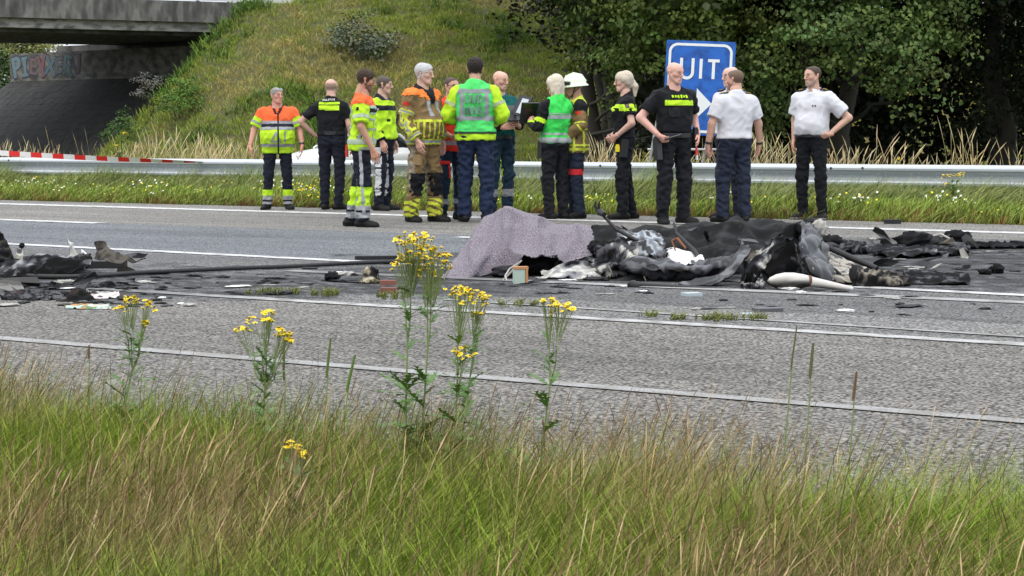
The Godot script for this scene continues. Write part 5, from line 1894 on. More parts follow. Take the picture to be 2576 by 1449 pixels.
	wreck_sheet("burnt_skin", "blue-grey crumpled skin just right of the upright rod", [
		[[1560, 648, 12.8], [1620, 652, 12.75], [1682, 652, 12.75]], [[1556, 615, 12.95], [1615, 603, 12.9], [1676, 610, 12.9]], [[1549, 578, 13.1], [1600, 584, 13.15], [1664, 588, 13.15]], [[1560, 610, 13.5], [1610, 615, 13.5], [1660, 615, 13.5]]], 50, 44,
		{"amp": 0.055, "freq": 3.2, "seed": 17, "edge": 0.10, "tint": burnt([K, K, GR, Color(0.14, 0.16, 0.19), Color(0.34, 0.37, 0.40), D], 18, 2.6)}, sheen)
	wreck_sheet("white_wreckage", "bright white torn panel in the middle of the wreck", [
		[[1650, 672, 12.7], [1700, 672, 12.62], [1740, 668, 12.58], [1778, 664, 12.58]], [[1655, 640, 12.85], [1695, 637, 12.8], [1732, 642, 12.8], [1770, 647, 12.75]], [[1654, 616, 13.0], [1680, 622, 13.0], [1715, 632, 13.0], [1752, 641, 12.9]]], 44, 34,
		{"amp": 0.04, "freq": 4.0, "seed": 20, "edge": 0.09, "tint": burnt([D, W, W, W, W, Color(0.75, 0.76, 0.78)], 24, 3.0)}, vmat(0.5))
	wreck_sheet("fuselage_skin", "long rounded grey skin panel along the front of the wreck", [
		[[1562, 697, 12.55], [1650, 701, 12.45], [1750, 702, 12.4], [1830, 697, 12.4], [1872, 682, 12.45]],
		[[1558, 670, 12.42], [1650, 678, 12.28], [1750, 681, 12.22], [1830, 671, 12.28], [1887, 645, 12.4]],
		[[1568, 648, 12.52], [1650, 655, 12.42], [1750, 663, 12.38], [1830, 651, 12.43], [1882, 622, 12.55]],
		[[1580, 650, 12.85], [1650, 655, 12.8], [1750, 660, 12.8], [1820, 645, 12.8], [1866, 602, 12.9]]], 80, 40,
		{"amp": 0.06, "freq": 3.0, "seed": 23, "edge": 0.05, "tint": burnt([K, K, D, GR, Color(0.09, 0.09, 0.105), D], 27, 2.6)}, sheen)
	wreck_sheet("bent_fin", "sweeping curved grey strip bending up to the right in front of the tent-like panels", [
		[[1700, 716, 11.98], [1760, 720, 11.93], [1812, 707, 11.93], [1848, 682, 12.0], [1874, 646, 12.1], [1888, 622, 12.2]],
		[[1708, 711, 12.03], [1762, 709, 12.0], [1808, 696, 12.02], [1842, 670, 12.06], [1867, 637, 12.15], [1884, 618, 12.25]],
		[[1716, 706, 12.14], [1764, 699, 12.14], [1803, 684, 12.14], [1836, 658, 12.16], [1860, 628, 12.24], [1880, 614, 12.3]]], 70, 14,
		{"amp": 0.022, "freq": 4.0, "edge": 0.05, "seed": 29, "thick": 0.012, "tint": burnt([K, K, D, GR, Color(0.11, 0.11, 0.12)], 30, 3.0)}, sheen)
	wreck_sheet("torn_wreckage", "torn black panel with a pale ragged edge, left side of the tent-like pile", [
		[[1994, 574, 12.6], [2008, 566, 12.5], [2022, 561, 12.45]], [[1922, 622, 12.3], [1955, 606, 12.15], [1988, 606, 12.1]], [[1878, 660, 12.15], [1908, 658, 12.0], [1930, 664, 11.95]], [[1858, 722, 11.8], [1876, 727, 11.75], [1894, 724, 11.75]]], 40, 60,
		{"amp": 0.05, "freq": 3.4, "seed": 33, "edge": 0.2, "tint": burnt([K, K, K, D, GR, AS], 34, 3.2)}, dull)
	wreck_sheet("torn_wreckage", "shiny blue-black sheet hanging in folds, right side of the tent-like pile", [
		[[2012, 566, 12.5], [2026, 559, 12.6], [2044, 562, 12.8]], [[1998, 600, 12.2], [2035, 598, 12.25], [2072, 600, 12.6]], [[1998, 640, 12.1], [2045, 645, 12.1], [2082, 640, 12.4]], [[2012, 668, 12.02], [2062, 680, 11.98], [2100, 680, 12.2]], [[2044, 694, 12.0], [2082, 707, 11.9], [2114, 706, 12.1]]], 44, 60,
		{"amp": 0.035, "freq": 3.0, "seed": 36, "edge": 0.06, "tint": burnt([K, K, K, Color(0.010, 0.011, 0.014), Color(0.03, 0.034, 0.04)], 37, 3.0), "fold": func(_p, u, _w): return 0.016 * sin(u * 16.0)}, vmat(0.25, 0.1))
	wreck_sheet("torn_wreckage", "black inner sheet that closes the hollow of the tent-like pile", [
		[[1885, 712, 12.4], [1960, 712, 12.35], [2040, 706, 12.35]], [[1890, 660, 12.6], [1960, 640, 12.6], [2030, 640, 12.6]], [[1940, 610, 12.7], [1985, 590, 12.7], [2020, 580, 12.7]]], 24, 24,
		{"amp": 0.02, "freq": 4.0, "seed": 39, "tint": burnt([K, K, K, D], 40)}, dull)
	wreck_sheet("torn_wreckage", "small crumpled grey scrap between the curved strip and the white spinner", [
		[[1862, 722, 11.75], [1890, 728, 11.7], [1930, 725, 11.7]], [[1870, 700, 11.9], [1895, 690, 11.9], [1920, 705, 11.85]], [[1880, 690, 12.1], [1900, 680, 12.1], [1918, 690, 12.1]]], 28, 24,
		{"amp": 0.03, "freq": 6.0, "seed": 43, "edge": 0.14, "tint": burnt([K, D, GR, AS, GR], 44, 8.0)}, dull)
	wreck_sheet("beige_plate", "beige ash-covered plate lying right of the tent-like pile", [
		[[2086, 693, 12.1], [2112, 700, 12.05], [2134, 706, 12.0], [2158, 709, 11.95]], [[2070, 655, 12.55], [2110, 672, 12.45], [2146, 684, 12.35], [2176, 694, 12.25]], [[2062, 618, 13.0], [2108, 642, 12.9], [2150, 660, 12.8], [2188, 677, 12.7]]], 40, 30,
		{"amp": 0.012, "freq": 5.0, "seed": 46, "edge": 0.04, "tint": burnt([D, Color(0.24, 0.22, 0.19), Color(0.32, 0.30, 0.26), Color(0.36, 0.34, 0.30), GR], 47, 4.0)}, dull)
	wreck_sheet("burnt_skin", "brownish crumpled heap at the tip of the white spinner", [
		[[2138, 720, 11.9], [2190, 722, 11.85], [2240, 720, 11.88], [2294, 717, 11.95]], [[2140, 694, 12.0], [2190, 688, 12.0], [2240, 696, 12.0], [2290, 705, 12.1]], [[2155, 680, 12.3], [2200, 677, 12.3], [2245, 690, 12.3], [2286, 700, 12.3]], [[2165, 695, 12.7], [2200, 695, 12.7], [2245, 700, 12.7], [2285, 705, 12.7]]], 50, 34,
		{"amp": 0.05, "freq": 3.4, "seed": 50, "edge": 0.10, "tint": burnt([K, K, D, Color(0.07, 0.06, 0.05), Color(0.19, 0.17, 0.14), D], 51, 4.0)}, dull)
	wreck_sheet("black_slab", "long flat charred slab with a rounded end at the right of the wreck", [
		[[2280, 714, 12.1], [2340, 715, 12.05], [2400, 714, 12.03], [2438, 710, 12.06]], [[2278, 692, 12.6], [2340, 694, 12.5], [2400, 696, 12.45], [2440, 696, 12.45]], [[2272, 680, 13.1], [2340, 684, 13.0], [2400, 685, 12.95], [2434, 687, 12.95]]], 50, 24,
		{"amp": 0.03, "freq": 4.0, "seed": 54, "thick": 0.02, "tint": burnt([K, K, K, D, GR], 55, 4.0)}, dull)
	for q in [["curled dark metal with a pointed tail behind the hose at the left", [
			[[236, 652, 12.9], [270, 658, 12.85], [310, 658, 12.85], [372, 652, 12.9]], [[240, 630, 12.95], [270, 640, 12.9], [308, 650, 12.88], [345, 650, 12.9]], [[236, 609, 13.0], [262, 609, 13.0], [282, 632, 13.0], [330, 646, 13.0]]], 60, [K, D, Color(0.05, 0.045, 0.04), Color(0.09, 0.08, 0.07)], 0.05],
		["pointed metal tongue rising right of the curled dark metal", [[[314, 654, 12.9], [330, 652, 12.9], [345, 648, 12.9]], [[318, 644, 12.95], [335, 640, 12.95], [368, 628, 12.95]]], 62, [D, GR, Color(0.09, 0.085, 0.08)], 0.02],
		["black upright fin at the left edge of the road", [[[-60, 668, 12.9], [0, 668, 12.85], [42, 667, 12.85]], [[-60, 630, 13.0], [0, 628, 12.95], [27, 628, 12.95]], [[-60, 575, 13.1], [-6, 582, 13.1], [7, 584, 13.1]]], 64, [K, K, D, Color(0.05, 0.045, 0.035)], 0.06],
		["long humped dark panel with a silvery back at the left", [[[-40, 695, 12.75], [40, 697, 12.6], [110, 697, 12.55], [170, 690, 12.6], [226, 668, 12.7]], [[-40, 672, 12.8], [40, 662, 12.75], [110, 655, 12.72], [170, 656, 12.75], [234, 652, 12.85]], [[-40, 668, 13.1], [40, 652, 13.05], [100, 642, 13.05], [160, 644, 13.05], [228, 638, 13.1]], [[-40, 680, 13.6], [40, 675, 13.6], [100, 670, 13.6], [160, 670, 13.6], [220, 668, 13.6]]], 66, [K, K, D, GR, Color(0.24, 0.24, 0.25)], 0.03],
		["white pointed shard sticking up behind the humped panel", [[[178, 640, 13.0], [190, 645, 13.0], [212, 646, 13.0]], [[174, 618, 13.05], [182, 625, 13.05], [195, 632, 13.05]], [[169, 594, 13.1], [172, 600, 13.1], [176, 606, 13.1]]], 68, [AS, Color(0.5, 0.5, 0.48), W, AS], 0.03],
		["short white shard beside the pointed one", [[[194, 646, 12.95], [215, 648, 12.95], [232, 646, 12.95]], [[200, 632, 13.0], [215, 632, 13.0], [226, 638, 13.0]], [[204, 620, 13.05], [208, 621, 13.05], [213, 624, 13.05]]], 70, [AS, W, W], 0.03],
		["cream scrap leaning on the black fin", [[[40, 660, 12.95], [50, 662, 12.95], [56, 660, 12.95]], [[40, 645, 13.0], [50, 640, 13.0], [58, 645, 13.0]], [[44, 624, 13.05], [50, 626, 13.05], [60, 624, 13.05]]], 72, [GR, AS, Color(0.5, 0.48, 0.4)], 0.1],
		["low dark triangular sheet nearest the camera at the left", [[[138, 758, 10.85], [190, 760, 10.82], [246, 757, 10.9]], [[165, 745, 11.05], [198, 727, 11.15], [224, 744, 11.1]], [[150, 742, 11.5], [200, 738, 11.5], [240, 742, 11.5]]], 74, [K, K, Color(0.03, 0.02, 0.018)], 0.04],
		["flat charred sheets beside the low triangular sheet", [[[0, 755, 10.95], [60, 757, 10.9], [140, 756, 10.9]], [[10, 742, 11.2], [70, 735, 11.3], [130, 742, 11.2]], [[10, 735, 11.6], [70, 731, 11.6], [130, 735, 11.6]]], 76, [K, D, GR, K, Color(0.04, 0.02, 0.02)], 0.12],
		["pinkish white plate beside the low triangular sheet", [[[232, 752, 11.0], [265, 752, 11.0], [302, 748, 11.05]], [[222, 737, 11.4], [262, 736, 11.4], [300, 734, 11.45]]], 78, [AS, Color(0.55, 0.46, 0.44), W, GR], 0.08],
		["multicoloured flat scrap on the asphalt at the left", [[[166, 777, 10.35], [220, 778, 10.33], [282, 779, 10.33]], [[160, 769, 10.6], [220, 768, 10.6], [280, 767, 10.62]]], 80, [Color(0.5, 0.4, 0.25), Color(0.6, 0.58, 0.52), Color(0.35, 0.45, 0.48), Color(0.12, 0.2, 0.1), Color(0.45, 0.2, 0.08)], 0.1],
		["charred strips in front of the hose at the left", [[[20, 726, 11.7], [120, 728, 11.65], [250, 722, 11.75], [330, 718, 11.85]], [[20, 716, 12.0], [120, 712, 12.05], [250, 712, 12.05], [320, 712, 12.05]]], 82, [K, D, GR, K, K], 0.16],
		["tan and white ribbed shard in the middle of the road", [[[903, 712, 12.2], [925, 716, 12.15], [962, 712, 12.2]], [[910, 695, 12.3], [930, 690, 12.3], [955, 692, 12.3]], [[918, 678, 12.4], [930, 671, 12.4], [958, 684, 12.4]]], 84, [K, D, Color(0.16, 0.14, 0.09), Color(0.34, 0.31, 0.24)], 0.2],
		["low charred plates between the tent-like pile and the back heap", [[[2060, 632, 15.2], [2110, 634, 15.1], [2190, 632, 15.2]], [[2062, 610, 15.6], [2120, 606, 15.6], [2180, 612, 15.6]], [[2064, 612, 16.2], [2120, 612, 16.2], [2180, 614, 16.2]]], 86, [K, D, GR, K], 0.14],
		["broad crust of char in front of the back heap at the right", [[[2190, 640, 14.7], [2270, 642, 14.6], [2350, 640, 14.7], [2440, 634, 15.0]], [[2180, 625, 15.4], [2270, 622, 15.4], [2350, 622, 15.4], [2440, 620, 15.5]], [[2190, 616, 16.2], [2270, 614, 16.2], [2350, 614, 16.2], [2430, 614, 16.2]]], 88, [K, K, D, D, GR], 0.14],
		["black crust along the road at the far right edge", [[[2430, 622, 15.9], [2500, 622, 15.9], [2620, 620, 16.0]], [[2430, 610, 16.4], [2500, 608, 16.4], [2620, 606, 16.5]]], 90, [K, K, D], 0.18]]:
		wreck_sheet("burnt_scrap", q[0], q[1], 34, 26, {"amp": 0.035, "freq": 5.0, "seed": q[2], "edge": q[4], "tint": burnt(q[3], q[2] + 1, 4.0)}, dull)
	# rods, tubes and lumps
	var tubes := func(called: String, label: String, parts: Array, m: Material) -> void:
		var foot: Vector3 = V(parts[0][1][0][0], parts[0][1][0][1], parts[0][1][0][2])
		foot.y = 0.0
		var t := thing(called, label, "wreckage", foot, 0.0, WRECK)
		for q in parts:
			var b := Build.new()
			var pts := P(q[1]).map(func(p): return p - foot)
			b.tube(pts, q[2], 8)
			put(q[0], b.mesh(), m, t)
	tubes.call("bent_rod", "black rod with a claw-like tip rising above the wreck beside the blanket", [["rod", [[1604, 606, 12.9], [1551, 577, 13.0], [1520, 545, 13.1], [1503, 528, 13.15]], [0.015, 0.014, 0.012, 0.016]], ["claw", [[1503, 528, 13.15], [1497, 518, 13.15], [1499, 506, 13.15]], [0.014, 0.01, 0.005]], ["claw", [[1506, 530, 13.12], [1506, 514, 13.1], [1510, 504, 13.1]], [0.012, 0.008, 0.004]], ["bracket", [[1508, 533, 13.1], [1520, 540, 13.05]], [0.028, 0.02]]], black)
	tubes.call("dark_rail", "low dark rail with a rounded end along the front of the wreck", [["rail", [[1596, 716, 11.95], [1700, 722, 11.85], [1850, 730, 11.72]], [0.018, 0.016, 0.012]], ["round_end", [[1580, 712, 11.9], [1586, 716, 11.9], [1596, 718, 11.9], [1608, 718, 11.9]], [0.014, 0.032, 0.034, 0.018]]], soft)
	tubes.call("black_spar", "straight black spar along the upper edge of the beige plate", [["spar", [[2062, 614, 13.05], [2206, 676, 12.72]], [0.026, 0.022]]], black)
	tubes.call("pale_hoop", "thin pale hoop over the charred back heap at the right", [["hoop", [[2330, 612, 15.9], [2344, 596, 15.9], [2366, 589, 15.85], [2388, 600, 15.8], [2406, 627, 15.75]], [0.012, 0.013, 0.012, 0.01, 0.008]]], mat(AS, 0.6))
	tubes.call("bent_rod", "dark strut crossing behind the white panel", [["strut", [[1700, 586, 13.1], [1745, 630, 12.9], [1768, 662, 12.7]], [0.014, 0.018, 0.014]]], soft)
	tubes.call("rusty_bracket", "rust-brown bracket above the white panel", [["bracket", [[1690, 606, 12.95], [1704, 600, 12.95], [1725, 624, 12.85]], [0.008, 0.011, 0.008]], ["bracket", [[1690, 606, 12.95], [1700, 632, 12.85]], [0.005, 0.005]]], mat(Color(0.16, 0.06, 0.025), 0.8))
	tubes.call("white_cable", "thin pale loop of cable in front of the blanket", [["cable", [[1310, 658, 12.7], [1282, 676, 12.6], [1271, 694, 12.5], [1276, 710, 12.4], [1302, 714, 12.35], [1330, 711, 12.4]], [0.005, 0.006, 0.007, 0.007, 0.006, 0.004]]], mat(AS, 0.7))
	tubes.call("cream_edge", "pale strip along the open edge of the blanket", [["edge", [[1258, 712, 12.4], [1290, 680, 12.65], [1312, 655, 12.72]], [0.006, 0.008, 0.006]]], mat(Color(0.3, 0.27, 0.23), 0.8))
	tubes.call("hanging_wire", "thin scorched wire dangling from the grey skin to the rounded rail end", [["wire", [[1604, 650, 12.5], [1622, 668, 12.42], [1617, 690, 12.4], [1625, 706, 12.35]], [0.004, 0.005, 0.004, 0.003]]], mat(Color(0.2, 0.18, 0.15), 0.9))
	tubes.call("hanging_wire", "short scorched wire under the ash-white heap", [["wire", [[1530, 668, 12.5], [1538, 684, 12.42], [1535, 697, 12.4]], [0.004, 0.004, 0.003]]], mat(Color(0.13, 0.12, 0.10), 0.9))
	# the white spinner with its tapered tail
	var foot := V(1985, 706, 11.75)
	foot.y = 0.0
	var t := thing("white_spinner", "sooty white egg-shaped casing with a tapered white tube at the front right", "wreckage", foot, 0.0, WRECK)
	var scorch := burnt([K, W, W, Color(0.72, 0.70, 0.66)], 95, 8.0)
	var casing := func(called: String, a: Vector3, b_: Vector3, prof: Array, dark: float) -> void:
		var b := Build.new()
		var y := (b_ - a).normalized()
		var x := y.cross(Vector3.UP).normalized()
		var l := a.distance_to(b_)
		b.lathe(a - foot, Basis(x, y, x.cross(y)), prof.map(func(q): return [q[1], q[0] * l]), 20)
		for i in b.v.size():
			var p: Vector3 = b.v[i]
			var s: float = M.nz_fine.get_noise_3dv(p * 6.0)
			var burn := smoothstep(dark, dark - 0.035, p.y + s * 0.03) 
			b.col[i] = Color(0.48, 0.465, 0.44).lerp(Color(0.12, 0.10, 0.08), smoothstep(0.1, 0.45, M.nz_fine.get_noise_3dv(p * 3.0 + Vector3(4, 0, 0)))).lerp(Color(0.02, 0.017, 0.015), clampf(burn, 0, 1))
		put(called, b.mesh(), vmat(0.55), t)
	casing.call("casing", V(1930, 708, 11.75), V(2038, 707, 11.75), [[0.0, 0.004], [0.06, 0.026], [0.2, 0.046], [0.4, 0.058], [0.62, 0.057], [0.85, 0.045], [1.0, 0.034], [1.0, 0.0]], 0.075)
	casing.call("tail_tube", V(2038, 708, 11.75), V(2146, 728, 11.68), [[0.0, 0.034], [0.3, 0.029], [0.8, 0.02], [1.0, 0.013], [1.0, 0.0]], 0.02)
	var b := Build.new()
	b.lathe(V(2037, 707, 11.75) - foot, Basis(Vector3.UP, Vector3.RIGHT, Vector3.FORWARD), [[0.03, -0.012], [0.037, -0.01], [0.037, 0.01], [0.03, 0.012]], 18)
	put("rust_ring", b.mesh(), mat(Color(0.12, 0.06, 0.04), 0.9), t)
	# lumps
	for q in [["charred clump on the left of the back heap", 2300, 612, 15.9, Vector3(0.34, 0.17, 0.3), K], ["charred mound in the middle of the back heap", 2345, 612, 15.9, Vector3(0.26, 0.12, 0.3), D], ["black block on top of the back heap at the right", 2410, 596, 16.0, Vector3(0.24, 0.12, 0.12), K], ["ashy clump at the right end of the back heap", 2395, 622, 15.8, Vector3(0.25, 0.08, 0.2), GR],
			["black lump alone on the asphalt at the far right", 2507, 683, 13.1, Vector3(0.10, 0.075, 0.09), K], ["low black scrap touching the lone black lump", 2478, 688, 13.0, Vector3(0.10, 0.045, 0.08), K], ["black tangle in the opening of the blanket", 1345, 668, 13.0, Vector3(0.34, 0.14, 0.3), K], ["dark soft bag at the blanket's lower edge", 1280, 700, 12.75, Vector3(0.26, 0.085, 0.16), Color(0.02, 0.02, 0.024)],
			["ash clump on the peak of the tent-like pile", 2058, 575, 12.85, Vector3(0.13, 0.12, 0.12), AS], ["dark tangle behind the peak of the tent-like pile", 2040, 560, 12.9, Vector3(0.12, 0.07, 0.12), D], ["black tangle where the blanket meets the ash-white heap", 1500, 625, 12.95, Vector3(0.12, 0.12, 0.14), K], ["black ragged clump on the road left of the tallest ragwort", 835, 706, 12.4, Vector3(0.11, 0.07, 0.1), K], ["charred lump left of the spar", 2090, 606, 15.0, Vector3(0.2, 0.1, 0.15), K], ["black knob on the cream scrap", 55, 618, 13.05, Vector3(0.04, 0.04, 0.04), K], ["charred knob at the tip of the white tube", 2148, 690, 12.0, Vector3(0.06, 0.11, 0.06), D]]:
		var p := V(q[1], q[2], q[3])
		p.y = maxf(p.y, q[4].y * 0.42)
		var o := put("charred_lump", rock(q[4], int(q[1])), mat(q[5], 0.85, 0.0, 0.3))
		o.position = p
		tag(o, q[0], "wreckage", WRECK)
	var boxy := func(called: String, label: String, px: float, py: float, size: Vector3, yaw: float, m: Material, cat := "wreckage") -> Node3D:
		var p := G(px, py)
		var bb := Build.new()
		bb.box(Vector3(0, size.y * 0.5, 0), size)
		var o := put(called, bb.mesh(), m)
		o.position = p
		o.rotation.y = yaw
		tag(o, label, cat, WRECK if cat == "wreckage" else "")
		return o
	boxy.call("black_block", "flat black block under the curled dark metal", 268, 674, Vector3(0.30, 0.055, 0.12), 0.05, black)
	boxy.call("black_plank", "black plank behind the tallest ragwort's left shoulder", 945, 652, Vector3(0.34, 0.03, 0.12), 0.12, black)
	boxy.call("black_plank", "short black strip on the white line left of the hose end", 780, 677, Vector3(0.11, 0.014, 0.05), 0.0, black)
	boxy.call("black_plank", "small black object on the far edge of the road at the right", 2245, 563, Vector3(0.18, 0.05, 0.1), 0.0, black)
	boxy.call("red_brick", "broken red brick at the foot of the tallest ragwort, upper one", 976, 716, Vector3(0.11, 0.03, 0.06), 0.1, mat(Color(0.19, 0.075, 0.055), 0.9), "brick")
	boxy.call("red_brick", "broken red brick at the foot of the tallest ragwort, lower one", 978, 735, Vector3(0.10, 0.03, 0.06), -0.1, mat(Color(0.17, 0.07, 0.055), 0.9), "brick")
	boxy.call("grey_disc", "flat dark grey flake beside a pale blue one on the right asphalt", 1930, 783, Vector3(0.16, 0.02, 0.09), 0.2, mat(GR, 0.5))
	boxy.call("blue_flake", "pale blue flake on the right asphalt", 1880, 790, Vector3(0.07, 0.006, 0.05), 0.3, mat(Color(0.42, 0.5, 0.52), 0.4))
	boxy.call("blue_flake", "pale blue scrap on the road below the white shred heap", 1740, 744, Vector3(0.11, 0.02, 0.1), 0.3, mat(Color(0.36, 0.42, 0.45), 0.4))
	# the little coloured box in front of the blanket
	var f := G(1309, 713)
	t = thing("small_box", "small orange and pale green box standing in front of the blanket", "box", f, 0.25)
	b = Build.new()
	b.box(Vector3(-0.01, 0.05, 0), Vector3(0.075, 0.10, 0.05))
	put("green_panel", b.mesh(), mat(Color(0.36, 0.46, 0.40), 0.5), t)
	b = Build.new()
	b.box(Vector3(0, 0.108, 0.002), Vector3(0.10, 0.016, 0.056))
	b.box(Vector3(0.038, 0.05, 0.004), Vector3(0.016, 0.10, 0.056))
	put("orange_edge", b.mesh(), mat(Color(0.42, 0.2, 0.08), 0.7), t)
	# the black hose
	var pts := []
	var rad := []
	for q in [[-120, 697], [0, 698], [130, 703], [240, 701], [350, 693], [470, 687], [600, 681], [740, 676], [870, 669], [1000, 664], [1080, 661]]:
		pts.append(G(q[0], q[1]) + Vector3(0, 0.02, 0))
		rad.append(0.016)
	b = Build.new()
	var smooth_pts := []
	for i in pts.size() - 1:
		for k in 6:
			var a: Vector3 = pts[i]
			smooth_pts.append(a.cubic_interpolate(pts[i + 1], pts[maxi(i - 1, 0)], pts[mini(i + 2, pts.size() - 1)], k / 6.0))
	b.tube(smooth_pts, smooth_pts.map(func(_p): return 0.0165), 10)
	tag(put("fire_hose", b.mesh(), mat(Color(0.012, 0.012, 0.013), 0.65)), "long black fire hose lying across the road at the left", "hose")
	# scraps that nothing tells apart
	var shapes := []
	for k in 5: shapes.append(rock(Vector3(1, rr(0.2, 0.6), rr(0.5, 1.0)), 300 + k, 0.8))
	var mats := [mat(K, 0.8), mat(D, 0.8), mat(GR, 0.7), mat(AS, 0.8), mat(W, 0.6)]
	for z in [[0, 480, 688, 772, 90, "in front of the hose at the left"], [480, 1110, 684, 742, 48, "between the hose and the blanket"], [1230, 1640, 700, 745, 30, "in front of the blanket's right edge"], [2060, 2570, 622, 705, 60, "right of the tent-like pile"], [1640, 2560, 728, 800, 28, "on the pale asphalt before the wreck"], [1990, 2450, 598, 640, 26, "round the charred back heap"]]:
		for i in z[4]:
			var k: int = [0, 0, 0, 1, 1, 1, 2, 3, 4][rng.randi() % 9]
			var o := put("pale_scrap" if k > 2 else "charred_scrap", shapes[rng.randi() % 5], mats[k])
			o.position = G(lerpf(z[0], z[1], rng.randf()), lerpf(z[2], z[3], rng.randf()))
			var s := rr(0.02, 0.06) * (1.7 if rng.randf() < 0.2 else 1.0)
			o.position.y = s * 0.1
			o.basis = Basis(Vector3.UP, rr(-0.6, 0.6)) * Basis.from_scale(Vector3(s * rr(0.8, 2.8), s * rr(0.25, 0.8), s))
			var word: String = "pale" if k > 2 else "black"
			tag(o, "small %s scrap scattered %s" % [word, z[5]], "scrap", "%s scraps %s" % [word, z[5]])
	# torn shards standing and lying in the wreck
	var torn := []
	for k in 7:
		var b2 := Build.new()
		var n := 7
		var ring := []
		for i in n:
			var a := TAU * i / n
			var r := rr(0.25, 0.6)
			ring.append(Vector3(cos(a) * r * 1.25, sin(a) * r * 0.7 + 0.3, 0.35 * sin(a * 1.5 + k) * r + rr(-0.05, 0.05)))
		var c0 := Vector3(0, 0.3, rr(-0.15, 0.15))
		for i in n:
			var p: Vector3 = ring[i]
			var q: Vector3 = ring[(i + 1) % n]
			b2.tri(c0, q, p)
			b2.tri(c0 - Vector3(0, 0, 0.02), p - Vector3(0, 0, 0.02), q - Vector3(0, 0, 0.02))
			b2.quad(p, q, q - Vector3(0, 0, 0.02), p - Vector3(0, 0, 0.02))
		torn.append(b2.mesh())
	var tones := [mat(K, 0.7), mat(K, 0.5), mat(D, 0.8), mat(D, 0.5), mat(GR, 0.6), mat(AS, 0.85), mat(Color(0.13, 0.115, 0.095), 0.9)]
	for z in [[1500, 1880, 640, 712, 22, 12.35, 13.3, "at the front of the wreck below the white panel"], [1850, 2130, 590, 712, 16, 11.9, 13.0, "on the tent-like pile"], [2080, 2440, 610, 715, 22, 12.0, 15.6, "right of the tent-like pile"], [1560, 2000, 560, 600, 12, 13.3, 13.9, "along the ridge of the black sheet"], [2180, 2450, 588, 625, 14, 15.5, 16.2, "in the charred back heap"], [0, 330, 640, 755, 22, 11.2, 13.2, "in the scraps at the left edge"]]:
		for i in z[4]:
			var f2 := rng.randf()
			var d2: float = lerpf(z[6], z[5], f2)
			var p2 := V(lerpf(z[0], z[1], rng.randf()), lerpf(z[2], z[3], f2), d2)
			p2.y = maxf(p2.y - 0.03, -0.005) if z[7] != "right of the tent-like pile" and z[7] != "in the scraps at the left edge" else 0.0
			var k2: int = [0, 0, 1, 1, 2, 2, 3, 4, 4, 5, 6][rng.randi() % 11]
			var o2 := put("torn_shard", torn[rng.randi() % 7], tones[k2])
			o2.position = p2
			var s2 := rr(0.05, 0.16)
			o2.basis = Basis(Vector3.UP, rr(-1.2, 1.2)) * Basis(Vector3.RIGHT, rr(-1.45, 0.4)) * Basis(Vector3.BACK, rr(-0.8, 0.8)) * Basis.from_scale(Vector3(s2 * rr(0.9, 2.0), s2, s2))
			var hue: String = ["black", "black", "dark grey", "dark grey", "grey", "ash-white", "brown"][k2]
			tag(o2, "%s torn metal shard %s" % [hue, z[7]], "wreckage", "%s torn shards %s" % [hue, z[7]])

# ================================================================ plants
func leafmat(rough := 0.7, back := 0.35) -> StandardMaterial3D:
	var m := vmat(rough, 0.0, 0.35)
	m.cull_mode = BaseMaterial3D.CULL_DISABLED
	m.backlight_enabled = true
	m.backlight = Color(back, back, back * 0.6)
	return m

func place(p: Vector3, size: float, tall := 1.0) -> Transform3D:
	return Transform3D(Basis(Vector3.UP, rr(-0.6, 0.6)) * Basis.from_scale(Vector3(size, size * tall, size)), p)

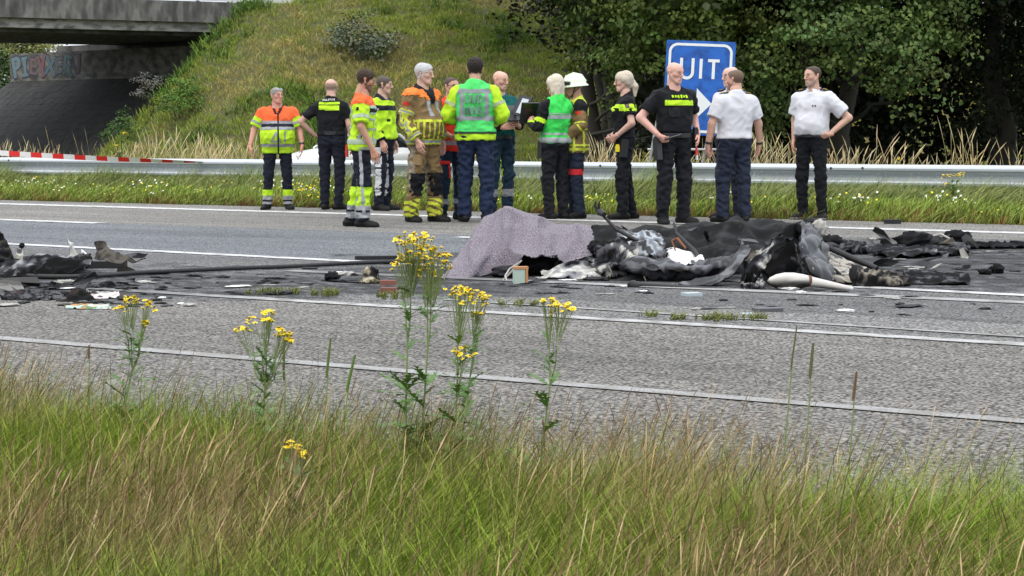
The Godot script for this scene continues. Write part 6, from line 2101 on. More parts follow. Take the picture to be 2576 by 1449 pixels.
func foreground() -> void:
	var m := leafmat(0.75, 0.3)
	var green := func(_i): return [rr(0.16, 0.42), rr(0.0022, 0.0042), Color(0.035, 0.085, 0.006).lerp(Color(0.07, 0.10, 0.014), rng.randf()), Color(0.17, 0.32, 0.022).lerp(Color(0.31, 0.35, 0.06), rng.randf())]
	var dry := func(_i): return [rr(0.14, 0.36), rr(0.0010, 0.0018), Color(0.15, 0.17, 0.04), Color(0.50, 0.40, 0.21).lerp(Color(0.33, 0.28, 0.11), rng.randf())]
	var seed_ := func(_i): return [rr(0.26, 0.52), 0.0010, Color(0.18, 0.19, 0.05), Color(0.42, 0.35, 0.16), rr(0.80, 0.90), rr(0.0020, 0.0036), Color(0.44, 0.33, 0.19).lerp(Color(0.14, 0.075, 0.04), rng.randf())]
	var knob := func(_i): return [rr(0.30, 0.50), 0.0015, Color(0.07, 0.10, 0.03), Color(0.12, 0.12, 0.04), rr(0.92, 0.95), rr(0.007, 0.010), Color(0.05, 0.027, 0.015)]
	var kinds := [["meadow_grass", green, 16, 0.06, 0.68, 5, 7], ["dry_grass", dry, 15, 0.06, 0.75, 5, 7], ["seeding_grass", seed_, 10, 0.07, 0.5, 14, 7], ["plantain", knob, 3, 0.06, 0.3, 13, 6]]
	var where := []
	var tints := []
	for k in kinds.size() * 4:
		where.append([])
		tints.append([])
	var count := 0
	while count < 22000:
		var z := -rr(1.9, 6.6)
		var x := rr(-1.0, 1.0) * (0.36 * -z + 0.75)
		var p := Vector3(x, 0, z)
		var v := p.dot(N)
		var thin := 1.0 - smoothstep(4.15, 4.55, v + 0.25 * M.nz_mid.get_noise_2d(x * 1.6, z * 1.6))
		if rng.randf() > thin: continue
		count += 1
		p.y = ground_at(x, z) - 0.01
		if v > 4.35: p.y = 0.0
		var n: float = clampf(2.6 * M.nz_big.get_noise_2d(x * 1.1 + 23.0, z * 1.1) + 1.2 * M.nz_mid.get_noise_2d(x * 1.0, z * 1.0), -1.0, 1.0)
		var f := rng.randf()
		var k := 0
		if f < 0.11: k = 3
		elif f < 0.30 + n * 0.20: k = 2
		elif f < 0.44 + n * 0.48: k = 1
		var q := k * 4 + rng.randi() % 4
		var sc := rr(0.75, 1.15) * (1.0 if v < 3.9 else lerpf(1.0, 0.7, clampf((v - 3.9) / 0.6, 0, 1)))
		where[q].append(place(p, sc))
		var b := rr(0.75, 1.2)
		tints[q].append(Color(b * rr(0.92, 1.1), b, b * rr(0.85, 1.1)))
	for k in kinds.size():
		for w in 4:
			var d: Array = kinds[k]
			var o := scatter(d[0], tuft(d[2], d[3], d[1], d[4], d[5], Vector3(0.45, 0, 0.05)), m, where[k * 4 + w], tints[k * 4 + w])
			tag(o, ["green blades of the foreground verge", "dry straw blades of the foreground verge", "seeding stalks of the foreground verge", "dark plantain heads among the foreground grass"][k], "grass", "", "stuff")

func far_verge() -> void:
	var m := leafmat(0.75, 0.3)
	var green := func(_i): return [rr(0.10, 0.30), rr(0.010, 0.018), Color(0.06, 0.09, 0.016), Color(0.22, 0.33, 0.045).lerp(Color(0.32, 0.36, 0.09), rng.randf())]
	var straw := func(_i): return [rr(0.30, 0.95), rr(0.005, 0.008), Color(0.20, 0.17, 0.07), Color(0.46, 0.38, 0.20), rr(0.7, 0.8), rr(0.010, 0.02), Color(0.50, 0.42, 0.25)]
	var blade := func(_i): return [rr(0.22, 0.50), rr(0.008, 0.016), Color(0.11, 0.14, 0.04), Color(0.40, 0.39, 0.19).lerp(Color(0.22, 0.32, 0.08), rng.randf())]
	var reed := func(_i): return [rr(0.30, 0.52), rr(0.007, 0.013), Color(0.09, 0.12, 0.03), Color(0.36, 0.38, 0.19).lerp(Color(0.20, 0.31, 0.08), rng.randf())]
	var white := func(_i): return [rr(0.18, 0.36), 0.006, Color(0.05, 0.07, 0.02), Color(0.12, 0.15, 0.04), 0.86, rr(0.045, 0.08), Color(0.7, 0.7, 0.6)]
	var yellow := func(_i): return [rr(0.18, 0.38), 0.006, Color(0.05, 0.07, 0.02), Color(0.12, 0.15, 0.04), 0.86, rr(0.045, 0.075), Color(0.75, 0.62, 0.04)]
	var rust := func(_i): return [rr(0.10, 0.26), rr(0.010, 0.016), Color(0.07, 0.05, 0.015), Color(0.24, 0.13, 0.05)]
	var sets := [
		["verge_grass", green, 11, 0.10, 0.7, 3, 13500, 20.45, 24.6, "green grass of the verge between the road and the guard rail"],
		["daisies", white, 2, 0.08, 0.3, 7, 130, 20.7, 22.8, "small white flowers dotted through the far verge"],
		["yellow_flowers", yellow, 2, 0.08, 0.3, 7, 170, 20.8, 23.2, "small yellow flowers dotted through the far verge"],
		["rusty_weeds", rust, 9, 0.09, 0.5, 3, 1500, 20.42, 20.9, "brownish weeds along the far edge of the asphalt"],
		["weedy_grass", reed, 10, 0.10, 0.6, 4, 3600, 22.95, 23.38, "long grass pressed against the foot of the guard rail"],
		["rail_grass", blade, 9, 0.14, 0.9, 4, 5000, 22.3, 23.3, "long pale grass growing round the guard rail"],
		["straw_grass", straw, 7, 0.14, 0.5, 9, 1300, 23.9, 27.5, "tall dry straw-coloured grass behind the guard rail"],
		["long_grass", blade, 9, 0.16, 1.0, 4, 2600, 23.8, 28.0, "long half-dry grass behind the guard rail"]]
	for d in sets:
		for w in 2:
			var where := []
			var tints := []
			while where.size() < d[6] / 2:
				var u := rr(-12, 34)
				var v := rr(d[7], d[8])
				var p := R(u, v)
				var cl: float = M.nz_big.get_noise_2d(p.x * 0.9 + 40.0, p.z * 0.9)
				if d[0] in ["daisies", "yellow_flowers", "straw_grass"] and cl + rr(-0.25, 0.25) < 0.02: continue
				if d[0] in ["straw_grass", "long_grass"] and absf(CX - F * p.x / p.z - 880.0) < 165.0 and rng.randf() < 0.8: continue
				p.y = ground_at(p.x, p.z)
				var b := rr(0.75, 1.2) * (1.0 + 0.35 * cl)
				where.append(place(p, rr(0.75, 1.25), (1.0 + cl * 0.6) * (0.75 if v < 20.9 else 1.0)))
				tints.append(Color(b * rr(0.9, 1.15), b, b * rr(0.85, 1.1)))
			var mesh: ArrayMesh
			if d[0] in ["daisies", "yellow_flowers"]:      # a few open heads on thin stalks
				var b := Build.new()
				for i in 4:
					var foot := Vector3(rr(-0.22, 0.22), 0, rr(-0.22, 0.22))
					var top := foot + Vector3(rr(-0.03, 0.03), rr(0.10, 0.27), rr(-0.03, 0.03))
					b.tint = Color(0.08, 0.12, 0.03)
					b.tube([foot, top], [0.003, 0.003], 4, false)
					b.tint = Color(0.72, 0.72, 0.62) if d[0] == "daisies" else Color(0.75, 0.62, 0.03)
					b.lathe(top, Basis(Vector3(1, 0.2, 0).normalized(), Vector3(0, 0.8, 0.6).normalized(), Vector3(0, -0.6, 0.8).normalized()), [[0.013, 0.0], [0.010, 0.006], [0.0, 0.007]], 7)
				mesh = b.mesh()
			else:
				mesh = tuft(d[2], d[3], d[1], d[4], d[5], Vector3(0.3, 0, 0))
			tag(scatter(d[0], mesh, m, where, tints), d[9], "grass", "", "stuff")

func bank_grass() -> void:
	var m := leafmat(0.8, 0.25)
	var a := func(_i): return [rr(0.10, 0.28), rr(0.016, 0.028), Color(0.15, 0.19, 0.03), Color(0.28, 0.37, 0.06)]
	var b := func(_i): return [rr(0.12, 0.32), rr(0.012, 0.022), Color(0.24, 0.22, 0.065), Color(0.48, 0.43, 0.17)]
	var c := func(_i): return [rr(0.25, 0.55), rr(0.03, 0.05), Color(0.05, 0.085, 0.015), Color(0.11, 0.20, 0.03)]
	var where := [[], [], []]
	var tints := [[], [], []]
	var n := 0
	while n < 44000:
		var x := rr(-22, 24)
		var z := rr(-84, -50)
		var h := ground_at(x, z)
		var rel := Vector2(x, z) - F0
		if rel.dot(BM) < 0.3 and rel.dot(BD) < 2.0: continue
		if absf(x / z) > 0.31 and x > 0: continue
		n += 1
		var f: float = M.nz_big.get_noise_2d(x * 0.22, z * 0.3) + 0.6 * M.nz_mid.get_noise_2d(x * 0.3, z * 0.4) + rr(-0.22, 0.22)
		var edge := maxf(0.0, 3.5 - absf(rel.dot(BD) + 1.0)) * 0.1     # lush along the viaduct
		var k := 1 if f > 0.08 + edge else 0
		if f < -0.72 + edge * 2.0: k = 2
		where[k].append(Transform3D(Basis(Vector3.UP, rr(0, TAU)) * Basis.from_scale(Vector3.ONE * rr(0.7, 1.3)), Vector3(x, h - 0.02, z)))
		var g := rr(0.7, 1.25)
		tints[k].append(Color(g * rr(0.9, 1.15), g, g * rr(0.8, 1.1)))
	var kinds := [a, b, c]
	for k in 3:
		tag(scatter(["slope_grass", "slope_straw", "slope_weeds"][k], tuft(12, 0.26, kinds[k], 0.9, 3, Vector3(0.2, 0, 0.1)), m, where[k], tints[k]), ["green grass on the embankment", "dry grass patches on the embankment", "dark green weeds on the embankment"][k], "grass", "", "stuff")

func spray(leaves: int, radius: float, size: float, hang: float) -> ArrayMesh:   # a twig's worth of leaves
	var v := PackedVector3Array()
	var c := PackedColorArray()
	var idx := PackedInt32Array()
	for i in leaves:
		var p := Vector3(rr(-1, 1), rr(-0.5, 0.5), rr(-1, 1)) * radius
		var yaw := rr(0, TAU)
		var t := Basis(Vector3.UP, yaw) * Basis(Vector3.RIGHT, rr(-0.2, 0.9) + hang) * Basis(Vector3.BACK, rr(-0.7, 0.7))
		var s := size * rr(0.65, 1.25)
		var at := v.size()
		for q in [[0, 0, 0], [-0.45, 0.06, 0.35], [-0.34, 0.02, 0.75], [0, -0.1, 1.1], [0.34, 0.02, 0.75], [0.45, 0.06, 0.35], [0, -0.04, 0.5]]:
			v.append(p + t * Vector3(q[0], q[1], q[2]) * s)
		var g := rr(0.7, 1.25)
		for q in 7: c.append(Color(g * rr(0.9, 1.1), g, g))
		for k in 6: idx.append_array(PackedInt32Array([at + 6, at + k, at + (k + 1) % 6]))
	return am(v, PackedVector3Array(), idx, c)

var sprays := []

func crown(parent: Node3D, lobes: Array, tint: Color, density: float, size := 1.0, called := "crown") -> void:
	var where := []
	var tints := []
	for l in lobes:
		var at: Vector3 = l[0]
		var r: float = l[1]
		var n := int(density * r * r / (size * size))
		for i in n:
			var d := Vector3(rr(-1, 1), rr(-1, 1), rr(-1, 1))
			if d.length() > 1.0 or d.length() < 0.1: continue
			d = d.normalized() * pow(rng.randf(), 0.35)
			var bump: float = 1.0 + 0.35 * M.nz_mid.get_noise_3d(d.x * 1.5 + at.x, d.y * 1.5, d.z * 1.5 + at.z)
			var p := at + Vector3(d.x, d.y * 0.82, d.z) * r * bump
			if p.y < 0.0: continue
			var yaw := atan2(d.x, d.z) + rr(-0.8, 0.8)
			var t := Basis(Vector3.UP, yaw) * Basis(Vector3.RIGHT, rr(0.0, 0.7) - d.y * 0.4) * Basis.from_scale(Vector3.ONE * rr(0.7, 1.25) * size)
			where.append(Transform3D(t, p - parent.position))
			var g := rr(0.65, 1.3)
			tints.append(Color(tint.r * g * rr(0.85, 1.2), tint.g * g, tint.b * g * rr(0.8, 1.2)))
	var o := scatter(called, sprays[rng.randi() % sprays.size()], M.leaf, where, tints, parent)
	o.set_meta("kind", "stuff")

func branch(b: Build, from: Vector3, to: Vector3, r0: float, r1: float) -> void:
	var pts := []
	var rad := []
	for i in 6:
		var t := i / 5.0
		pts.append(from.lerp(to, t) + Vector3(rr(-1, 1), rr(-0.5, 0.5), rr(-1, 1)) * from.distance_to(to) * 0.05 * sin(PI * t))
		rad.append(lerpf(r0, r1, t))
	b.tube(pts, rad, 7)

func tree(called: String, label: String, foot: Vector3, height: float, lobes: Array, tint: Color, density: float, size := 1.0) -> Node3D:
	var t := thing(called, label, "tree", foot, 0.0, "trees beyond the guard rail")
	var b := Build.new()
	var top := Vector3(rr(-0.4, 0.4), height, rr(-0.4, 0.4))
	branch(b, Vector3(0, -0.2, 0), top, 0.16 + height * 0.012, 0.05)
	put("trunk", b.mesh(), M.bark, t)
	for i in mini(lobes.size(), 12):
		var l: Array = lobes[i]
		var to: Vector3 = l[0] - foot
		b = Build.new()
		branch(b, Vector3(0, -0.2, 0).lerp(top, clampf((to.y - 0.6) / height, 0.15, 0.95)), to, 0.05, 0.012)
		put("bough", b.mesh(), M.bark, t)
	crown(t, lobes, tint, density, size)
	return t

func L(list: Array) -> Array:
	return list.map(func(q): return [V(q[0], q[1], q[2]), q[3]])

func woods() -> void:
	M.leaf = leafmat(0.6, 0.3)
	M.bark = tri(mat(Color(0.035, 0.031, 0.025), 0.95), 0.5)
	for i in 5:
		sprays.append(spray(34, 0.30, 0.082, 0.15))
	var spot := func(px: float, d: float) -> Vector3:
		var p := V(px, 344, d)
		return Vector3(p.x, ground_at(p.x, p.z), p.z)
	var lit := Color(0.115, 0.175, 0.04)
	tree("maple_tree", "leafy tree with pale green boughs hanging over the left half of the blue sign", spot.call(1720, 37), 7.0,
		L([[1600, 20, 34, 0.85], [1700, 10, 34, 0.9], [1800, 35, 34.5, 0.85], [1570, 105, 35, 0.75], [1650, 95, 34.5, 0.7], [1850, 100, 35, 0.8], [1545, 190, 36, 0.65], [1760, 90, 35, 0.7], [1500, 50, 37, 1.1], [1600, -110, 35, 1.4], [1800, -110, 35, 1.4], [1700, -250, 36, 2.0], [1500, -150, 37, 1.8]]), lit, 70)
	tree("maple_tree", "leafy maple with boughs hanging above the officer in white at the right", spot.call(2130, 36), 7.5,
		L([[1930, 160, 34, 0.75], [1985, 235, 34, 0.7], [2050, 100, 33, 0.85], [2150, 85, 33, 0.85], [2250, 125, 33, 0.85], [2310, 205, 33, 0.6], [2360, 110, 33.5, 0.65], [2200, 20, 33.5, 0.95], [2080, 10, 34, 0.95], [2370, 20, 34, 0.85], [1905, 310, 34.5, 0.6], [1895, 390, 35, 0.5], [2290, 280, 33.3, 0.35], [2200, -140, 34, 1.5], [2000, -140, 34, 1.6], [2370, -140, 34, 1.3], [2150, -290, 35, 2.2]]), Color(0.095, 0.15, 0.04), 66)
	tree("ash_tree", "dark tree with greyish leaves between the embankment and the blue sign", spot.call(1480, 42), 7.0,
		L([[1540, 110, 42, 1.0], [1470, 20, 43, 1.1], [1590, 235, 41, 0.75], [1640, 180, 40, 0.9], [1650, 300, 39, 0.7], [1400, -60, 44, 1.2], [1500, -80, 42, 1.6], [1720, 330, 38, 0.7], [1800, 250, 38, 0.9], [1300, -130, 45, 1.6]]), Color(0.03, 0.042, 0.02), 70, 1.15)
	tree("oak_tree", "dark tree filling the right edge of the wood", spot.call(2520, 41), 8.0,
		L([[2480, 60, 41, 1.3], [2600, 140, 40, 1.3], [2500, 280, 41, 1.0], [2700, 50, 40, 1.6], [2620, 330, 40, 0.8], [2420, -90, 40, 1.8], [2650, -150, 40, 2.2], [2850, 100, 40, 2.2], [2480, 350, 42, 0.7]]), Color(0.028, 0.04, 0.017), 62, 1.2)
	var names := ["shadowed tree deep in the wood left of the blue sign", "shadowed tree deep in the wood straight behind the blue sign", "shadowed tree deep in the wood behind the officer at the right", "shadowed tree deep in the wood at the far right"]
	for k in 4:
		var px: float = [1520, 1840, 2220, 2620][k]
		var l := []
		for i in 5:
			for y in [330, 170, 10, -150]:
				var x: float = px + (i - 2) * 95.0 + rr(-30, 30)
				if x < 1340.0 + y * 1.02: continue       # the wood's edge climbs the embankment
				l.append([x, y + rr(-30, 30), rr(50, 57), 1.75])
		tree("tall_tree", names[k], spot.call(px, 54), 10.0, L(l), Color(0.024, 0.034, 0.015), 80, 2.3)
	# the canopy overhead, seen only as the shade it gives
	for k in 3:
		var l := []
		for i in 7:
			for d in [36.0, 40.0, 44.0, 48.0, 53.0]:
				var p := V(1480 + k * 460 + i * 75 + rr(-40, 40), 344, d + rr(-2, 2))
				p.y = rr(5.6, 7.4) + (d - 38.0) * 0.12
				l.append([p, 2.1])
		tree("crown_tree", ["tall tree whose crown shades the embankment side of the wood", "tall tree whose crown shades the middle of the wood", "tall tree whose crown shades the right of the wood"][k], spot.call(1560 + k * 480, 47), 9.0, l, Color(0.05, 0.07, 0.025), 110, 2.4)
	var over := []
	for i in 16:
		var p := V(1200 + (i % 8) * 75 + rr(-30, 30), 344, 62.0 + (i / 8) * 8.0 + rr(-2, 2))
		p.y = rr(9.0, 11.5)
		over.append([p, 2.6])
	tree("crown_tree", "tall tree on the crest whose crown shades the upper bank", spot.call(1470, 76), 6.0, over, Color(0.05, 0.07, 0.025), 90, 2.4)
	# bushes beyond the crest of the embankment and beyond the viaduct
	var shrub := func(label: String, lobes: Array, tint: Color, density: float, size: float, called := "bush") -> void:
		var c: Vector3 = V(lobes[0][0], lobes[0][1], lobes[0][2])
		var t := thing(called, label, "bush", Vector3(c.x, maxf(0.0, ground_at(c.x, c.z)), c.z), 0.0, "bushes on the embankment")
		for s in 4:
			var b := Build.new()
			branch(b, Vector3(rr(-0.2, 0.2), -0.2, 0), Vector3(rr(-0.5, 0.5), rr(0.5, 0.9), rr(-0.3, 0.3)), 0.03, 0.008)
			put("stem", b.mesh(), M.bark, t)
		crown(t, L(lobes), tint, density, size, "foliage")
	shrub.call("dark bush with silvery leaves halfway up the grassy embankment", [[900, 95, 68.8, 1.0], [960, 110, 68.5, 0.8], [850, 85, 69.0, 0.6], [930, 130, 67.8, 0.5]], Color(0.13, 0.16, 0.10), 60, 1.1)
	shrub.call("green bush at the foot of the viaduct where slope and paving meet", [[445, 235, 66.0, 0.8], [475, 255, 65.5, 0.7], [425, 270, 65.0, 0.6], [490, 220, 67.0, 0.6]], Color(0.09, 0.18, 0.025), 60, 0.9)
	shrub.call("bare grey-stemmed bush in front of the abutment wall", [[375, 205, 68.0, 0.55], [365, 225, 67.5, 0.4]], Color(0.16, 0.16, 0.13), 40, 0.6)
	shrub.call("small green weeds low on the paved slope behind the tape", [[310, 310, 60.0, 0.55], [330, 330, 60.0, 0.5], [275, 335, 60.0, 0.4]], Color(0.06, 0.12, 0.02), 55, 0.8)
	for k in 3:
		shrub.call(["bush at the crest of the embankment near the viaduct", "dark bush on the crest of the embankment above the group", "dark bush on the crest beside the wood"][k], [[740 + k * 190, 0, 84, 1.3], [810 + k * 190, -25, 85, 1.6], [860 + k * 190, -5, 86, 1.3], [700 + k * 190, -40, 88, 1.6]], [Color(0.09, 0.12, 0.03), Color(0.05, 0.07, 0.02), Color(0.035, 0.05, 0.018)][k], 70, 1.5)
	shrub.call("green bushes on the crest just right of the bridge railing", [[650, -8, 88, 0.9], [700, -16, 88, 1.2], [600, -14, 89, 0.9], [740, -10, 87, 1.0]], Color(0.13, 0.18, 0.04), 110, 1.2)
	for k in 2:
		shrub.call(["sunlit green bank of bushes seen through under the viaduct", "green bushes left of the painted wall"][k], [[[60, 120, 97, 1.6], [20, 130, 97, 1.8], [-40, 120, 97, 2.2], [110, 125, 98, 1.4]], [[5, 200, 92, 1.4], [-30, 250, 91, 1.8], [10, 270, 90, 1.2], [-60, 170, 92, 2.0], [-10, 330, 88, 1.4]]][k], [Color(0.2, 0.22, 0.07), Color(0.045, 0.085, 0.02)][k], 130, 1.5)

func ragwort(label: String, px: float, heads_: Array, v := 4.05, fsize := 0.010) -> void:
	var d := v / (-N.z + N.x * (px - CX) / F)
	var foot := V(px, 344, d)
	foot.y = ground_at(foot.x, foot.z)
	var t := thing("ragwort_plant", label, "wildflower", foot, 0.0, "yellow ragwort in the verge")
	var flowers := []
	var low := 1e9
	var mid := Vector3.ZERO
	for h in heads_:
		var q: Vector3 = V(h[0], h[1], d) - foot
		low = minf(low, q.y)
		mid += q / heads_.size()
	var knee := Vector3(mid.x * 0.75, minf(low * 0.9, mid.y * 0.68), 0)
	var root_ := Vector3(rr(-0.01, 0.01), 0, rr(-0.01, 0.01))
	var side := Vector3(rr(-0.012, 0.012), 0, rr(-0.01, 0.01))
	var b := Build.new()
	b.tube([root_, root_.lerp(knee, 0.35) + side, root_.lerp(knee, 0.7) + side, knee], [0.0036, 0.0033, 0.003, 0.0026], 6)
	put("stem", b.mesh(), M.stem, t)
	var leaf_at := func(p: Vector3, size: float) -> void:      # a jagged leaf
		var l := Build.new()
		var out := Basis(Vector3.UP, rr(0, TAU)) * Basis(Vector3.RIGHT, rr(-0.75, 0.1))
		for s in [-1.0, 1.0]:
			for k in 5:
				var z0 := k / 5.0
				var w := 0.34 * (1.0 - 0.7 * absf(z0 - 0.4)) * (1.0 if k % 2 else 0.55)
				l.tri(p + out * Vector3(0, 0.05 * sin(z0 * 3.0), z0) * size, p + out * Vector3(w * s, 0.06, z0 + 0.28) * size, p + out * Vector3(0, 0.05 * sin(z0 * 3.0 + 0.7), z0 + 0.26) * size)
		put("leaf", l.mesh(), M.weed_leaf, t)
	for i in 26:
		var f := rr(0.2, 1.0)
		leaf_at.call(root_.lerp(knee, f) + side * sin(PI * f), rr(0.055, 0.12) * (1.15 - 0.55 * f) * fsize / 0.010)
	for h in heads_:
		var top: Vector3 = V(h[0], h[1], d) - foot
		var from := knee.lerp(root_, clampf((knee.y - top.y * 0.72) / maxf(knee.y, 0.01), 0.0, 0.5))
		var fork := from.lerp(top, 0.55) + Vector3(0, -0.012, rr(-0.008, 0.008))
		b = Build.new()
		b.tube([from, from.lerp(fork, 0.5) + Vector3((top.x - from.x) * 0.14, -0.004, 0), fork], [0.0024, 0.0021, 0.0018], 5)
		put("branch", b.mesh(), M.stem, t)
		for i in 9: leaf_at.call(from.lerp(fork, rr(0.1, 1.1)), rr(0.025, 0.055) * fsize / 0.010)
		var twigs := Build.new()
		for i in int(h[4] * 1.5):
			var a := rr(0, TAU)
			var r := sqrt(rng.randf())
			var p: Vector3 = top + Vector3(cos(a) * r * h[2] * 1.12, rr(-1, 0.4) * h[3] * (0.5 + 0.5 * r) * 1.05, sin(a) * r * h[2]) / F * d
			p.y += (1.0 - r * r) * h[3] * 0.6 / F * d
			var hub := fork.lerp(top, rr(-0.1, 0.6)) + Vector3(cos(a) * r * h[2] * 0.25, 0, 0) / F * d
			twigs.tube([hub, p.lerp(hub, 0.3) + Vector3(0, -0.004, 0), p + Vector3(0, -0.002, 0)], [0.0009, 0.0007, 0.0006], 4, false)
			flowers.append(p)
		put("twigs", twigs.mesh(), M.stem, t)
	for p in flowers:
		var o := put("flower", M.flower[rng.randi() % 3], M.petal, t)
		o.position = p
		o.basis = Basis(Vector3.UP, rr(0, TAU)) * Basis(Vector3.RIGHT, rr(-0.5, 0.8)) * Basis.from_scale(Vector3.ONE * rr(0.6, 0.98) * fsize / 0.010)

func wildflowers() -> void:
	M.stem = mat(Color(0.17, 0.22, 0.075), 0.7)
	M.weed_leaf = leafmat(0.6, 0.4)
	M.weed_leaf.albedo_color = C(0.10, 0.19, 0.045)
	M.petal = vmat(0.6)
	M.petal.cull_mode = BaseMaterial3D.CULL_DISABLED
	M.flower = []
	for k in 3:
		var b := Build.new()
		b.tint = Color(0.85, 0.68, 0.008)
		for i in 11:
			var a := TAU * i / 11.0 + rr(-0.1, 0.1)
			var d := Vector3(cos(a), 0, sin(a))
			var s := Vector3(-d.z, 0, d.x)
			var dr := rr(-0.25, 0.1)
			b.quad(d * 0.003 - s * 0.0013, d * 0.0095 - s * 0.0017 + Vector3(0, dr * 0.008, 0), d * 0.0095 + s * 0.0017 + Vector3(0, dr * 0.008, 0), d * 0.003 + s * 0.0013)
		b.tint = Color(0.66, 0.42, 0.006)
		b.lathe(Vector3.ZERO, Basis(), [[0.0042, 0.0], [0.0036, 0.0022], [0.0015, 0.0034], [0.0, 0.0035]], 8)
		b.tint = Color(0.10, 0.13, 0.03)
		b.lathe(Vector3.ZERO, Basis(), [[0.0, -0.006], [0.0026, -0.005], [0.003, -0.0005]], 6)
		M.flower.append(b.mesh())
	ragwort("tallest yellow ragwort, its dense head left of the blanket", 1012, [[1040, 610, 50, 34, 46], [1016, 652, 28, 26, 18]])
	ragwort("yellow ragwort whose head overlaps the left edge of the blanket", 1046, [[1092, 645, 40, 36, 38], [1075, 682, 24, 18, 12]])
	ragwort("yellow ragwort right of the tallest one, with a second low flower cluster", 1112, [[1155, 737, 36, 24, 26], [1165, 885, 28, 18, 14]])
	ragwort("slender yellow ragwort crowding behind the one with the low second cluster", 1130, [[1197, 750, 32, 24, 20], [1203, 790, 24, 10, 7]], 4.2)
	ragwort("slim yellow ragwort leaning right, alone on the right", 1345, [[1380, 758, 26, 12, 13], [1415, 772, 28, 18, 18]])
	ragwort("yellow ragwort with loose arching sprays left of the middle", 632, [[655, 803, 32, 9, 14], [672, 785, 20, 6, 8], [608, 828, 22, 8, 8], [712, 838, 20, 20, 14], [722, 855, 18, 9, 9]])
	ragwort("yellow ragwort at the far left in front of the charred scraps", 285, [[325, 752, 24, 12, 12], [312, 775, 20, 10, 8], [374, 765, 16, 18, 10], [362, 812, 12, 10, 6]])
	ragwort("small yellow ragwort head low in the foreground grass", 752, [[738, 1118, 18, 12, 10], [757, 1138, 14, 12, 8]], 3.5)
	ragwort("yellow ragwort beside the guard rail at the far right", 2402, [[2392, 442, 22, 7, 16], [2415, 436, 14, 7, 10], [2385, 462, 12, 5, 6]], 22.6, 0.018)
	ragwort("yellow ragwort behind the barrier tape at the left", 312, [[314, 335, 8, 7, 9], [290, 366, 6, 4, 4]], 24.6, 0.02)
	ragwort("yellow ragwort in the straw grass right of the hand-on-hip officer", 2262, [[2262, 400, 7, 5, 6], [2246, 428, 6, 4, 4]], 24.2, 0.018)
	# single tall stalks that stand out against the asphalt
	var stalk := func(label: String, a: Array, c: Array, r: float, col: Color, head: float) -> void:
		var d: float = 4.2 / (-N.z + N.x * (a[0] - CX) / F)
		var foot := V(a[0], a[1], d)
		var t := thing("tall_stalk", label, "grass stalk", foot, 0.0, "tall stalks at the edge of the verge")
		var top := V(c[0], c[1], d) - foot
		var b := Build.new()
		b.tube([Vector3(0, -0.15, 0), top * 0.5 + Vector3(0.004, 0, 0), top * (1.0 - head * 0.5)], [0.0022, 0.0018, 0.0015], 6)
		put("stem", b.mesh(), M.stem, t)
		b = Build.new()
		b.tube([top * (1.0 - head), top * (1.0 - head * 0.9), top * (1.0 - head * 0.5), top * 0.99, top], [r * 0.3, r, r, r * 0.7, r * 0.2], 8)
		put("seed_head", b.mesh(), mat(col, 0.9), t)
	var olive := Color(0.10, 0.10, 0.04)
	var brown := Color(0.12, 0.075, 0.035)
	stalk.call("thick green timothy stalk standing alone before the asphalt at the right", [2020, 1130], [2046, 862], 0.0042, olive, 0.34)
	stalk.call("brown-tipped stalk right of the green timothy stalk", [2130, 1140], [2155, 934], 0.0038, brown, 0.36)
	stalk.call("thin dark stalk bent right above the middle of the nearest white line", [1965, 1100], [2005, 818], 0.0025, olive, 0.4)
	stalk.call("dark stalk between the two tall left ragwort plants", [810, 1050], [832, 850], 0.004, Color(0.09, 0.14, 0.03), 0.5)
	stalk.call("stout green stalk left of the tallest ragwort", [850, 1080], [893, 892], 0.0045, Color(0.09, 0.16, 0.03), 0.5)
	stalk.call("stalk with a brown spike under the arching ragwort sprays", [714, 1080], [714, 838], 0.004, olive, 0.5)
	stalk.call("short brown spike near the left edge of the verge", [222, 1010], [224, 868], 0.004, brown, 0.25)
	# weeds in the joint of the road
	var gm := leafmat(0.8, 0.25)
	var low := func(_i): return [rr(0.02, 0.07), rr(0.004, 0.008), Color(0.06, 0.08, 0.02), Color(0.18, 0.22, 0.05).lerp(Color(0.25, 0.17, 0.07), rng.randf() * rng.randf())]
	for q in [["low green weeds in the road joint left of the reddish tuft", 620, 760, 738, 120], ["reddish green tuft in the road joint", 780, 850, 742, 90], ["brownish weeds in the road joint at the foot of the tallest ragwort", 930, 1030, 748, 90], ["weeds in the road joint below the blanket", 1250, 1350, 768, 90], ["long bright green weed strip in the road joint on the right", 1690, 1925, 803, 190], ["tiny weed just left of the long green strip", 1615, 1650, 795, 16]]:
		var mesh := Build.new()
		var v := PackedVector3Array()
		var c := PackedColorArray()
		var idx := PackedInt32Array()
		var centre := G((q[1] + q[2]) * 0.5, q[3])
		for i in q[4]:
			var fx := rng.randf()
			if M.nz_mid.get_noise_2d(fx * (q[2] - q[1]) * 0.03, q[3]) < -0.12: continue
			var p := G(lerpf(q[1], q[2], fx), q[3] + (rr(-4, 4) + rr(-4, 4)) * (1.0 - absf(fx - 0.5)))
			var tf := tuft(3, 0.02, low, 1.3, 3)
			var arr := tf.surface_get_arrays(0)
			var at := v.size()
			for k in arr[Mesh.ARRAY_VERTEX]: v.append(k + p - centre)
			c.append_array(arr[Mesh.ARRAY_COLOR])
			for k in arr[Mesh.ARRAY_INDEX]: idx.append(k + at)
		var o := put("weeds", am(v, PackedVector3Array(), idx, c), gm)
		o.position = centre
		tag(o, q[0], "weeds", "weeds in the road joint", "stuff")

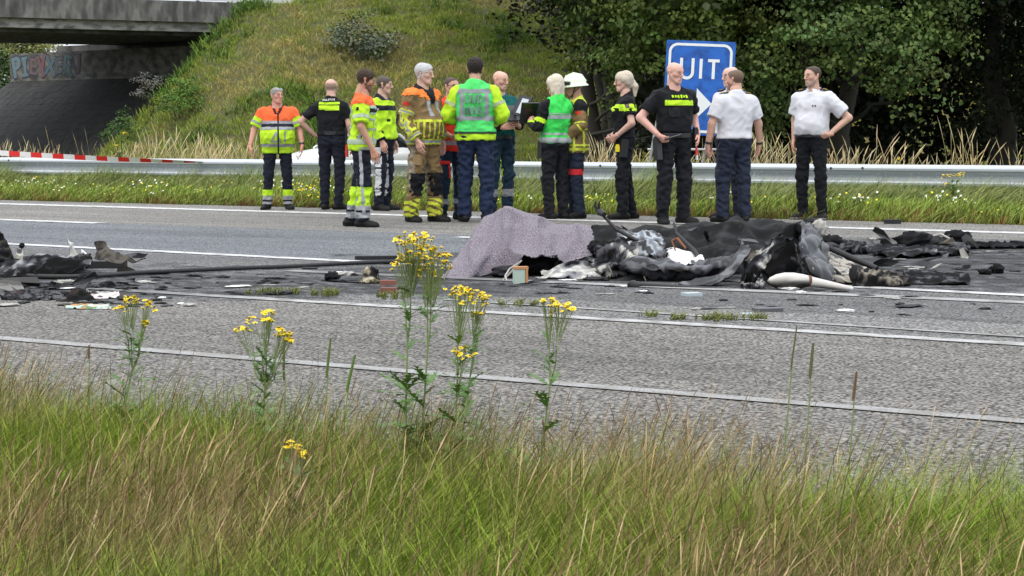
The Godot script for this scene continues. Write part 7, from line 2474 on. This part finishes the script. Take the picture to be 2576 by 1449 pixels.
# ================================================================ everything
func _ready() -> void:
	var cam := Camera3D.new()
	cam.name = "camera"
	cam.position = EYE
	cam.rotation.x = -PITCH
	cam.fov = rad_to_deg(2.0 * atan(CY / F))
	cam.near = 0.05
	cam.far = 4000.0
	cam.current = true
	var lens := CameraAttributesPhysical.new()
	lens.frustum_focal_length = 12.0 * F / CY
	lens.frustum_focus_distance = 17.0
	lens.exposure_aperture = 40.0
	lens.frustum_near = 0.05
	lens.frustum_far = 4000.0
	cam.attributes = lens
	add_child(cam)
	var env := Environment.new()
	var sky := ProceduralSkyMaterial.new()
	sky.sky_top_color = Color(0.95, 0.97, 1.0)
	sky.sky_horizon_color = Color(0.60, 0.62, 0.64)
	sky.ground_horizon_color = Color(0.45, 0.46, 0.42)
	sky.ground_bottom_color = Color(0.3, 0.3, 0.27)
	sky.sky_curve = 0.6
	sky.sky_energy_multiplier = 1.35
	env.background_mode = Environment.BG_SKY
	env.sky = Sky.new()
	env.sky.sky_material = sky
	env.tonemap_mode = Environment.TONE_MAPPER_LINEAR
	env.tonemap_exposure = 1.5
	env.sdfgi_enabled = true
	env.ssao_enabled = true
	env.ssil_enabled = true
	var we := WorldEnvironment.new()
	we.name = "world"
	we.environment = env
	add_child(we)
	var sun := DirectionalLight3D.new()
	sun.name = "sun"
	sun.light_color = Color(1.0, 0.97, 0.92)
	sun.light_energy = 0.4
	sun.light_angular_distance = 25.0
	sun.shadow_enabled = true
	sun.rotation_degrees = Vector3(-55, -25, 0)
	add_child(sun)

	rng.seed = 4711
	M.nz_big = noise(0.45, 3, 3)
	M.nz_mid = noise(1.3, 3, 4)
	M.nz_fine = noise(1.7, 3, 9)
	M.chips_soft = ntex(noise(0.12, 2, 12), 512, [[0.0, grey(0.6)], [0.4, grey(0.9)], [1.0, grey(1.0)]])
	var t0 := Time.get_ticks_msec()
	terrain()
	road()
	markings()
	viaduct()
	guardrail()
	exit_sign()
	barrier_tape()
	parked_car()
	print("setting ", Time.get_ticks_msec() - t0)
	t0 = Time.get_ticks_msec()
	people()
	print("people ", Time.get_ticks_msec() - t0)
	t0 = Time.get_ticks_msec()
	wreck()
	woods()
	bank_grass()
	far_verge()
	wildflowers()
	foreground()
	print("plants ", Time.get_ticks_msec() - t0)
